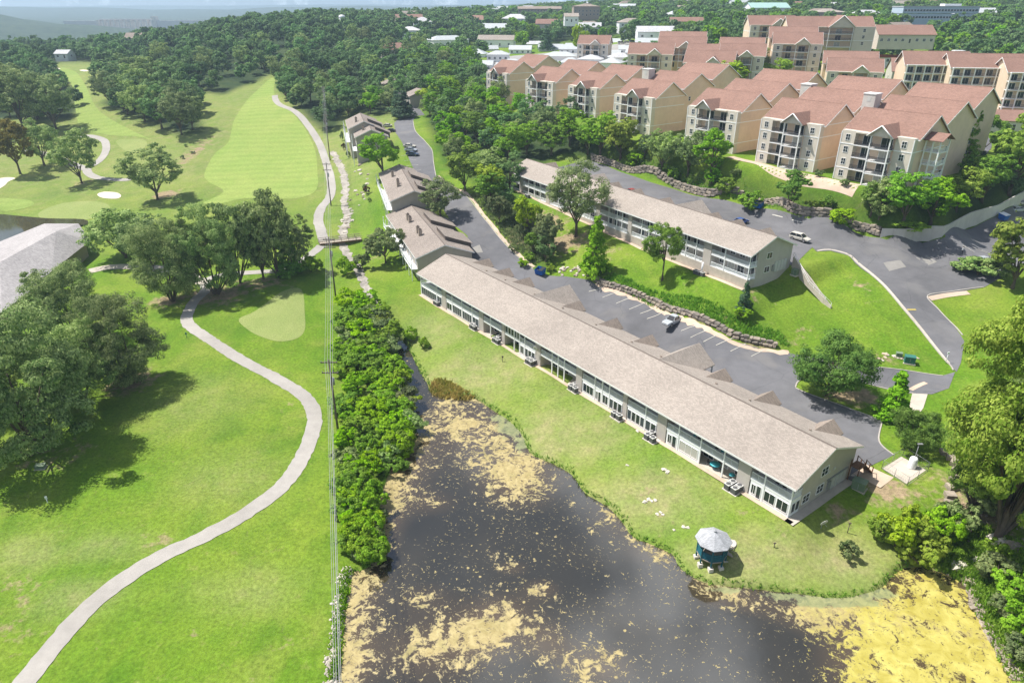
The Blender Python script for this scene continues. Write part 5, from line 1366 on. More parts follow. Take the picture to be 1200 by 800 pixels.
# clubhouse at the left edge: big hipped roof
cl = empty('clubhouse', tuple(at(20, 345, .3)), 0); tag(cl, 'clubhouse with a broad pale grey shingle roof at the left edge', 'clubhouse')
def cpt(px, py, z): q = at(px, py, z) - cl.location; return (q.x, q.y, q.z)
P_ = [cpt(-60,372,4.3), cpt(2,366,4.2), cpt(30,345,4.2), cpt(60,318,4.2), cpt(106,282,4.2)]
Rg = [cpt(-60,318,8.2), cpt(0,307,8.2), cpt(66,271,8.2)]
f = MB(); f.add(P_+Rg, [(0,1,6,5),(1,2,6),(2,3,6),(3,7,6),(3,4,7)]); me_ = f.mesh('roof'); o_ = link('roof', me_, M['roof_slate2'] if 'roof_slate2' in M else M.setdefault('roof_slate2', shingle('roof_slate2', (.36,.34,.34), .4, .2, .2)), cl)
sd = o_.modifiers.new('thick', 'SOLIDIFY'); sd.thickness = .2
B_ = [cpt(-60,300,4.4), cpt(-5,285,4.4), cpt(52,262,4.4), cpt(92,262,4.4)]
f = MB(); f.add(Rg+B_+[P_[4]], [(0,1,4,3),(1,2,5,4),(2,7,6,5)]); o_ = f.build('roof', M['roof_slate2'], cl); sd = o_.modifiers.new('thick', 'SOLIDIFY'); sd.thickness = .2
f = MB()
def inset(q, k=.93): return (q[0]*k-.5, q[1]*k+.6)
ring = [inset(q) for q in P_]+[inset(q) for q in B_[::-1]]
n_ = len(ring); f.add([(a, b, -2.5) for a, b in ring]+[(a, b, 4.05) for a, b in ring], [(i, (i+1) % n_, n_+(i+1) % n_, n_+i) for i in range(n_)]); f.build('wall', M['masonry'], cl)
# dam far up the valley
DD = 2250.
def dpt(px, D=DD): return (px-600)/FPX*(D*CP+(CAM_H-15)*SP)
dm = empty('dam', (dpt(170), DD, 20), 0); tag(dm, 'long pale concrete dam with a row of spillway gates across the far valley', 'dam')
x0, x1, x2, x3 = [dpt(a)-dpt(170) for a in (98, 117, 180, 266)]
f = MB(); f.box(x0-60, 0, -70, x1, 14, 2); f.build('abutment', M['dam_concrete'] if 'dam_concrete' in M else M.setdefault('dam_concrete', mat('dam_concrete', (.5, .48, .46), .9, .1, .02)), dm)
f = MB(); f.prism([(0, 0), (14, 0), (14, -70), (-40, -70), (-12, -25)], x1, x2); f.build('spillway', M['concrete_pale'], dm)
f = MB(); f.box(x2, 0, -70, x3+120, 14, 3); f.build('wall', M['dam_concrete'], dm)
for k in range(11):
    x = x1+(x2-x1)*k/10; q = MB(); q.box(x-2.2, -12, -30, x+2.2, 12, 4); q.build('pier', M['concrete_pale'], dm)
for k in range(10):
    x = x1+(x2-x1)*(k+.5)/10; q = MB(); q.box(x-(x2-x1)/20+2.3, 2, -14, x+(x2-x1)/20-2.3, 6, -1); q.build('gate', M['dam_gate'] if 'dam_gate' in M else M.setdefault('dam_gate', mat('dam_gate', (.28, .36, .45), .7)), dm)
f = MB(); f.box(x1, 0, 4, x2, 12, 7); f.build('bridge', M['dam_concrete'], dm)
f = MB(); f.box(x2-2, -8, -20, x2+10, 16, 14); f.build('tower', M['concrete_pale'], dm)

# ------------------------------------------------------------------ walls, kerbs, markings
def stone_wall(name, label, base_px, h, mats, rows, wstone, batter=.25, seed=1, as_parts=True, world=None):
    r = np.random.default_rng(seed)
    line = [np.array(g(*q)[:2]) for q in base_px] if world is None else [np.array(q) for q in world]
    line = [np.array(q) for q in catmull(line, 6)]
    d = np.concatenate([[0], np.cumsum([np.hypot(*(b-a)) for a, b in zip(line, line[1:])])])
    e = empty(name, (line[0][0], line[0][1], 0), 0); tag(e, label, 'wall')
    # four stone shapes shared by all the stones
    shapes = []
    for k in range(5):
        bm = bmesh.new(); bmesh.ops.create_cube(bm, size=1)
        bmesh.ops.bevel(bm, geom=list(bm.edges), offset=.14, segments=1, affect='EDGES')
        for v in bm.verts: v.co += Vector(r.normal(0, .045, 3))
        me = bpy.data.meshes.new('stone'); bm.to_mesh(me); bm.free(); me.materials.append(M[mats[k % len(mats)]]); shapes.append(me)
    rh = h/rows; allv, allf = [], []
    for q in range(rows):
        s = r.uniform(0, wstone)
        while s < d[-1]:
            w = wstone*r.uniform(.6, 1.5)
            x = np.interp(s+w/2, d, [c[0] for c in line]); y = np.interp(s+w/2, d, [c[1] for c in line])
            x2_ = np.interp(s+w/2+.4, d, [c[0] for c in line]); y2_ = np.interp(s+w/2+.4, d, [c[1] for c in line])
            a = math.atan2(y2_-y, x2_-x); nx, ny = -math.sin(a), math.cos(a)
            z = Tz(x, y) if q == 0 and s < wstone else None
            back = batter*q*rh
            zz = float(T(np.array([x]), np.array([y]))[0])
            o = bpy.data.objects.new('stone', shapes[int(r.integers(5))]); COL.objects.link(o); o.parent = e
            o.location = (x+nx*(back+r.normal(0, .08))-e.location.x, y+ny*(back+r.normal(0, .08))-e.location.y, zz+rh*(q+.45)+r.normal(0, .05))
            o.rotation_euler = (r.normal(0, .08), r.normal(0, .08), a+r.normal(0, .1)); o.scale = (w*.97, r.uniform(.7, 1.1), rh*r.uniform(.85, 1.12))
            s += w
    return e
stone_wall('stone_wall', 'rough stacked-stone retaining wall beside the pickup parking', [(695,327),(717,337),(760,353),(803,369),(853,392),(880,401),(908,407)], 1.15, ['stone', 'stone_dark', 'stone', 'stone_dark', 'stone_dark'], 2, 1.0, .5, 3)
stone_wall('stone_wall', 'dark stone retaining wall behind the upper parking lot', [(690,186),(740,203),(787,218),(835,230),(883,240),(933,250),(1000,268),(1030,276)], 2.1, ['stone_dark', 'stone', 'stone_dark', 'stone'], 3, 1.4, .15, 5)
ribbon('gravel_border', [g(*q) for q in [(700,331),(717,340.5),(760,357),(803,375),(853,399),(890,410),(925,414)]], 1.1, M['terrace'], .08, 1.0, rough=.2)
# panelled concrete wall on the right
def panel_wall(label, base, hts, m='wall_white', thick=.3, step=2.4):
    e = empty('retaining_wall', (base[0].x, base[0].y, 0)); tag(e, label, 'wall')
    d = [0]
    for a, b in zip(base, base[1:]): d.append(d[-1]+(b-a).length)
    n = int(d[-1]/step)
    P = lambda s: [np.interp(s, d, [getattr(b, c) for b in base]) for c in 'xy']
    for k in range(n):
        s0, s1 = d[-1]*k/n+.02, d[-1]*(k+1)/n-.02
        (ax, ay), (bx_, by) = P(s0), P(s1); h0, h1 = np.interp([s0, s1], d, hts)
        a = math.atan2(by-ay, bx_-ax); nx, ny = -math.sin(a)*thick, math.cos(a)*thick
        za, zb = np.interp([s0, s1], [0, d[-1]], [Tz(base[0].x, base[0].y), Tz(base[-1].x, base[-1].y)])-.6
        ox, oy = e.location.x, e.location.y
        q = MB(); V = [(ax-ox, ay-oy), (bx_-ox, by-oy), (bx_+nx-ox, by+ny-oy), (ax+nx-ox, ay+ny-oy)]
        q.add([(x, y, z) for (x, y), z in zip(V, (za, zb, zb, za))]+[(x, y, z) for (x, y), z in zip(V, (za+.6+h0, zb+.6+h1, zb+.6+h1, za+.6+h0))], [(0,3,2,1),(4,5,6,7),(0,1,5,4),(1,2,6,5),(2,3,7,6),(3,0,4,7)])
        q.build('panel', M[m], e)
    return e
panel_wall('long pale concrete retaining wall below the trees on the right', [g(1031,279), g(1060,282), g(1081,284.5), g(1105,278), g(1134,268), g(1167,253), g(1200,238), g(1235,222)], [2.3, 2.7, 3.0, 3.2, 3.3, 3.4, 3.4, 3.4])
# ramp wall with rail at the end of the upper building
rw = [C2+U2*.4+N2*13.2, C2+U2*6+N2*12.2, C2+U2*12.5+N2*11.0]
panel_wall('sloping pale wall with a rail at the end of the hillside condominium', rw, [2.4, 1.6, .4], step=2.0, m='concrete')
rl = empty('guard_rail', rw[0]); tag(rl, 'light metal guard rail along the sloping wall by the white car', 'railing')
q = MB(); q.tube([(p_.x-rw[0].x, p_.y-rw[0].y, Tz(p_.x, p_.y)+a) for p_, a in zip(rw, (3.3, 2.5, 1.3))], .04, 5); q.tube([(p_.x-rw[0].x, p_.y-rw[0].y, Tz(p_.x, p_.y)+a) for p_, a in zip(rw, (2.8, 2.0, .8))], .03, 5); q.build('rail', M['white'], rl)
for k in range(8):
    t = k/7; pt = rw[0].lerp(rw[2], t); q = MB(); q.tube([(pt.x-rw[0].x, pt.y-rw[0].y, Tz(pt.x, pt.y)+2.4*(1-t)+.2), (pt.x-rw[0].x, pt.y-rw[0].y, Tz(pt.x, pt.y)+3.3*(1-t)+1.3*t)], .035, 5); q.build('post', M['white'], rl)
rl.location.z = 0
# kerbs
M['kerb'] = mat('kerb', (.4, .37, .33), .9, .15, 1.0)
for nm, pts in [('kerb', [(957,295),(973,293.5),(997,301.5),(1020,321.5),(1047,348.5),(1073,379.5),(1100,413.5),(1113,427.5),(1117,434)]), ('kerb', [(1105,440.5),(1070,435.5),(1030,430.5)]), ('kerb', [(1153,336.5),(1120,341),(1087,346.5),(1100,363),(1118,381.5),(1128,393)]),
                ('kerb', [(932,454),(937,446),(960,440),(1000,446),(1040,456),(1070,461)]), ('kerb', [(932,454.5),(945,460.5),(973,470.5),(1000,480.5),(1027,490.5),(1033,494),(1030,517),(1047,533)]),
                ('kerb', [(511,207),(530,221),(547,230.5),(570,259.5),(595,289.5),(625,315.5)]), ('kerb', [(484,142),(487,154),(497,164.5),(506,175.5),(508,190),(511,207)])]:
    kerb(nm, gp(pts), M['kerb'], w=.2)
ribbon('pavement', [g(*q) for q in [(958,294),(974,292.6),(998,300.5),(1021,320.5),(1048,347.5),(1074,378.5),(1101,413),(1112,426)]], .55, M['concrete'], .07, 1.2)
ribbon('pavement', [g(*q) for q in [(513,206),(532,220),(549,229),(572,258),(597,288),(626,313)]], .9, M['terrace'], .07, 1.2, rough=.1)
ribbon('pavement', [g(1089,350), g(1110,346), g(1135,343)], 1.3, M['terrace'], .06, 1.2)
sheet('driveway', gp([(1069,461),(1087,462),(1082,478),(1072,492),(1062,490)]), M['concrete'], .07, 1.2)
# parking bay lines
def stripe(p0, p1, m='paint_white', w=.15, nm='parking_line'):
    ribbon(nm, [p0, p1], w, M[m], .12, 1.0, 1)
for a, b in [((798,388),(818,381)),((809,396),(832,386)),((824,401),(845,391)),((839,405),(860,396)),((856,412),(874,403)),((750,368),(768,361)),((758,374),(778,366)),((737,363),(756,355)),((722,356),(742,348)),((706,349),(726,342)),((690,342),(710,335)),((880,418),(896,410))]:
    stripe(g(*a), g(*b))
for a, b in [((1128,288),(1142,296)),((1140,290),(1156,297)),((1150,293),(1166,300)),((928,258),(940,261)),((905,252),(917,255))]: stripe(g(*a), g(*b))
for k in range(7): stripe(g(470+k*3.2, 183+k*6), g(484+k*3.2, 181.5+k*6))
for k in range(6): stripe(g(1063.5+k*1.7, 362.6), g(1064.3+k*1.7, 364), 'paint_yellow', .3, 'road_marking')
ribbon('road_marking', [g(1067,457), g(1076,452), g(1085,448.5)], .8, M['terrace'], .075, 1, 1)
# pale resurfaced patches
M['patch'] = mat('patch', (.24, .23, .215), .9, .15, .8)
for pts in ([(1035,308),(1055,305),(1062,313),(1042,318)], [(1073,302),(1085,299),(1098,307),(1088,311)], [(550,292),(562,287),(566,296),(553,297)]): sheet('road_patch', gp(pts), M['patch'], .07, 1.0)
ribbon('terrace_paving', [g(*q) for q in [(855,184),(885,191),(905,197),(940,206),(975,213),(1005,220)]], 3.2, M['terrace'], .08, 1.4)

# ------------------------------------------------------------------ footbridge
fb0, fb1 = g(374,286), g(424,281); d = fb1-fb0; a = math.atan2(d.y, d.x); Lb = Vector((d.x, d.y)).length
fb = empty('footbridge', (fb0.x, fb0.y, max(fb0.z, fb1.z)+.35), a); tag(fb, 'wooden plank footbridge over the stony creek', 'footbridge')
for k in range(int(Lb/.5)):
    q = MB(); q.box(k*.5+.02, -1.2, 0, k*.5+.47, 1.2, .08); q.build('plank', M['wood_grey'], fb)
for y in (-1.15, 1.15):
    q = MB(); q.box(0, y-.1, -.35, Lb, y+.1, -.02); q.build('beam', M['wood'], fb)
    q = MB(); q.box(0, y-.05, .95, Lb, y+.05, 1.07); q.box(0, y-.04, .5, Lb, y+.04, .6); q.build('handrail', M['wood_grey'], fb)
    for k in range(int(Lb/2)+1):
        q = MB(); q.box(k*2-.06, y-.06, -.3, k*2+.06, y+.06, 1.0); q.build('post', M['wood_grey'], fb)

# ------------------------------------------------------------------ gazebo
gz_ = g(834, 659); ga = empty('gazebo', (gz_.x, gz_.y+.6, gz_.z), R(8)); tag(ga, 'octagonal teal gazebo on stilts with pale shingle roof at the pond edge', 'gazebo')
RO = 2.05
oct_ = [(RO*math.cos(R(22.5+45*k)), RO*math.sin(R(22.5+45*k))) for k in range(8)]
for k in range(8):
    x, y = oct_[k]; x *= .86; y *= .86
    q = MB(); q.box(x-.28, y-.28, -.5, x+.28, y+.28, .22); q.build('footing', M['concrete_pale'], ga)
    q = MB(); q.box(x-.08, y-.08, .22, x+.08, y+.08, 3.35); q.build('post', M['teal'], ga)
    (xa, ya), (xb, yb) = oct_[k], oct_[(k+1) % 8]
    xa, ya, xb, yb = [v*.86 for v in (xa, ya, xb, yb)]
    if k != 7:
        c_ = ((xa+xb)/2, (ya+yb)/2); an_ = math.atan2(yb-ya, xb-xa); ln_ = math.hypot(xb-xa, yb-ya)-.16
        q = MB(); q.cbox((c_[0], c_[1], 1.55), (ln_, .06, 1.0), an_); q.build('wall_panel', M['teal'], ga)
        q = MB(); q.cbox((c_[0], c_[1], 2.1), (ln_, .1, .08), an_); q.build('top_rail', M['teal'], ga)
        for zz in (1.25, 1.5, 1.75):
            q = MB(); q.cbox((c_[0]*1.02, c_[1]*1.02, zz), (ln_-.1, .06, .05), an_); q.build('batten', M['teal'], ga)
q = MB(); q.prism([(x*.9, y*.9) for x, y in oct_], .95, 1.08, 'z'); q.build('floor', M['wood_grey'], ga)
for k in range(8):
    (xa, ya), (xb, yb) = oct_[k], oct_[(k+1) % 8]; s = 1.1
    q = MB(); q.slab([(xa*s, ya*s, 3.25), (xb*s, yb*s, 3.25), (0, 0, 4.5)], .08); q.build('roof_panel', M['roof_slate3'] if 'roof_slate3' in M else M.setdefault('roof_slate3', shingle('roof_slate3', (.37,.38,.4), .3, .12, .18)), ga)
q = MB(); q.lathe([(.16, 4.44), (.16, 4.6), (.0, 4.72)], 8); q.build('finial', M['roof_slate3'], ga)
for k in range(5):
    q = MB(); q.box(1.9+k*.27, -.5, .85-k*.2, 2.17+k*.27, .5, .92-k*.2); q.build('step', M['wood_grey'], ga)
for y in (-.55, .55):
    q = MB(); q.tube([(1.75, y, 1.95), (3.2, y, .95)], .04, 5); q.tube([(3.2, y, -.1), (3.2, y, 1.0)], .05, 5); q.build('stair_rail', M['wood_grey'], ga)
pt = ga.location + Vector((2.7, 2.0, 0)); tb = empty('round_pad', (pt.x, pt.y, Tz(pt.x, pt.y))); tag(tb, 'round pale stepping pad beside the gazebo stair', 'paving pad')
q = MB(); q.lathe([(1.0, -.2), (1.0, .1), (.96, .13), (.001, .13)], 20); q.build('slab', M['concrete_pale'], tb)

# ------------------------------------------------------------------ power line
def pole(base, h, label, arms=True):
    e = empty('power_pole', base); tag(e, label, 'utility pole', 'power poles along the fairway edge')
    q = MB(); q.tube([(0,0,-.6), (0,0,h*.5), (0,0,h)], [.2, .17, .12], 8); q.build('shaft', M['pole'], e)
    if arms:
        for zz in (h-.6, h-2.4):
            q = MB(); q.box(-1.3, -.08, zz, 1.3, .08, zz+.16); ao = q.build('crossarm', M['pole'], e)
            for x in (-1.2, -.45, .45, 1.2):
                k = MB(); k.lathe([(.05, zz+.16), (.07, zz+.25), (.04, zz+.38), (.001, zz+.4)], 6, (x, 0, 0)); k.build('insulator', M['insulator'], ao)
        q = MB(); q.tube([(.28,0,h-4.4), (.28,0,h-3.2)], .22, 10); q.build('transformer', M['steel'], e)
    return Vector(base)
pA, pB, pC, pD = g(397,511), g(394,352), g(388,241), g(387,188)
pA.z -= .1
pE = g(384, 150)
HP = 14.0
pole(pA, HP, 'nearest dark power pole standing in the grass left of the shrub bank'); pole(pB, 15, 'power pole with crossarms beside the footbridge'); pole(pC, 13.5, 'power pole beside the far cart path'); pole(pD, 17, 'tall thin power pole at the woodland edge'); pole(pE, 17, 'farthest power pole, half hidden by the woods')
w_end = Vector((1.5, -25, -2.5))
wires = empty('power_line', pA); tag(wires, 'bundle of overhead wires running along the fairway edge', 'power line')
chain = [(pE, 17), (pD, 17), (pC, 13.5), (pB, 15), (pA, HP), (w_end, HP)]
for x, dz in ((-.6, -.2), (-.2, -.2), (.25, -.2), (.6, -.2), (.0, -2.0)):
    pts = []
    for (a_, ha), (b_, hb) in zip(chain, chain[1:]):
        for k in range(10):
            t = k/10; q = a_.lerp(b_, t); sag = 4*t*(1-t)*.012*(b_-a_).length
            pts.append((q.x+x*(.5 if b_ is w_end and t > 0 else 1)-pA.x, q.y-pA.y, q.z+ha*(1-t)+hb*t+dz-sag-pA.z))
    q = MB(); q.tube(pts, .022, 4, False); q.build('wire', M['wire'], wires)

# ------------------------------------------------------------------ vehicles
def paint(name, col): return mat(name, col, .28, .03, 1, spec=.5, coat=.6)
def wheel(par, x, y, r=.34):
    q = MB(); q.tube([(x, y-.11, r), (x, y+.11, r)], r, 14); w = q.build('wheel', M['rubber'], par)
    s = 1 if y > 0 else -1
    q = MB(); q.tube([(x, y+s*.1, r), (x, y+s*.125, r)], r*.6, 10); q.build('rim', M['chrome'], w)
def car(kind, colname, col, loc, head, label, group=None):
    e = empty({'pickup': 'pickup_truck', 'suv': 'parked_suv', 'car': 'parked_car', 'van': 'parked_van'}[kind], loc, head); tag(e, label, 'car' if kind != 'pickup' else 'pickup truck', group)
    pm = paint('paint_'+colname, col)
    spec = {'car': (4.6, 1.8, .62, .92, 1.42), 'suv': (4.8, 1.9, .72, 1.08, 1.75), 'pickup': (5.8, 1.95, .8, 1.18, 1.88), 'van': (5.2, 2.0, .8, 1.2, 2.0)}[kind]
    L_, W, zb, zs, zt = spec; zl = .28 if kind == 'car' else .38
    h2 = W/2
    # lower body lofted along the length: (x, half width, bottom, top)
    if kind == 'pickup': st = [(-L_/2, h2*.9, .55, 1.05), (-L_/2+.15, h2*.97, zl, 1.12), (-.75, h2, zl, 1.14), (.2, h2, zl, 1.16), (1.0, h2, zl, 1.14), (L_/2-.35, h2*.95, zl, 1.02), (L_/2, h2*.82, .5, .9)]
    else: st = [(-L_/2, h2*.84, .5, zs-.08), (-L_/2+.2, h2*.95, zl, zs), (-.9, h2, zl, zs), (.7, h2, zl, zs), (1.0, h2, zl, zs-.02), (L_/2-.4, h2*.94, zl, zb+.14), (L_/2, h2*.8, .45, zb)]
    q = MB(); V = []
    for x, w, b, t in st: V += [(x, -w*.94, b), (x, -w, (b+t)/2), (x, -w*.93, t), (x, w*.93, t), (x, w, (b+t)/2), (x, w*.94, b)]
    F = [(i*6+k, i*6+(k+1) % 6, i*6+6+(k+1) % 6, i*6+6+k) for i in range(len(st)-1) for k in range(6)]+[tuple(range(5, -1, -1)), tuple((len(st)-1)*6+k for k in range(6))]
    q.add(V, F, False); bo = q.build('body', pm, e)
    c0, c1, r0, r1 = {'car': (-1.75, 1.05, -1.05, .25), 'suv': (-2.3, 1.15, -2.0, .35), 'pickup': (-.8, 1.35, -.55, .55), 'van': (-2.5, 1.8, -2.35, 1.0)}[kind]
    q = MB(); zz = zs-.01 if kind != 'pickup' else 1.13
    V = [(c0, -h2*.9, zz), (c1, -h2*.9, zz), (c1, h2*.9, zz), (c0, h2*.9, zz), (r0, -h2*.74, zt-.05), (r1, -h2*.74, zt-.05), (r1, h2*.74, zt-.05), (r0, h2*.74, zt-.05)]
    q.add(V, [(0,3,2,1),(4,5,6,7),(0,1,5,4),(1,2,6,5),(2,3,7,6),(3,0,4,7)]); q.build('window_glass', M['car_glass'], e)
    q = MB(); q.slab([(r0-.04, -h2*.76, zt-.03), (r1+.04, -h2*.76, zt-.03), (r1+.04, h2*.76, zt-.03), (r0-.04, h2*.76, zt-.03)], .06); q.build('roof', pm, e)
    for s in (-1, 1):
        for (xa, za), (xb, zb_) in (((c1, zz), (r1, zt-.05)), ((c0, zz), (r0, zt-.05)), (((c0+c1)/2, zz), ((r0+r1)/2, zt-.05))):
            q = MB(); q.tube([(xa, s*h2*.905, za), (xb, s*h2*.75, zb_)], .05, 4); q.build('pillar', pm, e)
        for x in (L_*.31, -L_*.3): wheel(e, x, s*(h2-.1), .34 if kind == 'car' else .4)
        q = MB(); q.box(L_/2-.14, s*h2*.5-.22, zb-.12 if kind != 'pickup' else .7, L_/2+.01, s*h2*.5+.22, zb+.02 if kind != 'pickup' else .86); q.build('headlight', M['lamp_clear'], e)
        q = MB(); q.box(-L_/2-.02, s*h2*.68-.1, zs-.35, -L_/2+.12, s*h2*.68+.1, zs-.1); q.build('taillight', M['lamp_red'], e)
        q = MB(); q.box(c1-.25, s*(h2*.97), zz+.02, c1-.08, s*(h2+.16), zz+.18); q.build('mirror', pm, e)
    if kind == 'pickup':
        q = MB(); q.box(-L_/2+.2, -h2*.8, 1.0, -.85, h2*.8, 1.165); q.build('bed_cover', M['rubber'], e)
        for s in (-1, 1):
            q = MB(); q.box(-L_/2+.1, s*h2*.82, 1.1, -.8, s*h2*.95, 1.24); q.build('bed_rail', pm, e)
    q = MB(); q.box(L_/2-.1, -h2*.75, .4, L_/2+.05, h2*.75, .6); q.build('bumper', M['rubber'] if kind == 'car' else M['chrome'], e)
    return e
def heading(p, q): d = g(*q)-g(*p); return math.atan2(d.y, d.x)
def car_px(kind, cn, col, px, py, h, label, group=None):
    p = g(px, py); car(kind, cn, col, (p.x, p.y, p.z+.05), h, label, group)
hp = heading((803,372), (776,381))
car_px('pickup', 'silver', (.42,.45,.48), 789, 379, A2+math.pi/2+math.pi+.15, 'silver pickup truck parked behind the long condominium')
car_px('suv', 'white', (.75,.75,.75), 937, 282, A2+.1, 'white sport utility car parked at the end of the hillside condominium')
car_px('car', 'blue', (.03,.09,.35), 868, 262, A2+math.pi/2, 'blue car behind the hillside condominium roof')
car_px('car', 'red', (.35,.02,.02), 741, 227, A2+math.pi/2, 'red car nearly hidden behind the hillside condominium')
sd_ = R(-165)
car_px('car', 'white', (.75,.75,.75), 453, 149, R(170), 'white car at the upper end of the street parking')
car_px('car', 'dark', (.05,.05,.06), 457, 155, R(172), 'dark car beside the white car at the upper street parking')
car_px('car', 'white', (.75,.75,.75), 480, 173, R(-12), 'white car in the row of three on the street')
car_px('car', 'silver', (.42,.45,.48), 481.5, 177.5, R(-12), 'silver car, middle of the row of three on the street')
car_px('car', 'navy', (.03,.045,.09), 483.5, 182.5, R(-12), 'navy car, nearest of the row of three on the street')
car_px('car', 'silver', (.42,.45,.48), 1192, 248, R(10), 'silver car near the blue dumpster at the right wall')
car_px('car', 'white', (.75,.75,.75), 1197, 240, R(10), 'white car at the right picture edge by the wall')
car_px('suv', 'black', (.02,.02,.02), 1156, 114, R(-5), 'black sport utility car in the far lot below the balconied range')
car_px('car', 'dark', (.05,.05,.06), 1132, 111, R(-5), 'dark car by the yellow-green tree in the far lot')
car_px('car', 'navy', (.03,.045,.09), 1171, 117, R(-5), 'navy car right of the black one in the far lot')
car_px('car', 'silver', (.42,.45,.48), 1153, 308, R(12), 'pale car half hidden by the right-hand hedge')

for k, (px, py, cn_, cc) in enumerate([(728,52,'white',(.75,.75,.75)),(735,51,'white',(.75,.75,.75)),(741,50,'silver',(.42,.45,.48)),(729,57,'dark',(.05,.05,.06)),(746,54,'blue',(.03,.09,.35)),(752,56,'white',(.75,.75,.75)),(1012,31,'white',(.75,.75,.75)),(1020,30,'silver',(.42,.45,.48)),(1032,29,'white',(.75,.75,.75)),(1040,31,'red',(.35,.02,.02)),(1162,34,'white',(.75,.75,.75)),(1172,34,'dark',(.05,.05,.06)),(1182,33,'white',(.75,.75,.75)),(1192,34,'silver',(.42,.45,.48)),(1112,126,'silver',(.42,.45,.48)),(1186,120,'white',(.75,.75,.75))]):
    car_px('suv' if k % 3 else 'van', cn_, cc, px, py, R(random.uniform(-30, 30)), '%s car parked in the far town' % cn_, '%s cars in the far town' % cn_)

def dumpster(px, py, rz, label, lids=False):
    p = g(px, py); e = empty('dumpster', (p.x, p.y, p.z+.06), rz); tag(e, label, 'dumpster')
    q = MB(); q.add([(-1.0,-.7,.15),(1.0,-.7,.15),(1.0,.7,.15),(-1.0,.7,.15),(-1.1,-.95,1.35),(1.1,-.95,1.35),(1.1,.85,1.75),(-1.1,.85,1.75)], [(0,3,2,1),(0,1,5,4),(1,2,6,5),(2,3,7,6),(3,0,4,7)]); o = q.build('bin', M['dumpster'], e)
    m_ = o.modifiers.new('t', 'SOLIDIFY'); m_.thickness = .05
    for s in (-1, 1):
        q = MB(); q.box(s*1.08-.1, -.6, .75, s*1.08+.1, .6, .95); q.build('fork_pocket', M['dumpster'], e)
        q = MB()
        if lids: q.slab([(s*.55-.52, -.98, 1.4), (s*.55+.52, -.98, 1.4), (s*.55+.52, .88, 1.8), (s*.55-.52, .88, 1.8)], .05)
        elif s > 0: q.slab([(s*.55-.52, -.98, 1.4), (s*.55+.52, -.98, 1.4), (s*.55+.52, .88, 1.8), (s*.55-.52, .88, 1.8)], .05)
        else: q.slab([(s*.55-.52, .88, 1.8), (s*.55+.52, .88, 1.8), (s*.55+.52, 1.3, .5), (s*.55-.52, 1.3, .5)], .05)
        q.build('lid', M['dumpster_dark'] if not lids else M['white'], e)
    q = MB(); q.box(-.85, -.3, .4, .85, .3, 1.1); q.build('rubbish', M['dumpster_dark'], e)
dumpster(633, 322, A2+.4, 'blue dumpster with an open lid at the edge of the lower lot')
dumpster(888, 244, A2+.2, 'blue dumpster against the upper stone wall')
dumpster(1175, 258, R(28), 'blue dumpster with white lids below the pale concrete wall', True)

# ------------------------------------------------------------------ small things on the lawns
cl_n = 0
acs = [(514,357,2),(557,385,3),(584,401,3),(623,426,4),(674,457,3),(725,489,2),(764,515,3),(859,574,4)]
words = ['by the far left pier', 'below the second pier', 'beside the open patio with the red chair', 'under the satellite dish pier', 'at the fifth pier', 'in front of the sixth pier', 'at the seventh pier', 'near the right end']
for (px, py, n), wd_ in zip(acs, words):
    p = g(px, py)
    pd = empty('equipment_pad', (p.x, p.y, p.z), A1); tag(pd, 'concrete pad under the air conditioners '+wd_, 'concrete pad')
    q = MB(); q.box(-1.15, -1.0, -.15, 1.15, 1.0, .1); q.build('slab', M['concrete_pale'], pd)
    for k in range(n):
        o = Vector((-.55+1.1*(k % 2), -.5+1.0*(k//2), 0)); w_ = U1*o.x + N1*o.y
        ac_unit((p.x+w_.x, p.y+w_.y, p.z+.1), A1+random.uniform(-.1, .1), 'air conditioner in the group of %d %s' % (n, wd_), 'air conditioners '+wd_)
for (sx_, n, wd_) in ((-79.5, 2, 'by the left duct of the hillside condominium'), (-48, 3, 'behind the round tree'), (-11.5, 3, 'by the right duct of the hillside condominium')):
    for k in range(n):
        q = C2+U2*(sx_-1.0+k*1.0)-N2*1.7; ac_unit((q.x, q.y, Tz(q.x, q.y)), A2, 'dark air conditioner '+wd_, 'air conditioners '+wd_)
def boulder(px, py, wp, m, label, group, flat=.6, seed=0, loc=None):
    p = g(px, py) if loc is None else loc; r = np.random.default_rng(seed+int(px*7+py*13)); bm = bmesh.new(); bmesh.ops.create_icosphere(bm, subdivisions=2, radius=.5)
    for v in bm.verts:
        n_ = v.co.normalized(); k = 1+.16*math.sin(n_.x*5+seed+px)+.13*math.sin(n_.y*6+py)+.1*r.normal(); v.co = n_*.5*k; v.co.z = max(min(v.co.z*flat, .3), -.2)
    me = bpy.data.meshes.new('boulder'); bm.to_mesh(me); bm.free()
    o = link('boulder', me, M[m]); s = wpx(p, wp) if loc is None else wp; o.scale = (s, s*r.uniform(.6, .9), s*.8); o.location = (p.x, p.y, p.z+.02); o.rotation_euler = (0, 0, r.uniform(0, 3))
    tag(o, label, 'boulder', group); return o
bl = [(1171,632,26,'stone_pale','large flat pale boulder in the shade of the big right-hand tree'),(1125,663,20,'stone_pale','pale boulder at the head of the yellow algae'),(1145,656,14,'stone_pale','smaller pale boulder right of the one at the algae head'),(1144,709,20,'stone','grey boulder at the right water edge'),(1192,640,20,'stone','brown boulder at the right picture edge'),(1135,620,12,'stone','small boulder left of the large flat one'),(1200,600,18,'stone_dark','dark boulder below the big right-hand tree'),(1180,610,14,'stone','grey boulder above the large flat one')]
for a in bl: boulder(*a, None)
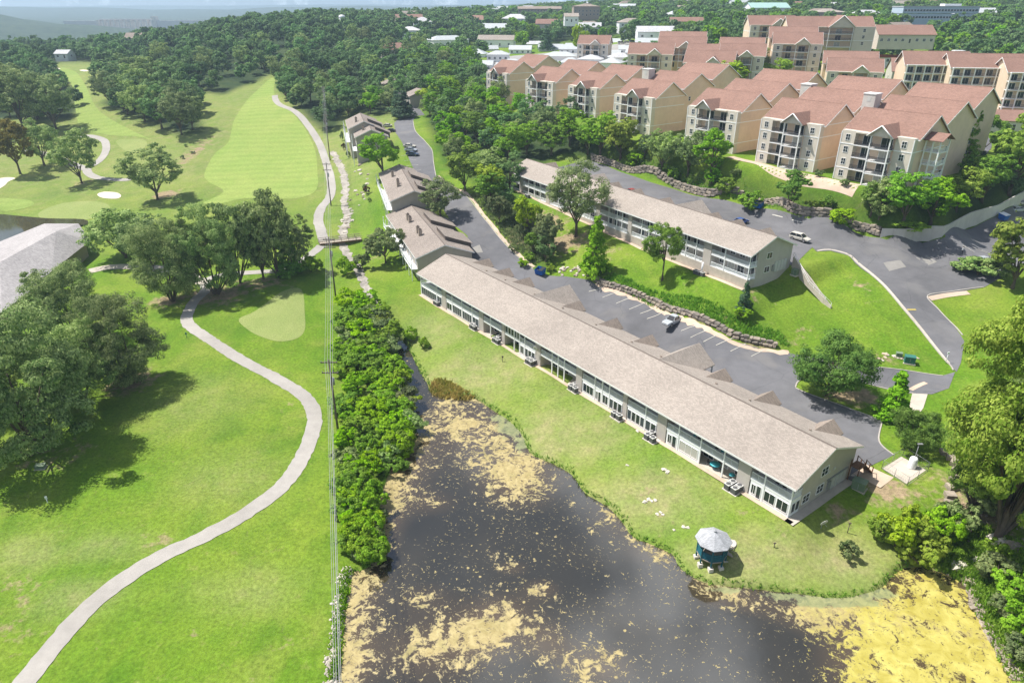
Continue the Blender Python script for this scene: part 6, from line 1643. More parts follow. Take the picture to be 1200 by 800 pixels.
for k, (px, py) in enumerate([(756,588),(760,585),(764,587),(768,586),(770,602),(774,600),(777,603),(778,550),(782,553),(801,617),(806,618),(790,621),(735,545),(747,505)]):
    boulder(px, py, random.uniform(4, 7), 'stone_pale', 'small pale stone lying on the lawn between the condominium and the pond', 'stones on the pond lawn', .6, k)
for k in range(34):
    t = random.random(); px, py = 400+10*math.sin(t*5)+random.uniform(6, 24), 186+t*90
    boulder(px, py, random.uniform(3, 7), random.choice(['stone_pale', 'stone_pale', 'stone']), 'pale rock scattered along the creek bank', 'rocks along the creek', .6, k)
for k in range(30):
    px, py = random.uniform(655, 692), random.uniform(312, 324); boulder(px, py, random.uniform(3.5, 6), random.choice(['stone_pale', 'stone', 'stone_pale']), 'loose rock in the heap at the left end of the stacked-stone wall', 'rock heap by the stone wall', .8, k)
for k in range(16):
    px, py = 1030+random.uniform(0, 46), 414+random.uniform(0, 10); boulder(px, py, random.uniform(4, 8), random.choice(['stone_pale', 'terrace']), 'flat pale slab around the green utility boxes', 'slabs by the utility boxes', .4, k)
# riprap on the left pond bank: uncountable small stones, one piece of ground cover
def rubble(name, pts_w, smin, smax, m, label):
    r = np.random.default_rng(len(pts_w)); V, F = [], []
    bm = bmesh.new(); bmesh.ops.create_icosphere(bm, subdivisions=1, radius=.5); bv = np.array([v.co[:] for v in bm.verts]); bf = np.array([[v.index for v in f.verts] for f in bm.faces]); bm.free()
    for k, (x, y, z) in enumerate(pts_w):
        s = r.uniform(smin, smax); v = bv*(1+r.normal(0, .13, (len(bv), 1)))*np.array([s, s*r.uniform(.6, 1), s*r.uniform(.45, .75)])
        a = r.uniform(0, 6.28); v = v@np.array([[math.cos(a), math.sin(a), 0], [-math.sin(a), math.cos(a), 0], [0, 0, 1]])
        V.append(v+np.array([x, y, z])); F.append(bf+len(bv)*k)
    o = link(name, mesh_np(name, np.concatenate(V), np.concatenate(F)), M[m]); tag(o, label, None, None, 'stuff'); return o
M['stone_mid'] = mat('stone_mid', (.42, .38, .33), .95, .4, 2.5, var2=.3, scale2=.6, bump=.7)
pts = []
for k in range(620):
    t = random.random(); px = np.interp(t, [0, .35, .7, 1], [406, 398, 392, 386])+random.gauss(0, 3.6); py = 664+t*140
    q = g(px, py); pts.append((q.x, q.y, q.z+.03))
rubble('riprap', pts, .15, .62, 'stone_mid', 'pale riprap stones lining the left bank of the pond')
pts = []
for k in range(260):
    q = g(random.uniform(1090, 1200), random.uniform(600, 720)); pts.append((q.x, q.y, q.z))
for k in range(500):
    t = random.random(); q = g(np.interp(t, [0, .4, 1], [1132, 1145, 1190])+random.gauss(4, 5), 676+t*120); pts.append((q.x, q.y, q.z))
rubble('bank_stones', pts, .2, .7, 'stone', 'loose stones along the right bank of the pond')
# utility boxes
def ubox(name, px, py, dims, rz, m, label, cat='utility box'):
    p = g(px, py); e = empty(name, (p.x, p.y, p.z), rz); tag(e, label, cat); a, b, c = dims
    q = MB(); q.box(-a/2, -b/2, .06, a/2, b/2, c); q.build('cabinet', M[m], e)
    q = MB(); q.slab([(-a/2-.05, -b/2-.06, c+.06), (a/2+.05, -b/2-.06, c+.06), (a/2+.05, b/2+.03, c+.12), (-a/2-.05, b/2+.03, c+.12)], .06); q.build('lid', M[m], e)
    q = MB(); q.box(-a/2-.15, -b/2-.15, -.2, a/2+.15, b/2+.15, .06); q.build('plinth', M['concrete'], e)
    q = MB(); q.box(-.02, -b/2-.03, .3, .04, -b/2-.003, c-.2); q.build('handle', M['steel'], e)
ubox('utility_box', 1006, 572, (1.7, 1.3, 1.3), A1+.2, 'box_green', 'pale green utility cabinet at the shaded gable end of the long condominium')
ubox('utility_box', 1065, 425, (1.7, 1.1, 1.3), R(-20), 'box_teal', 'dark green utility box among pale slabs on the triangular lawn')
ubox('utility_box', 1053, 418, (1.0, .7, .8), R(-20), 'box_green', 'small green utility box left of the dark green one')
ubox('utility_box', 48, 548, (1.2, .8, .5), R(10), 'box_green', 'low green utility box in the shade of the big left oaks')
ubox('utility_box', 931, 322, (1.2, .9, 1.2), A2, 'box_green', 'pale utility box at the gable end of the hillside condominium')
# chain-link yard with lift station
yd = [g(1013+20,549), g(1063,569), g(1087,552), g(1058,533)]
fy = empty('chain_fence', yd[0]); tag(fy, 'chain-link fence round the small concrete yard', 'fence')
sheet('yard_slab', gp([(1034,549),(1062,567),(1085,551),(1056,535)]), M['concrete'], .06, 1.0)
for a_, b_ in zip(yd, yd[1:]+yd[:1]):
    n_ = max(2, int((b_-a_).length/2.2))
    for k in range(n_+1):
        q = a_.lerp(b_, k/n_)-yd[0]; z = Tz(yd[0].x+q.x, yd[0].y+q.y)-yd[0].z; m_ = MB(); m_.tube([(q.x, q.y, z-.2), (q.x, q.y, z+1.5)], .035, 5); m_.build('post', M['steel'], fy)
    for zz in (1.45, .1):
        m_ = MB(); m_.tube([(a_.x-yd[0].x, a_.y-yd[0].y, a_.z-yd[0].z+zz), (b_.x-yd[0].x, b_.y-yd[0].y, b_.z-yd[0].z+zz)], .02, 5); m_.build('rail', M['steel'], fy)
    m_ = MB(); dd = b_-a_; n2_ = int(dd.length/.3)
    for k in range(n2_):
        for s in (0, 1):
            q0 = a_.lerp(b_, (k+s)/n2_)-yd[0]; q1 = a_.lerp(b_, (k+1-s)/n2_)-yd[0]; m_.tube([(q0.x, q0.y, q0.z+.1), (q1.x, q1.y, q1.z+1.45)], .006, 3, False)
    m_.build('mesh_wire', M['steel'], fy)
ls = g(1068, 548); e = empty('lift_station', (ls.x, ls.y, ls.z+.06)); tag(e, 'white pump cabinet with a lamp pole in the fenced yard', 'pump cabinet')
q = MB(); q.lathe([(.55, 0), (.55, 1.5), (.4, 1.75), (.001, 1.8)], 12); q.build('tank', M['white'], e)
q = MB(); q.tube([(.5, .6, 0), (.5, .6, 3.6)], .06, 6); q.box(.3, .45, 3.55, 1.0, .75, 3.7); q.build('lamp_pole', M['steel'], e)
# satellite dish, posts, signs, spa
def dish(loc, label, rz=0., s=1.):
    e = empty('satellite_dish', loc, rz); e.scale = (s, s, s); tag(e, label, 'satellite dish')
    q = MB(); q.tube([(0,0,-.3), (0,0,.75)], .035, 6); q.build('mast', M['steel'], e)
    q = MB(); P = []
    for i in range(5):
        for k in range(14):
            rr_ = .42*i/4; P.append((rr_*math.cos(k*.4488), -.1-rr_*.35+.35*rr_*rr_+rr_*math.sin(k*.4488)*-.35, .9+rr_*math.sin(k*.4488)*.9))
    q.add(P, [(i*14+k, i*14+(k+1) % 14, i*14+14+(k+1) % 14, i*14+14+k) for i in range(4) for k in range(14)], True); o = q.build('dish', M['ac_pale'], e); m_ = o.modifiers.new('t', 'SOLIDIFY'); m_.thickness = .03
    q = MB(); q.tube([(0,-.1,.85), (0,-.6,.75)], .02, 5); q.build('arm', M['steel'], e)
p = g(962, 619); dish((p.x, p.y, p.z), 'pale satellite dish standing on the lawn near the shaded corner', R(20), 1.3)
p = C1-U1*52.6-N1*.35; dish((p.x, p.y, 2.7), 'dark satellite dish mounted on the fourth pier', R(-40), 1.2)
def post(px, py, h, label, m='pole', top=None):
    p = g(px, py); e = empty('post', (p.x, p.y, p.z)); tag(e, label, 'post'); q = MB(); q.tube([(0,0,-.3), (0,0,h)], [.06, .05], 6); q.build('shaft', M[m], e)
    q = MB(); q.box(-.16, -.05, h-.1, .16, .05, h+.3 if top else h+.06); q.build('head', M[top or m], e)
post(993, 624, 1.6, 'thin dark post on the lawn by the small round bush'); post(907, 641, .7, 'short dark stake on the pond lawn'); post(589, 424, 1.0, 'small dark post lamp on the lawn before the patios', 'pole', 'pole')
post(1108, 425, 1.9, 'pale sign post at the road junction', 'white', 'white'); post(219, 396, .9, 'short blue-green marker post beside the cart path', 'box_teal', 'box_teal'); post(56, 589, .8, 'small white marker post in the oak shade', 'white', 'white')
p = g(1083, 418)
# person in the right-hand lot
pp = g(1127, 298); pe = empty('person', (pp.x, pp.y, pp.z+.05), R(30)); tag(pe, 'person in a white top and dark trousers walking in the right-hand lot', 'person')
bm = bmesh.new(); sk = bpy.data.meshes.new('body')
J = [(0,0,.95,.13),(0,.02,1.2,.14),(0,.02,1.42,.16),(0,.02,1.52,.06),(0,.04,1.66,.105),(.1,0,.9,.1),(.11,.12,.5,.07),(.11,.06,.08,.05),(.11,.2,.04,.045),(-.1,0,.9,.1),(-.11,-.1,.5,.07),(-.11,-.22,.1,.05),(-.11,-.08,.04,.045),(.21,.02,1.4,.06),(.27,-.05,1.12,.05),(.28,.06,.88,.04),(.28,.1,.8,.035),(-.21,.02,1.4,.06),(-.27,.06,1.12,.05),(-.28,.16,.9,.04),(-.28,.2,.83,.035)]
ed = [(0,1),(1,2),(2,3),(3,4),(0,5),(5,6),(6,7),(7,8),(0,9),(9,10),(10,11),(11,12),(2,13),(13,14),(14,15),(15,16),(2,17),(17,18),(18,19),(19,20)]
sk.from_pydata([j[:3] for j in J], ed, []); bo = link('body', sk, None, pe)
sm = bo.modifiers.new('skin', 'SKIN'); 
for v, j in zip(sk.skin_vertices[0].data, J): v.radius = (j[3], j[3])
sk.skin_vertices[0].data[0].use_root = True
bo.modifiers.new('sub', 'SUBSURF').levels = 1; bo.modifiers['sub'].render_levels = 2
pm_ = bpy.data.materials.new('person_cloth'); pm_.use_nodes = True; t = pm_.node_tree; pb_ = t.nodes['Principled BSDF']; pb_.inputs['Roughness'].default_value = .8
c_ = t.nodes.new('ShaderNodeTexCoord'); s_ = t.nodes.new('ShaderNodeSeparateXYZ'); t.links.new(c_.outputs['Object'], s_.inputs[0]); rp = t.nodes.new('ShaderNodeValToRGB'); rp.color_ramp.interpolation = 'CONSTANT'
rp.color_ramp.elements[0].color = (.03,.03,.04,1); rp.color_ramp.elements[1].position = .5; rp.color_ramp.elements[1].color = (.65,.65,.68,1); k_ = rp.color_ramp.elements.new(.8); k_.color = (.4,.22,.15,1)
dv_ = t.nodes.new('ShaderNodeMath'); dv_.operation = 'DIVIDE'; dv_.inputs[1].default_value = 1.9; t.links.new(s_.outputs['Z'], dv_.inputs[0]); t.links.new(dv_.outputs[0], rp.inputs[0]); t.links.new(rp.outputs[0], pb_.inputs['Base Color']); sk.materials.append(pm_)
q = MB(); q.lathe([(.001, 1.78), (.09, 1.75), (.115, 1.68), (.1, 1.62)], 10, (0, .03, 0)); q.build('hair', M['dark_door'], pe)
# patio furniture seen in the open bays
def round_table(px_local, y, z, c, u, n, col, label, r_=.6):
    p = c+u*px_local+n*y; e = empty('patio_table', (p.x, p.y, z)); tag(e, label, 'table')
    q = MB(); q.lathe([(.001, .7), (r_, .7), (r_, .74), (.001, .74)], 18); q.build('tabletop', mat('paint_'+col[0], col[1], .5), e)
    q = MB(); q.tube([(0,0,0), (0,0,.7)], .05, 6); q.lathe([(.3, 0), (.3, .05), (.001, .06)], 10); q.build('pedestal', M['steel'], e)
def chair(x, y, z, c, u, n, rz, col, label):
    p = c+u*x+n*y; e = empty('patio_chair', (p.x, p.y, z), rz); tag(e, label, 'chair'); m_ = mat('paint_'+col[0], col[1], .5)
    q = MB(); q.box(-.24, -.24, .42, .24, .24, .47); q.build('seat', m_, e); q = MB(); q.box(-.24, .2, .47, .24, .25, .95); q.build('backrest', m_, e)
    for a_ in (-.21, .21):
        for b_ in (-.21, .21): q = MB(); q.box(a_-.02, b_-.02, 0, a_+.02, b_+.02, .42); q.build('leg', M['steel'], e)
aqua = ('aqua', (.05, .35, .4)); 
round_table(-12.6, 1.0, .06, C1, U1, N1, aqua, 'round turquoise table on the open patio near the right end', .75); round_table(-9.6, .9, .06, C1, U1, N1, aqua, 'small turquoise table at the right side of the open patio', .45)
for k, (x, y, rz) in enumerate([(-13.6, .9, 1.6), (-11.6, 1.1, -1.6), (-12.6, 1.8, 0)]): chair(x, y, .06, C1, U1, N1, A1+rz, ('dark', (.05,.05,.06)), ['dark chair left of the turquoise table', 'dark chair right of the turquoise table', 'dark chair behind the turquoise table'][k])
chair(-64.8, .7, .06, C1, U1, N1, A1, ('redchair', (.4,.02,.02)), 'red chair on the open patio beside the third pier'); chair(-67.2, 1.2, .06, C1, U1, N1, A1+.5, ('dark', (.05,.05,.06)), 'dark chair on the open patio beside the red chair')
for k, x in enumerate((-17, -16.2, -13, -12, -36, -38.5, -46, -58, -77, -90, -3, -2)):
    chair(x, 1.4, 2.77, C1, U1, N1, A1+random.uniform(-1, 1), random.choice([('dark', (.05,.05,.06)), ('cushion', (.25,.15,.1)), aqua]), 'patio chair standing in shade on the upper deck'); 
for o in [o for o in COL.objects if o.get('label') == 'patio chair standing in shade on the upper deck']: o['group'] = 'chairs on the upper deck'
# ------------------------------------------------------------------ single trees the photograph lets one pick out
NT = 0
for a in [
 ('oak_near0',42,528,178,172,'broadest near oak at the left edge with its crown over the deep shade'),
 ('oak_near1',150,449,105,112,'oak in front of the left group with its trunk in bare earth'),
 ('oak_near2',88,398,98,100,'oak in front of the clubhouse roof'),
 ('oak_near1',-15,475,110,105,'oak cut by the left picture edge below the clubhouse'),
 ('oak_near0',98,470,110,105,'oak in the middle of the left group'),
 ('oak_near2',202,353,92,105,'left oak of the grove beside the shaded cart path'),
 ('oak_near0',253,344,84,110,'oak at the head of the cart path in the middle grove'),
 ('oak_mid0',282,332,70,105,'oak in the middle grove second from the path head'),
 ('oak_mid1',309,327,72,108,'oak in the middle grove with a slim bare trunk'),
 ('oak_mid2',326,325,66,100,'right-hand oak of the middle grove'),
 ('oak_mid3',350,318,46,70,'small oak at the right end of the middle grove'),
 ('oak_mid1',148,302,88,66,'spreading oak behind the left group near the clubhouse pond'),
 ('oak_mid2',180,312,70,62,'oak between the clubhouse path and the middle grove'),
 ('cone_bright',341,321,34,44,'bushy dark green pyramidal tree at the right of the middle grove'),
 ('oak_mid3',185,234,76,66,'round lone oak on the golf course'),
 ('yellow',24,204,54,64,'yellowing tree at the left edge of the golf course'),
 ('oak_mid0',96,215,56,66,'leaning oak beside the looping cart path'),
 ('oak_mid1',52,194,48,56,'oak right of the yellowing tree'),
 ('oak_mid2',28,154,74,76,'large oak at the left edge above the yellowing tree'),('oak_mid3',66,152,62,68,'large oak right of its neighbour at the upper left'),('oak_mid0',-6,158,70,80,'oak cut by the left edge at the upper left'),('oak_mid1',44,140,60,64,'oak behind the pair at the upper left'),
 ('open_oak',675,277,80,92,'open-crowned oak in front of the hillside condominium'),
 ('cone_bright',697,322,38,68,'slender bright green tree above the rock heap'),
 ('round_bright',776,328,54,70,'round light green tree on the slope before the hillside condominium'),
 ('cone',871,364,17,36,'thin young tree at the right corner of the hillside condominium'),
 ('round_near',968,464,104,70,'wide low tree on the parking island behind the long condominium'),
 ('cone_bright',1044,489,40,56,'small upright tree at the end of the parking island'),
 ('round_near',1068,528,62,50,'dense round tree beside the fenced yard'),
 ('maple_near',1168,632,190,300,'huge yellow-green tree filling the right edge'),
 ('maple_near',1215,540,150,220,'tall yellow-green tree behind the huge one at the right edge'),
 ('maple_near',1140,600,105,150,'lower yellow-green tree in front of the huge one at the right edge'),
 ('lime',1186,338,80,88,'pale feathery tree at the right edge above the junction'),
 ('oak_near1',1180,580,110,150,'darker tree in the shade of the huge yellow-green one'),
 ('oak_mid2',516,254,56,46,'street tree shading the road below the second chimneyed block'),
 ('bright0',449,206,54,56,'full green tree between the two chimneyed blocks'),
 ('grey',452,308,50,42,'small grey-green tree on the lawn beside the chimneyed block'),
 ('lime',545,224,44,50,'lime green tree at the edge of the street woods'),
 ('cone',474,138,26,32,'blue-green conifer at the bend of the street'),('cone',466,132,20,26,'second conifer at the bend of the street'),
 ('lime',727,186,52,54,'bright yellow-green tree before the red-roofed blocks'),
 ('bright0',703,182,54,56,'green tree left of the bright yellow-green one'),
 ('bright1',925,246,48,52,'round green tree on the grassy bank below the terrace'),
 ('bright1',832,208,48,62,'green tree at the foot of the third red-roofed block'),('oak_mid0',806,205,46,56,'darker tree beside the terrace at the third red-roofed block'),('oak_mid3',775,200,42,50,'tree at the left end of the grassy bank'),
 ('bright0',1058,262,74,70,'big bright green tree hiding the corner of the nearest red-roofed block'),('bright1',1090,262,66,60,'bright green tree right of the big one at the pale wall'),('oak_mid2',1030,256,48,48,'tree at the left of the pale wall'),
 ('lime',1120,246,60,56,'yellow-green tree behind the pale wall'),('lime',1182,228,84,104,'tall pale green tree at the right end of the pale wall'),('bright0',1150,236,60,64,'green tree between the two pale ones at the wall'),
 ('cone_bright',1125,196,40,70,'upright tree beside the white open stair'),('bright1',1150,180,50,50,'tree behind the white open stair'),('lime',1128,112,22,26,'yellow-green tree in the far lot'),('cone',1135,190,16,18,'blue spruce near the stair'),('cone',1148,196,16,20,'second blue spruce near the stair'),
 ('lime',680,70,24,44,'tall pale tree among the white roofs'),('lime',812,118,14,14,'small tree between the roofs'),
 ('lime',858,108,44,40,'lime green tree between the red roofs'),('oak_mid1',885,92,40,36,'dark tree behind the lime green one'),('cone',797,82,20,34,'dark conifer among the red roofs'),('cone',640,60,18,26,'dark conifer among the tan cottages'),
 ('lime',905,100,40,34,'lime tree right of the dark one among the red roofs'),('bright0',960,76,36,34,'round tree before the far red-roofed pair'),('lime',975,66,34,34,'pale tree right of the round one'),('bright1',1000,70,36,34,'green tree in the belt before the balconied range'),('oak_mid2',1025,66,34,32,'dark green tree in the belt before the balconied range'),('bright0',1045,62,30,28,'small green tree at the end of the belt'),
 ('grey',585,262,30,36,'scrubby grey tree above the kerb of the street'),('lime',618,278,34,54,'thin yellow-green sapling on the bare slope'),('grey',640,296,40,48,'grey-green scrub tree on the bare slope'),('bright0',575,240,44,44,'green tree overhanging the street kerb'),
]:
    tree(*a); NT += 1
# the grove between the fairways
for k, (px, py, w, h) in enumerate([(130,124,40,42),(150,134,45,50),(170,143,45,50),(190,151,46,52),(213,158,50,54),(226,152,36,42),(140,114,40,42),(165,122,45,48),(190,132,45,50),(214,138,42,46),(178,108,45,44),(205,116,44,46),(155,102,40,40),(228,134,34,38)]):
    tree(['oak_mid0', 'wood0', 'oak_mid1', 'wood1', 'oak_mid3'][k % 5], px, py, w, h, 'oak crowded in the grove between the two fairways', 'grove between the fairways'); NT += 1
# shrub bank on the left shore
sb = 0
for k in range(125):
    t = (k+random.random())/125; py = 352+t*300
    xl = np.interp(py, [350, 400, 480, 560, 600, 650], [402, 404, 404, 405, 408, 414]); xr = np.interp(py, [350, 400, 440, 480, 500, 530, 560, 600, 650], [440, 462, 472, 484, 490, 474, 456, 444, 440])
    px = random.uniform(xl, xr); w = random.uniform(28, 44)
    key = random.choice(['shrub0', 'shrub1', 'shrub2', 'shrub0', 'shrub1', 'shrub2', 'shrub_dark1']) if px < xr-14 or py > 520 else random.choice(['shrub_lime', 'shrub_grey', 'shrub_dark0', 'shrub1'])
    tree(key, px, py+8, w, w*random.uniform(.5, .75), (LB := ('dark ' if 'dark' in key else 'yellow-green ' if 'lime' in key else 'grey-green ' if 'grey' in key else 'bright ')+'leafy shrub in the '+('far' if py < 440 else 'middle' if py < 540 else 'near')+' part of the left pond bank thicket'), LB, 'shrub', 'shrub'); sb += 1
for px, py, w, h, key, lab in [
 (992,654,26,22,'shrub_dark0','small round dark bush alone on the lawn by the pond tip'),(1078,662,60,44,'shrub_lime','yellow-green bush at the head of the yellow algae'),(1048,640,50,40,'shrub_lime','yellow-green bush at the left of the pond-head thicket'),(1100,640,54,46,'shrub1','green bush in the middle of the pond-head thicket'),(1118,620,50,40,'shrub_dark1','dark bush behind the pond-head thicket'),(1070,628,48,36,'shrub_lime','yellow-green bush at the top of the pond-head thicket'),(1030,632,34,30,'shrub_lime','small yellow-green bush nearest the lawn'),
 (1150,600,60,50,'shrub_dark0','dark bush beside the stone steps'),(1165,680,50,30,'shrub_grey','grey-green bush on the right bank'),(1185,700,50,30,'shrub0','bright bush on the right bank'),(1195,740,50,36,'shrub0','bright low bush at the right picture edge'),(1170,720,40,26,'shrub_grey','low grey-green bush at the right water edge'),(1160,660,36,30,'shrub1','green bush above the right boulders'),(1190,770,40,26,'shrub_grey','grey-green bush at the lower right edge'),
 (497,408,16,14,'shrub1','small bush at the left end of the pond lawn'),(483,398,18,16,'shrub0','small bush beside the pond channel'),(868,372,24,16,'shrub0','low bush at the foot of the thin young tree'),(698,318,22,18,'shrub1','bush at the foot of the slender bright tree'),
 (405,322,24,22,'shrub0','bush below the footbridge'),(425,316,24,20,'shrub_grey','grey bush near the creek below the footbridge'),(365,318,30,20,'shrub_lime','pale bush left of the power pole'),(430,228,10,11,'shrub_red','reddish round bush on the garden lawn'),(427,222,6,7,'shrub_dark0','tiny dark bush above the reddish one'),(433,236,5,6,'shrub_dark1','tiny dark bush below the reddish one'),
 (401,165,6,12,'shrub_dark0','upright dark bush on the garden lawn, leftmost of three'),(403,176,7,9,'shrub_red','dull red bush on the garden lawn'),(408,184,6,9,'shrub_dark1','dark bush lowest of the garden three'),
 (862,206,14,10,'shrub_dark0','clipped bush at the corner of the second red-roofed block'),(959,207,12,11,'shrub_dark1','clipped round bush before the nearest red-roofed block'),(990,218,12,10,'shrub_dark0','clipped bush at the terrace edge'),(755,166,10,9,'shrub_grey','round bush at the corner of the fourth red-roofed block'),(764,166,10,9,'shrub_grey','second round bush at the corner of the fourth red-roofed block'),
 (1145,322,48,22,'shrub_dark0','low spreading hedge at the parking island on the right'),(1128,318,34,18,'shrub_dark1','end of the low hedge at the parking island on the right'),(1165,325,44,24,'shrub_dark0','low hedge beneath the pale feathery tree'),
 (612,312,14,10,'shrub0','small bush at the kerb of the street'),(600,295,12,9,'shrub_grey','grey bush at the kerb of the street'),(645,318,14,9,'shrub_lime','low bush behind the blue dumpster'),(620,305,14,10,'shrub0','low bush further down the street kerb'),
 (880,246,30,24,'shrub0','bush on the grassy bank above the upper dumpster'),(850,226,26,20,'shrub1','bush on the grassy bank left of the round green tree'),(955,250,26,18,'shrub_lime','low bush on the grassy bank right of the round green tree'),(985,262,30,20,'shrub0','bush at the right end of the grassy bank'),(1062,270,40,14,'shrub0','low bush on top of the pale wall'),(745,196,26,20,'shrub1','bush at the left end of the upper stone wall'),
 (218,172,5,4,'shrub_dark0','tiny bush on the stony patch of the fairway'),(226,180,6,4,'shrub_dark1','small bush on the stony patch of the fairway'),(214,186,6,5,'shrub_dark0','lowest bush on the stony patch of the fairway'),(30,292,18,14,'shrub_dark0','bush by the clubhouse pond'),(5,312,20,16,'shrub_dark1','bush at the left edge by the clubhouse pond')]:
    tree(key, px, py, w, h, lab, None, 'shrub', 'shrub')

# ------------------------------------------------------------------ woods
WOODS = [  # px outline of each wood, spacing (m), kinds, width range, label
 ([(112,64),(150,52),(200,48),(260,44),(330,38),(420,36),(480,46),(497,62),(470,80),(440,90),(425,104),(407,128),(400,146),(386,156),(362,140),(346,122),(331,108),(325,90),(318,86),(300,96),(285,101),(262,111),(240,108),(228,98),(200,90),(170,84),(140,78),(118,76)], 8.2, ['wood0', 'wood1', 'wood2', 'wood3', 'oak_mid0', 'oak_mid2'], (10, 14), 'tree in the dense dark wood on the hill behind the fairways'),
 ([(-40,60),(0,58),(50,60),(60,72),(58,84),(84,102),(92,128),(84,140),(40,138),(0,140),(-40,145)], 9, ['wood0', 'wood1', 'oak_mid1'], (10, 14), 'tree in the wood at the upper left edge'),
 ([(500,118),(520,98),(560,96),(575,112),(600,132),(640,148),(690,158),(735,172),(748,186),(700,184),(660,182),(640,192),(612,190),(602,216),(598,246),(578,236),(560,216),(548,205),(530,196),(518,178),(512,164),(503,146)], 7.2, ['bright0', 'wood0', 'wood1', 'bright1', 'wood2', 'oak_mid1', 'bright0', 'lime'], (9, 12.5), 'tree in the wood between the street and the red-roofed blocks'),
 ([(396,150),(420,132),(440,136),(456,134),(460,122),(480,120),(478,108),(455,106),(432,112),(410,130)], 7.5, ['wood0', 'wood1', 'bright1', 'oak_mid1'], (9, 12), 'tree in the wood behind the tall narrow blocks'),
 ([(748,178),(800,202),(850,214),(905,228),(935,238),(985,244),(1000,258),(930,248),(880,238),(835,228),(787,216),(742,196)], 6.0, ['bright0', 'bright1', 'lime', 'wood1'], (4, 6.5), 'small tree on the grassy bank below the terrace'),
 ([(1000,240),(1050,228),(1110,222),(1150,205),(1200,196),(1215,215),(1167,244),(1134,258),(1081,274),(1035,268)], 5.5, ['bright0', 'bright1', 'lime', 'bright0', 'wood2'], (6, 9), 'tree in the belt behind the pale concrete wall'),
 ([(560,228),(600,240),(632,262),(650,300),(640,312),(612,290),(590,262)], 5.0, ['bright0', 'wood1', 'grey', 'lime'], (4, 6.5), 'scrubby tree on the bare slope above the street'),
 ([(500,100),(520,70),(560,76),(560,92),(520,96)], 8.5, ['bright0', 'wood0', 'oak_mid1'], (9, 12), 'tree in the belt beyond the street bend'),
]
def inside(x, y, polys, m=0.): 
    for P in polys:
        if poly_dist(np.array([x]), np.array([y]), P)[0] > m: return True
    return False
road_polys = [lot, upper]
scat = []
for wi, (px_poly, sp_, keys, wr, lab) in enumerate(WOODS):
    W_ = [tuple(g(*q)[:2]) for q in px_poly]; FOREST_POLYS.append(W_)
    P = np.array(W_); r = np.random.default_rng(100+wi); got = []
    n_try = int(poly_area(P)/sp_**2*9) if 'poly_area' in globals() else 4000
    X = r.uniform(P[:,0].min(), P[:,0].max(), n_try); Y = r.uniform(P[:,1].min(), P[:,1].max(), n_try)
    ok = poly_dist(X, Y, W_) > 0
    for F_ in FOOT: ok &= poly_dist(X, Y, F_) < -1.0
    for F_ in road_polys: ok &= poly_dist(X, Y, F_) < -2.0
    X, Y = X[ok], Y[ok]; Z = T(X, Y)
    acc = np.zeros((0, 2))
    for x, y, z in zip(X, Y, Z):
        if len(acc) and ((acc-(x, y))**2).sum(1).min() < sp_**2: continue
        acc = np.vstack([acc, (x, y)]); w = r.uniform(*wr)*(1+.0*r.normal())
        scat.append((w/math.hypot(x, y), x, y, z, w, w*r.uniform(.95, 1.3), keys[int(r.integers(len(keys)))], lab, 'trees: '+lab[8:]))
# the wide canopy of the town and the hills beyond
r = np.random.default_rng(5); n_try = 60000
D_ = np.sqrt(r.uniform(330**2, 1500**2, n_try)); th_ = r.uniform(-.70, .70, n_try); X = D_*np.tan(th_*.93); Y = D_
pxs = 600 + X*FPX/(Y*CP+25*SP)
ok = (pxs > -60) & (pxs < 1280)
CLEAR = [gp(q) for q in ([(300,90),(325,84),(330,112),(372,165),(392,230),(360,240),(225,245),(235,112),(262,112)], [(50,70),(112,74),(120,100),(135,122),(180,160),(90,160),(80,120),(60,84)], [(545,90),(740,90),(750,60),(720,50),(640,52),(560,66)])]
town = []
for F_ in FOOT: 
    c_ = np.mean(F_, 0); P2 = [tuple(c_+(np.array(q)-c_)*1.12 - (np.array([c_[0], c_[1]])/np.hypot(*c_)*16 if np.dot(np.array(q)-c_, c_) < 0 else 0)) for q in F_]; town.append(P2)
for F_ in CLEAR+town+[W for W in FOREST_POLYS]: ok &= poly_dist(X, Y, F_) < 0
# open ground thins the canopy on the right-hand plateau
dens = np.where(pxs > 520, np.clip(.4 + (Y-420)/700 + .25*np.sin(X*.021)*np.sin(Y*.017), .2, 1.), 1.)
dens = np.where((pxs > 980) & (Y < 520), .3, dens); dens = np.where(Y < 420, dens*.35, dens)
ok &= (r.uniform(0, 1, n_try) < dens)
X, Y = X[ok], Y[ok]; cell = {}
for x, y in zip(X, Y):
    s = 8.5+y*.0012; k = (int(x//s), int(y//s))
    if k in cell: continue
    cell[k] = (x, y)
XY = np.array(list(cell.values())); Z = T(XY[:,0], XY[:,1])
for (x, y), z in zip(XY, Z):
    w = r.uniform(8.5, 13.5); town_side = x > -60
    scat.append((w/math.hypot(x, y)*.8, x, y, z, w, w*r.uniform(.85, 1.2), ['wood0', 'wood1', 'wood2', 'wood3', 'bright0', 'lime', 'oak_mid1'][int(r.integers(7 if town_side else 4))], 'tree in the canopy between the far houses' if town_side else 'tree in the far wooded hillside', None))
scat.sort(key=lambda q: -q[0])
budget = 296-NT
for i, (s, x, y, z, w, h, key, lab, grp) in enumerate(scat[:budget]):
    cw = {'b': 'bright green ', 'l': 'yellow-green ', 'o': 'olive green ', 'g': 'grey-green ', 'w': 'dark green '}[key[0]]
    lab = cw+lab; plant(key, (x, y, z-.2), w, h, lab, lab)
rest = scat[budget:]
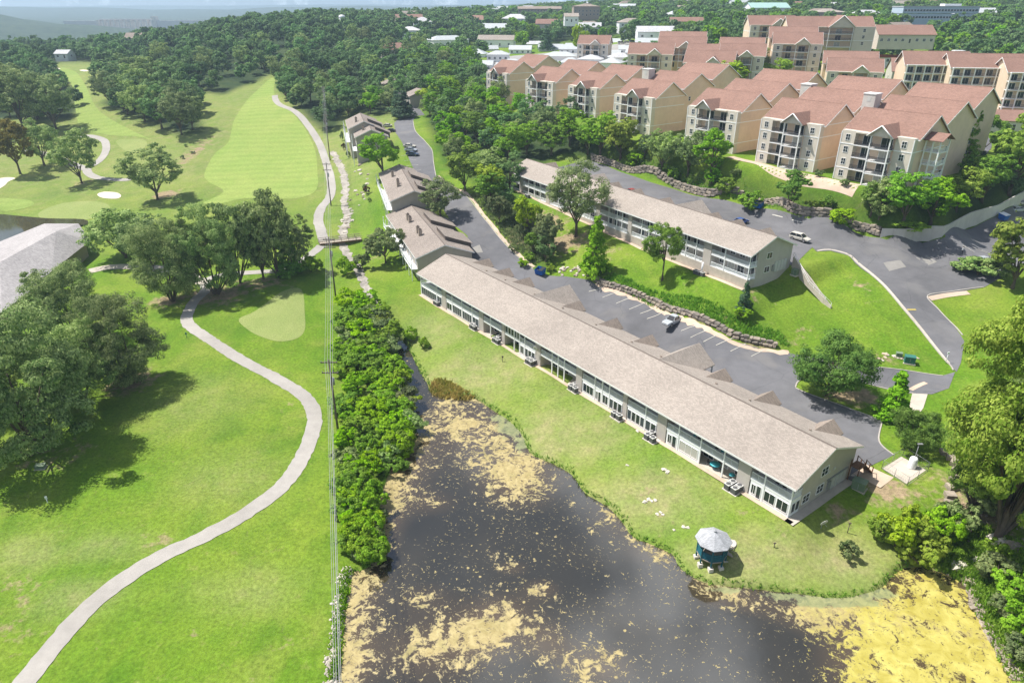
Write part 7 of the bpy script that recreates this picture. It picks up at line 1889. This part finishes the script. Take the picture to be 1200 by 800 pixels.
# the remaining canopy is one woodland mass
for i in range(3): 
    me, LC, LR = crown(f'far_crown{i}', 201+i, 11, 12, base=.05, lobes=16, clumps=9, leaves=12, leaf=.62); me.materials.append(M['leaf_wood']); PROTO[f'far{i}'] = (me, None, 11, 12)
me, LC, LR = crown('far_crown3', 207, 11, 12, base=.05, lobes=16, clumps=9, leaves=12, leaf=.62); me.materials.append(M['leaf_bright']); PROTO['far3'] = (me, None, 11, 12)
RV = np.array([(q[1], q[2], q[3]-.3) for q in rest]); 
wm = bpy.data.meshes.new('woodland'); wm.from_pydata([tuple(v) for v in RV], [], [])
a_ = wm.attributes.new('size', 'FLOAT_VECTOR', 'POINT'); a_.data.foreach_set('vector', np.array([(q[4]/11, q[4]/11, q[5]/12) for q in rest], np.float32).ravel())
a_ = wm.attributes.new('turn', 'FLOAT_VECTOR', 'POINT'); a_.data.foreach_set('vector', np.array([(0, 0, r.uniform(0, 6.28)) for q in rest], np.float32).ravel())
a_ = wm.attributes.new('sort', 'INT', 'POINT'); a_.data.foreach_set('value', np.array([3 if (q[6] in ('bright0', 'lime') and r.random() < .8) else int(r.integers(3)) for q in rest], np.int32))
wo = link('woodland', wm); tag(wo, 'wide tree canopy over the town and the hills behind', None, None, 'stuff')
ng = bpy.data.node_groups.new('woodland', 'GeometryNodeTree'); ng.interface.new_socket('Geometry', in_out='INPUT', socket_type='NodeSocketGeometry'); ng.interface.new_socket('Geometry', in_out='OUTPUT', socket_type='NodeSocketGeometry')
gi = ng.nodes.new('NodeGroupInput'); go = ng.nodes.new('NodeGroupOutput'); jn = ng.nodes.new('GeometryNodeJoinGeometry')
def attr(nm, ty): n = ng.nodes.new('GeometryNodeInputNamedAttribute'); n.data_type = ty; n.inputs[0].default_value = nm; return n.outputs[0]
az_, at2, as_ = attr('size', 'FLOAT_VECTOR'), attr('turn', 'FLOAT_VECTOR'), attr('sort', 'INT')
for k in range(4):
    po = bpy.data.objects.new('foliage', PROTO[f'far{k}'][0])
    oi = ng.nodes.new('GeometryNodeObjectInfo'); oi.inputs['Object'].default_value = po; oi.inputs['As Instance'].default_value = True
    cm = ng.nodes.new('FunctionNodeCompare'); cm.data_type = 'INT'; cm.operation = 'EQUAL'; ng.links.new(as_, cm.inputs[2]); cm.inputs[3].default_value = k
    ip = ng.nodes.new('GeometryNodeInstanceOnPoints'); ng.links.new(gi.outputs[0], ip.inputs['Points']); ng.links.new(cm.outputs[0], ip.inputs['Selection']); ng.links.new(oi.outputs['Geometry'], ip.inputs['Instance']); ng.links.new(at2, ip.inputs['Rotation']); ng.links.new(az_, ip.inputs['Scale'])
    ng.links.new(ip.outputs[0], jn.inputs[0])
ng.links.new(jn.outputs[0], go.inputs[0])
wo.modifiers.new('grow', 'NODES').node_group = ng
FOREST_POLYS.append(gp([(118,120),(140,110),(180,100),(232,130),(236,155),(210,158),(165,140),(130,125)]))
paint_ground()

# ------------------------------------------------------------------ rank growth: shore fringe, reeds, weeds (uncountable)
def tuft_field(name, pts, m, label, hmin, hmax, wid, per=5, seed=1):
    r = np.random.default_rng(seed); P = np.array(pts); n = len(P)*per
    B = np.repeat(P, per, 0)+np.column_stack([r.normal(0, wid*1.5, (n, 2)), np.zeros(n)])
    a = r.uniform(0, 6.28, n); h = r.uniform(hmin, hmax, n); t = np.column_stack([np.cos(a), np.sin(a), np.zeros(n)])*wid
    lean = np.column_stack([r.normal(0, .35, (n, 2))*h[:, None], h])
    V = np.stack([B-t, B+t, B+lean+t*.25, B+lean-t*.25], 1).reshape(-1, 3)
    o = link(name, mesh_np(name, V, np.arange(n*4).reshape(-1, 4)), M[m]); tag(o, label, None, None, 'stuff'); return o
PP = np.array(pond_poly); pts = []
seg = [i for i in range(len(PP)) if PP[i][1] > 30]
for i in seg:
    a_, b_ = PP[i], PP[(i+1) % len(PP)]; L_ = np.hypot(*(b_-a_))
    for k in range(int(L_/.22)):
        t = random.random(); q = a_+(b_-a_)*t; c_ = np.random.default_rng(i*97+k).normal(0, .16, 2); pts.append((q[0]+c_[0], q[1]+c_[1]))
pts = np.array(pts); zz = np.maximum(T(pts[:,0], pts[:,1]), POND_Z)
tuft_field('shore_grass', np.column_stack([pts, zz]), 'leaf_bright', 'rank green grass along the water edge', .15, .5, .07, 4)
def region(px_poly, n, seed):
    W_ = gp(px_poly); P = np.array(W_); r = np.random.default_rng(seed); X = r.uniform(P[:,0].min(), P[:,0].max(), n*3); Y = r.uniform(P[:,1].min(), P[:,1].max(), n*3); k = poly_dist(X, Y, W_) > 0; X, Y = X[k][:n], Y[k][:n]
    return np.column_stack([X, Y, np.maximum(T(X, Y), POND_Z)])
tuft_field('riprap_weeds', region([(402,662),(412,668),(404,720),(398,790),(384,800),(390,730)], 260, 12), 'leaf_bright', 'weeds growing between the riprap stones', .2, .6, .1, 5, 13)
tuft_field('reeds', region([(503,455),(512,444),(528,448),(545,458),(557,466),(545,474),(525,474),(510,468)], 420, 2), 'cattail', 'ochre reeds at the narrow end of the pond', .2, .7, .14, 4, 3)
tuft_field('bank_weeds', np.vstack([region([(1085,600),(1130,600),(1200,640),(1200,800),(1180,790),(1150,720),(1130,680),(1095,660)], 2600, 4)]), 'leaf_bright', 'weeds covering the right pond bank', .2, .7, .12, 5, 5)
tuft_field('slope_weeds', np.vstack([region([(690,326),(720,336),(800,366),(870,394),(925,406),(915,390),(860,370),(780,344),(720,322)], 3200, 6), region([(750,190),(850,205),(905,232),(980,240),(1020,262),(985,262),(930,248),(850,230),(770,208)], 2200, 7)]), 'leaf_bright', 'rough weeds on the banks above the stone walls', .2, .7, .12, 4, 8)
tuft_field('kerb_weeds', region([(549,228),(575,258),(600,290),(628,312),(640,300),(620,270),(600,240),(575,225)], 1500, 9), 'leaf_grey', 'scrubby weeds on the bare slope above the street', .2, .8, .1, 4, 9)

# ------------------------------------------------------------------ stone steps in the shade on the right
ss = empty('stone_steps', g(1122, 590)); tag(ss, 'curving stone retaining steps in the shade right of the fenced yard', 'steps')
for k, (px, py) in enumerate([(1112,592),(1113,582),(1115,572),(1119,563),(1121,553),(1119,544),(1114,537),(1107,531)]):
    p = g(px, py)-ss.location; q = MB(); q.cbox((p.x, p.y, p.z+.25), (1.3, 1.2, .7), .25*k-.4); q.build('step', M['stone'], ss)

# ------------------------------------------------------------------ summer haze
hz = MB(); hz.box(-11000, -120, -45, 11000, 11200, 150); ho = hz.build('haze', None); tag(ho, 'thin pale summer haze over the whole valley', None, None, 'stuff')
hm = bpy.data.materials.new('haze'); hm.use_nodes = True; t = hm.node_tree; t.nodes.clear()
pv = t.nodes.new('ShaderNodeVolumePrincipled'); pv.inputs['Color'].default_value = (.6, .8, 1., 1); pv.inputs['Density'].default_value = .0002; pv.inputs['Anisotropy'].default_value = .2
t.links.new(pv.outputs[0], t.nodes.new('ShaderNodeOutputMaterial').inputs['Volume'])
ho.data.materials.append(hm)
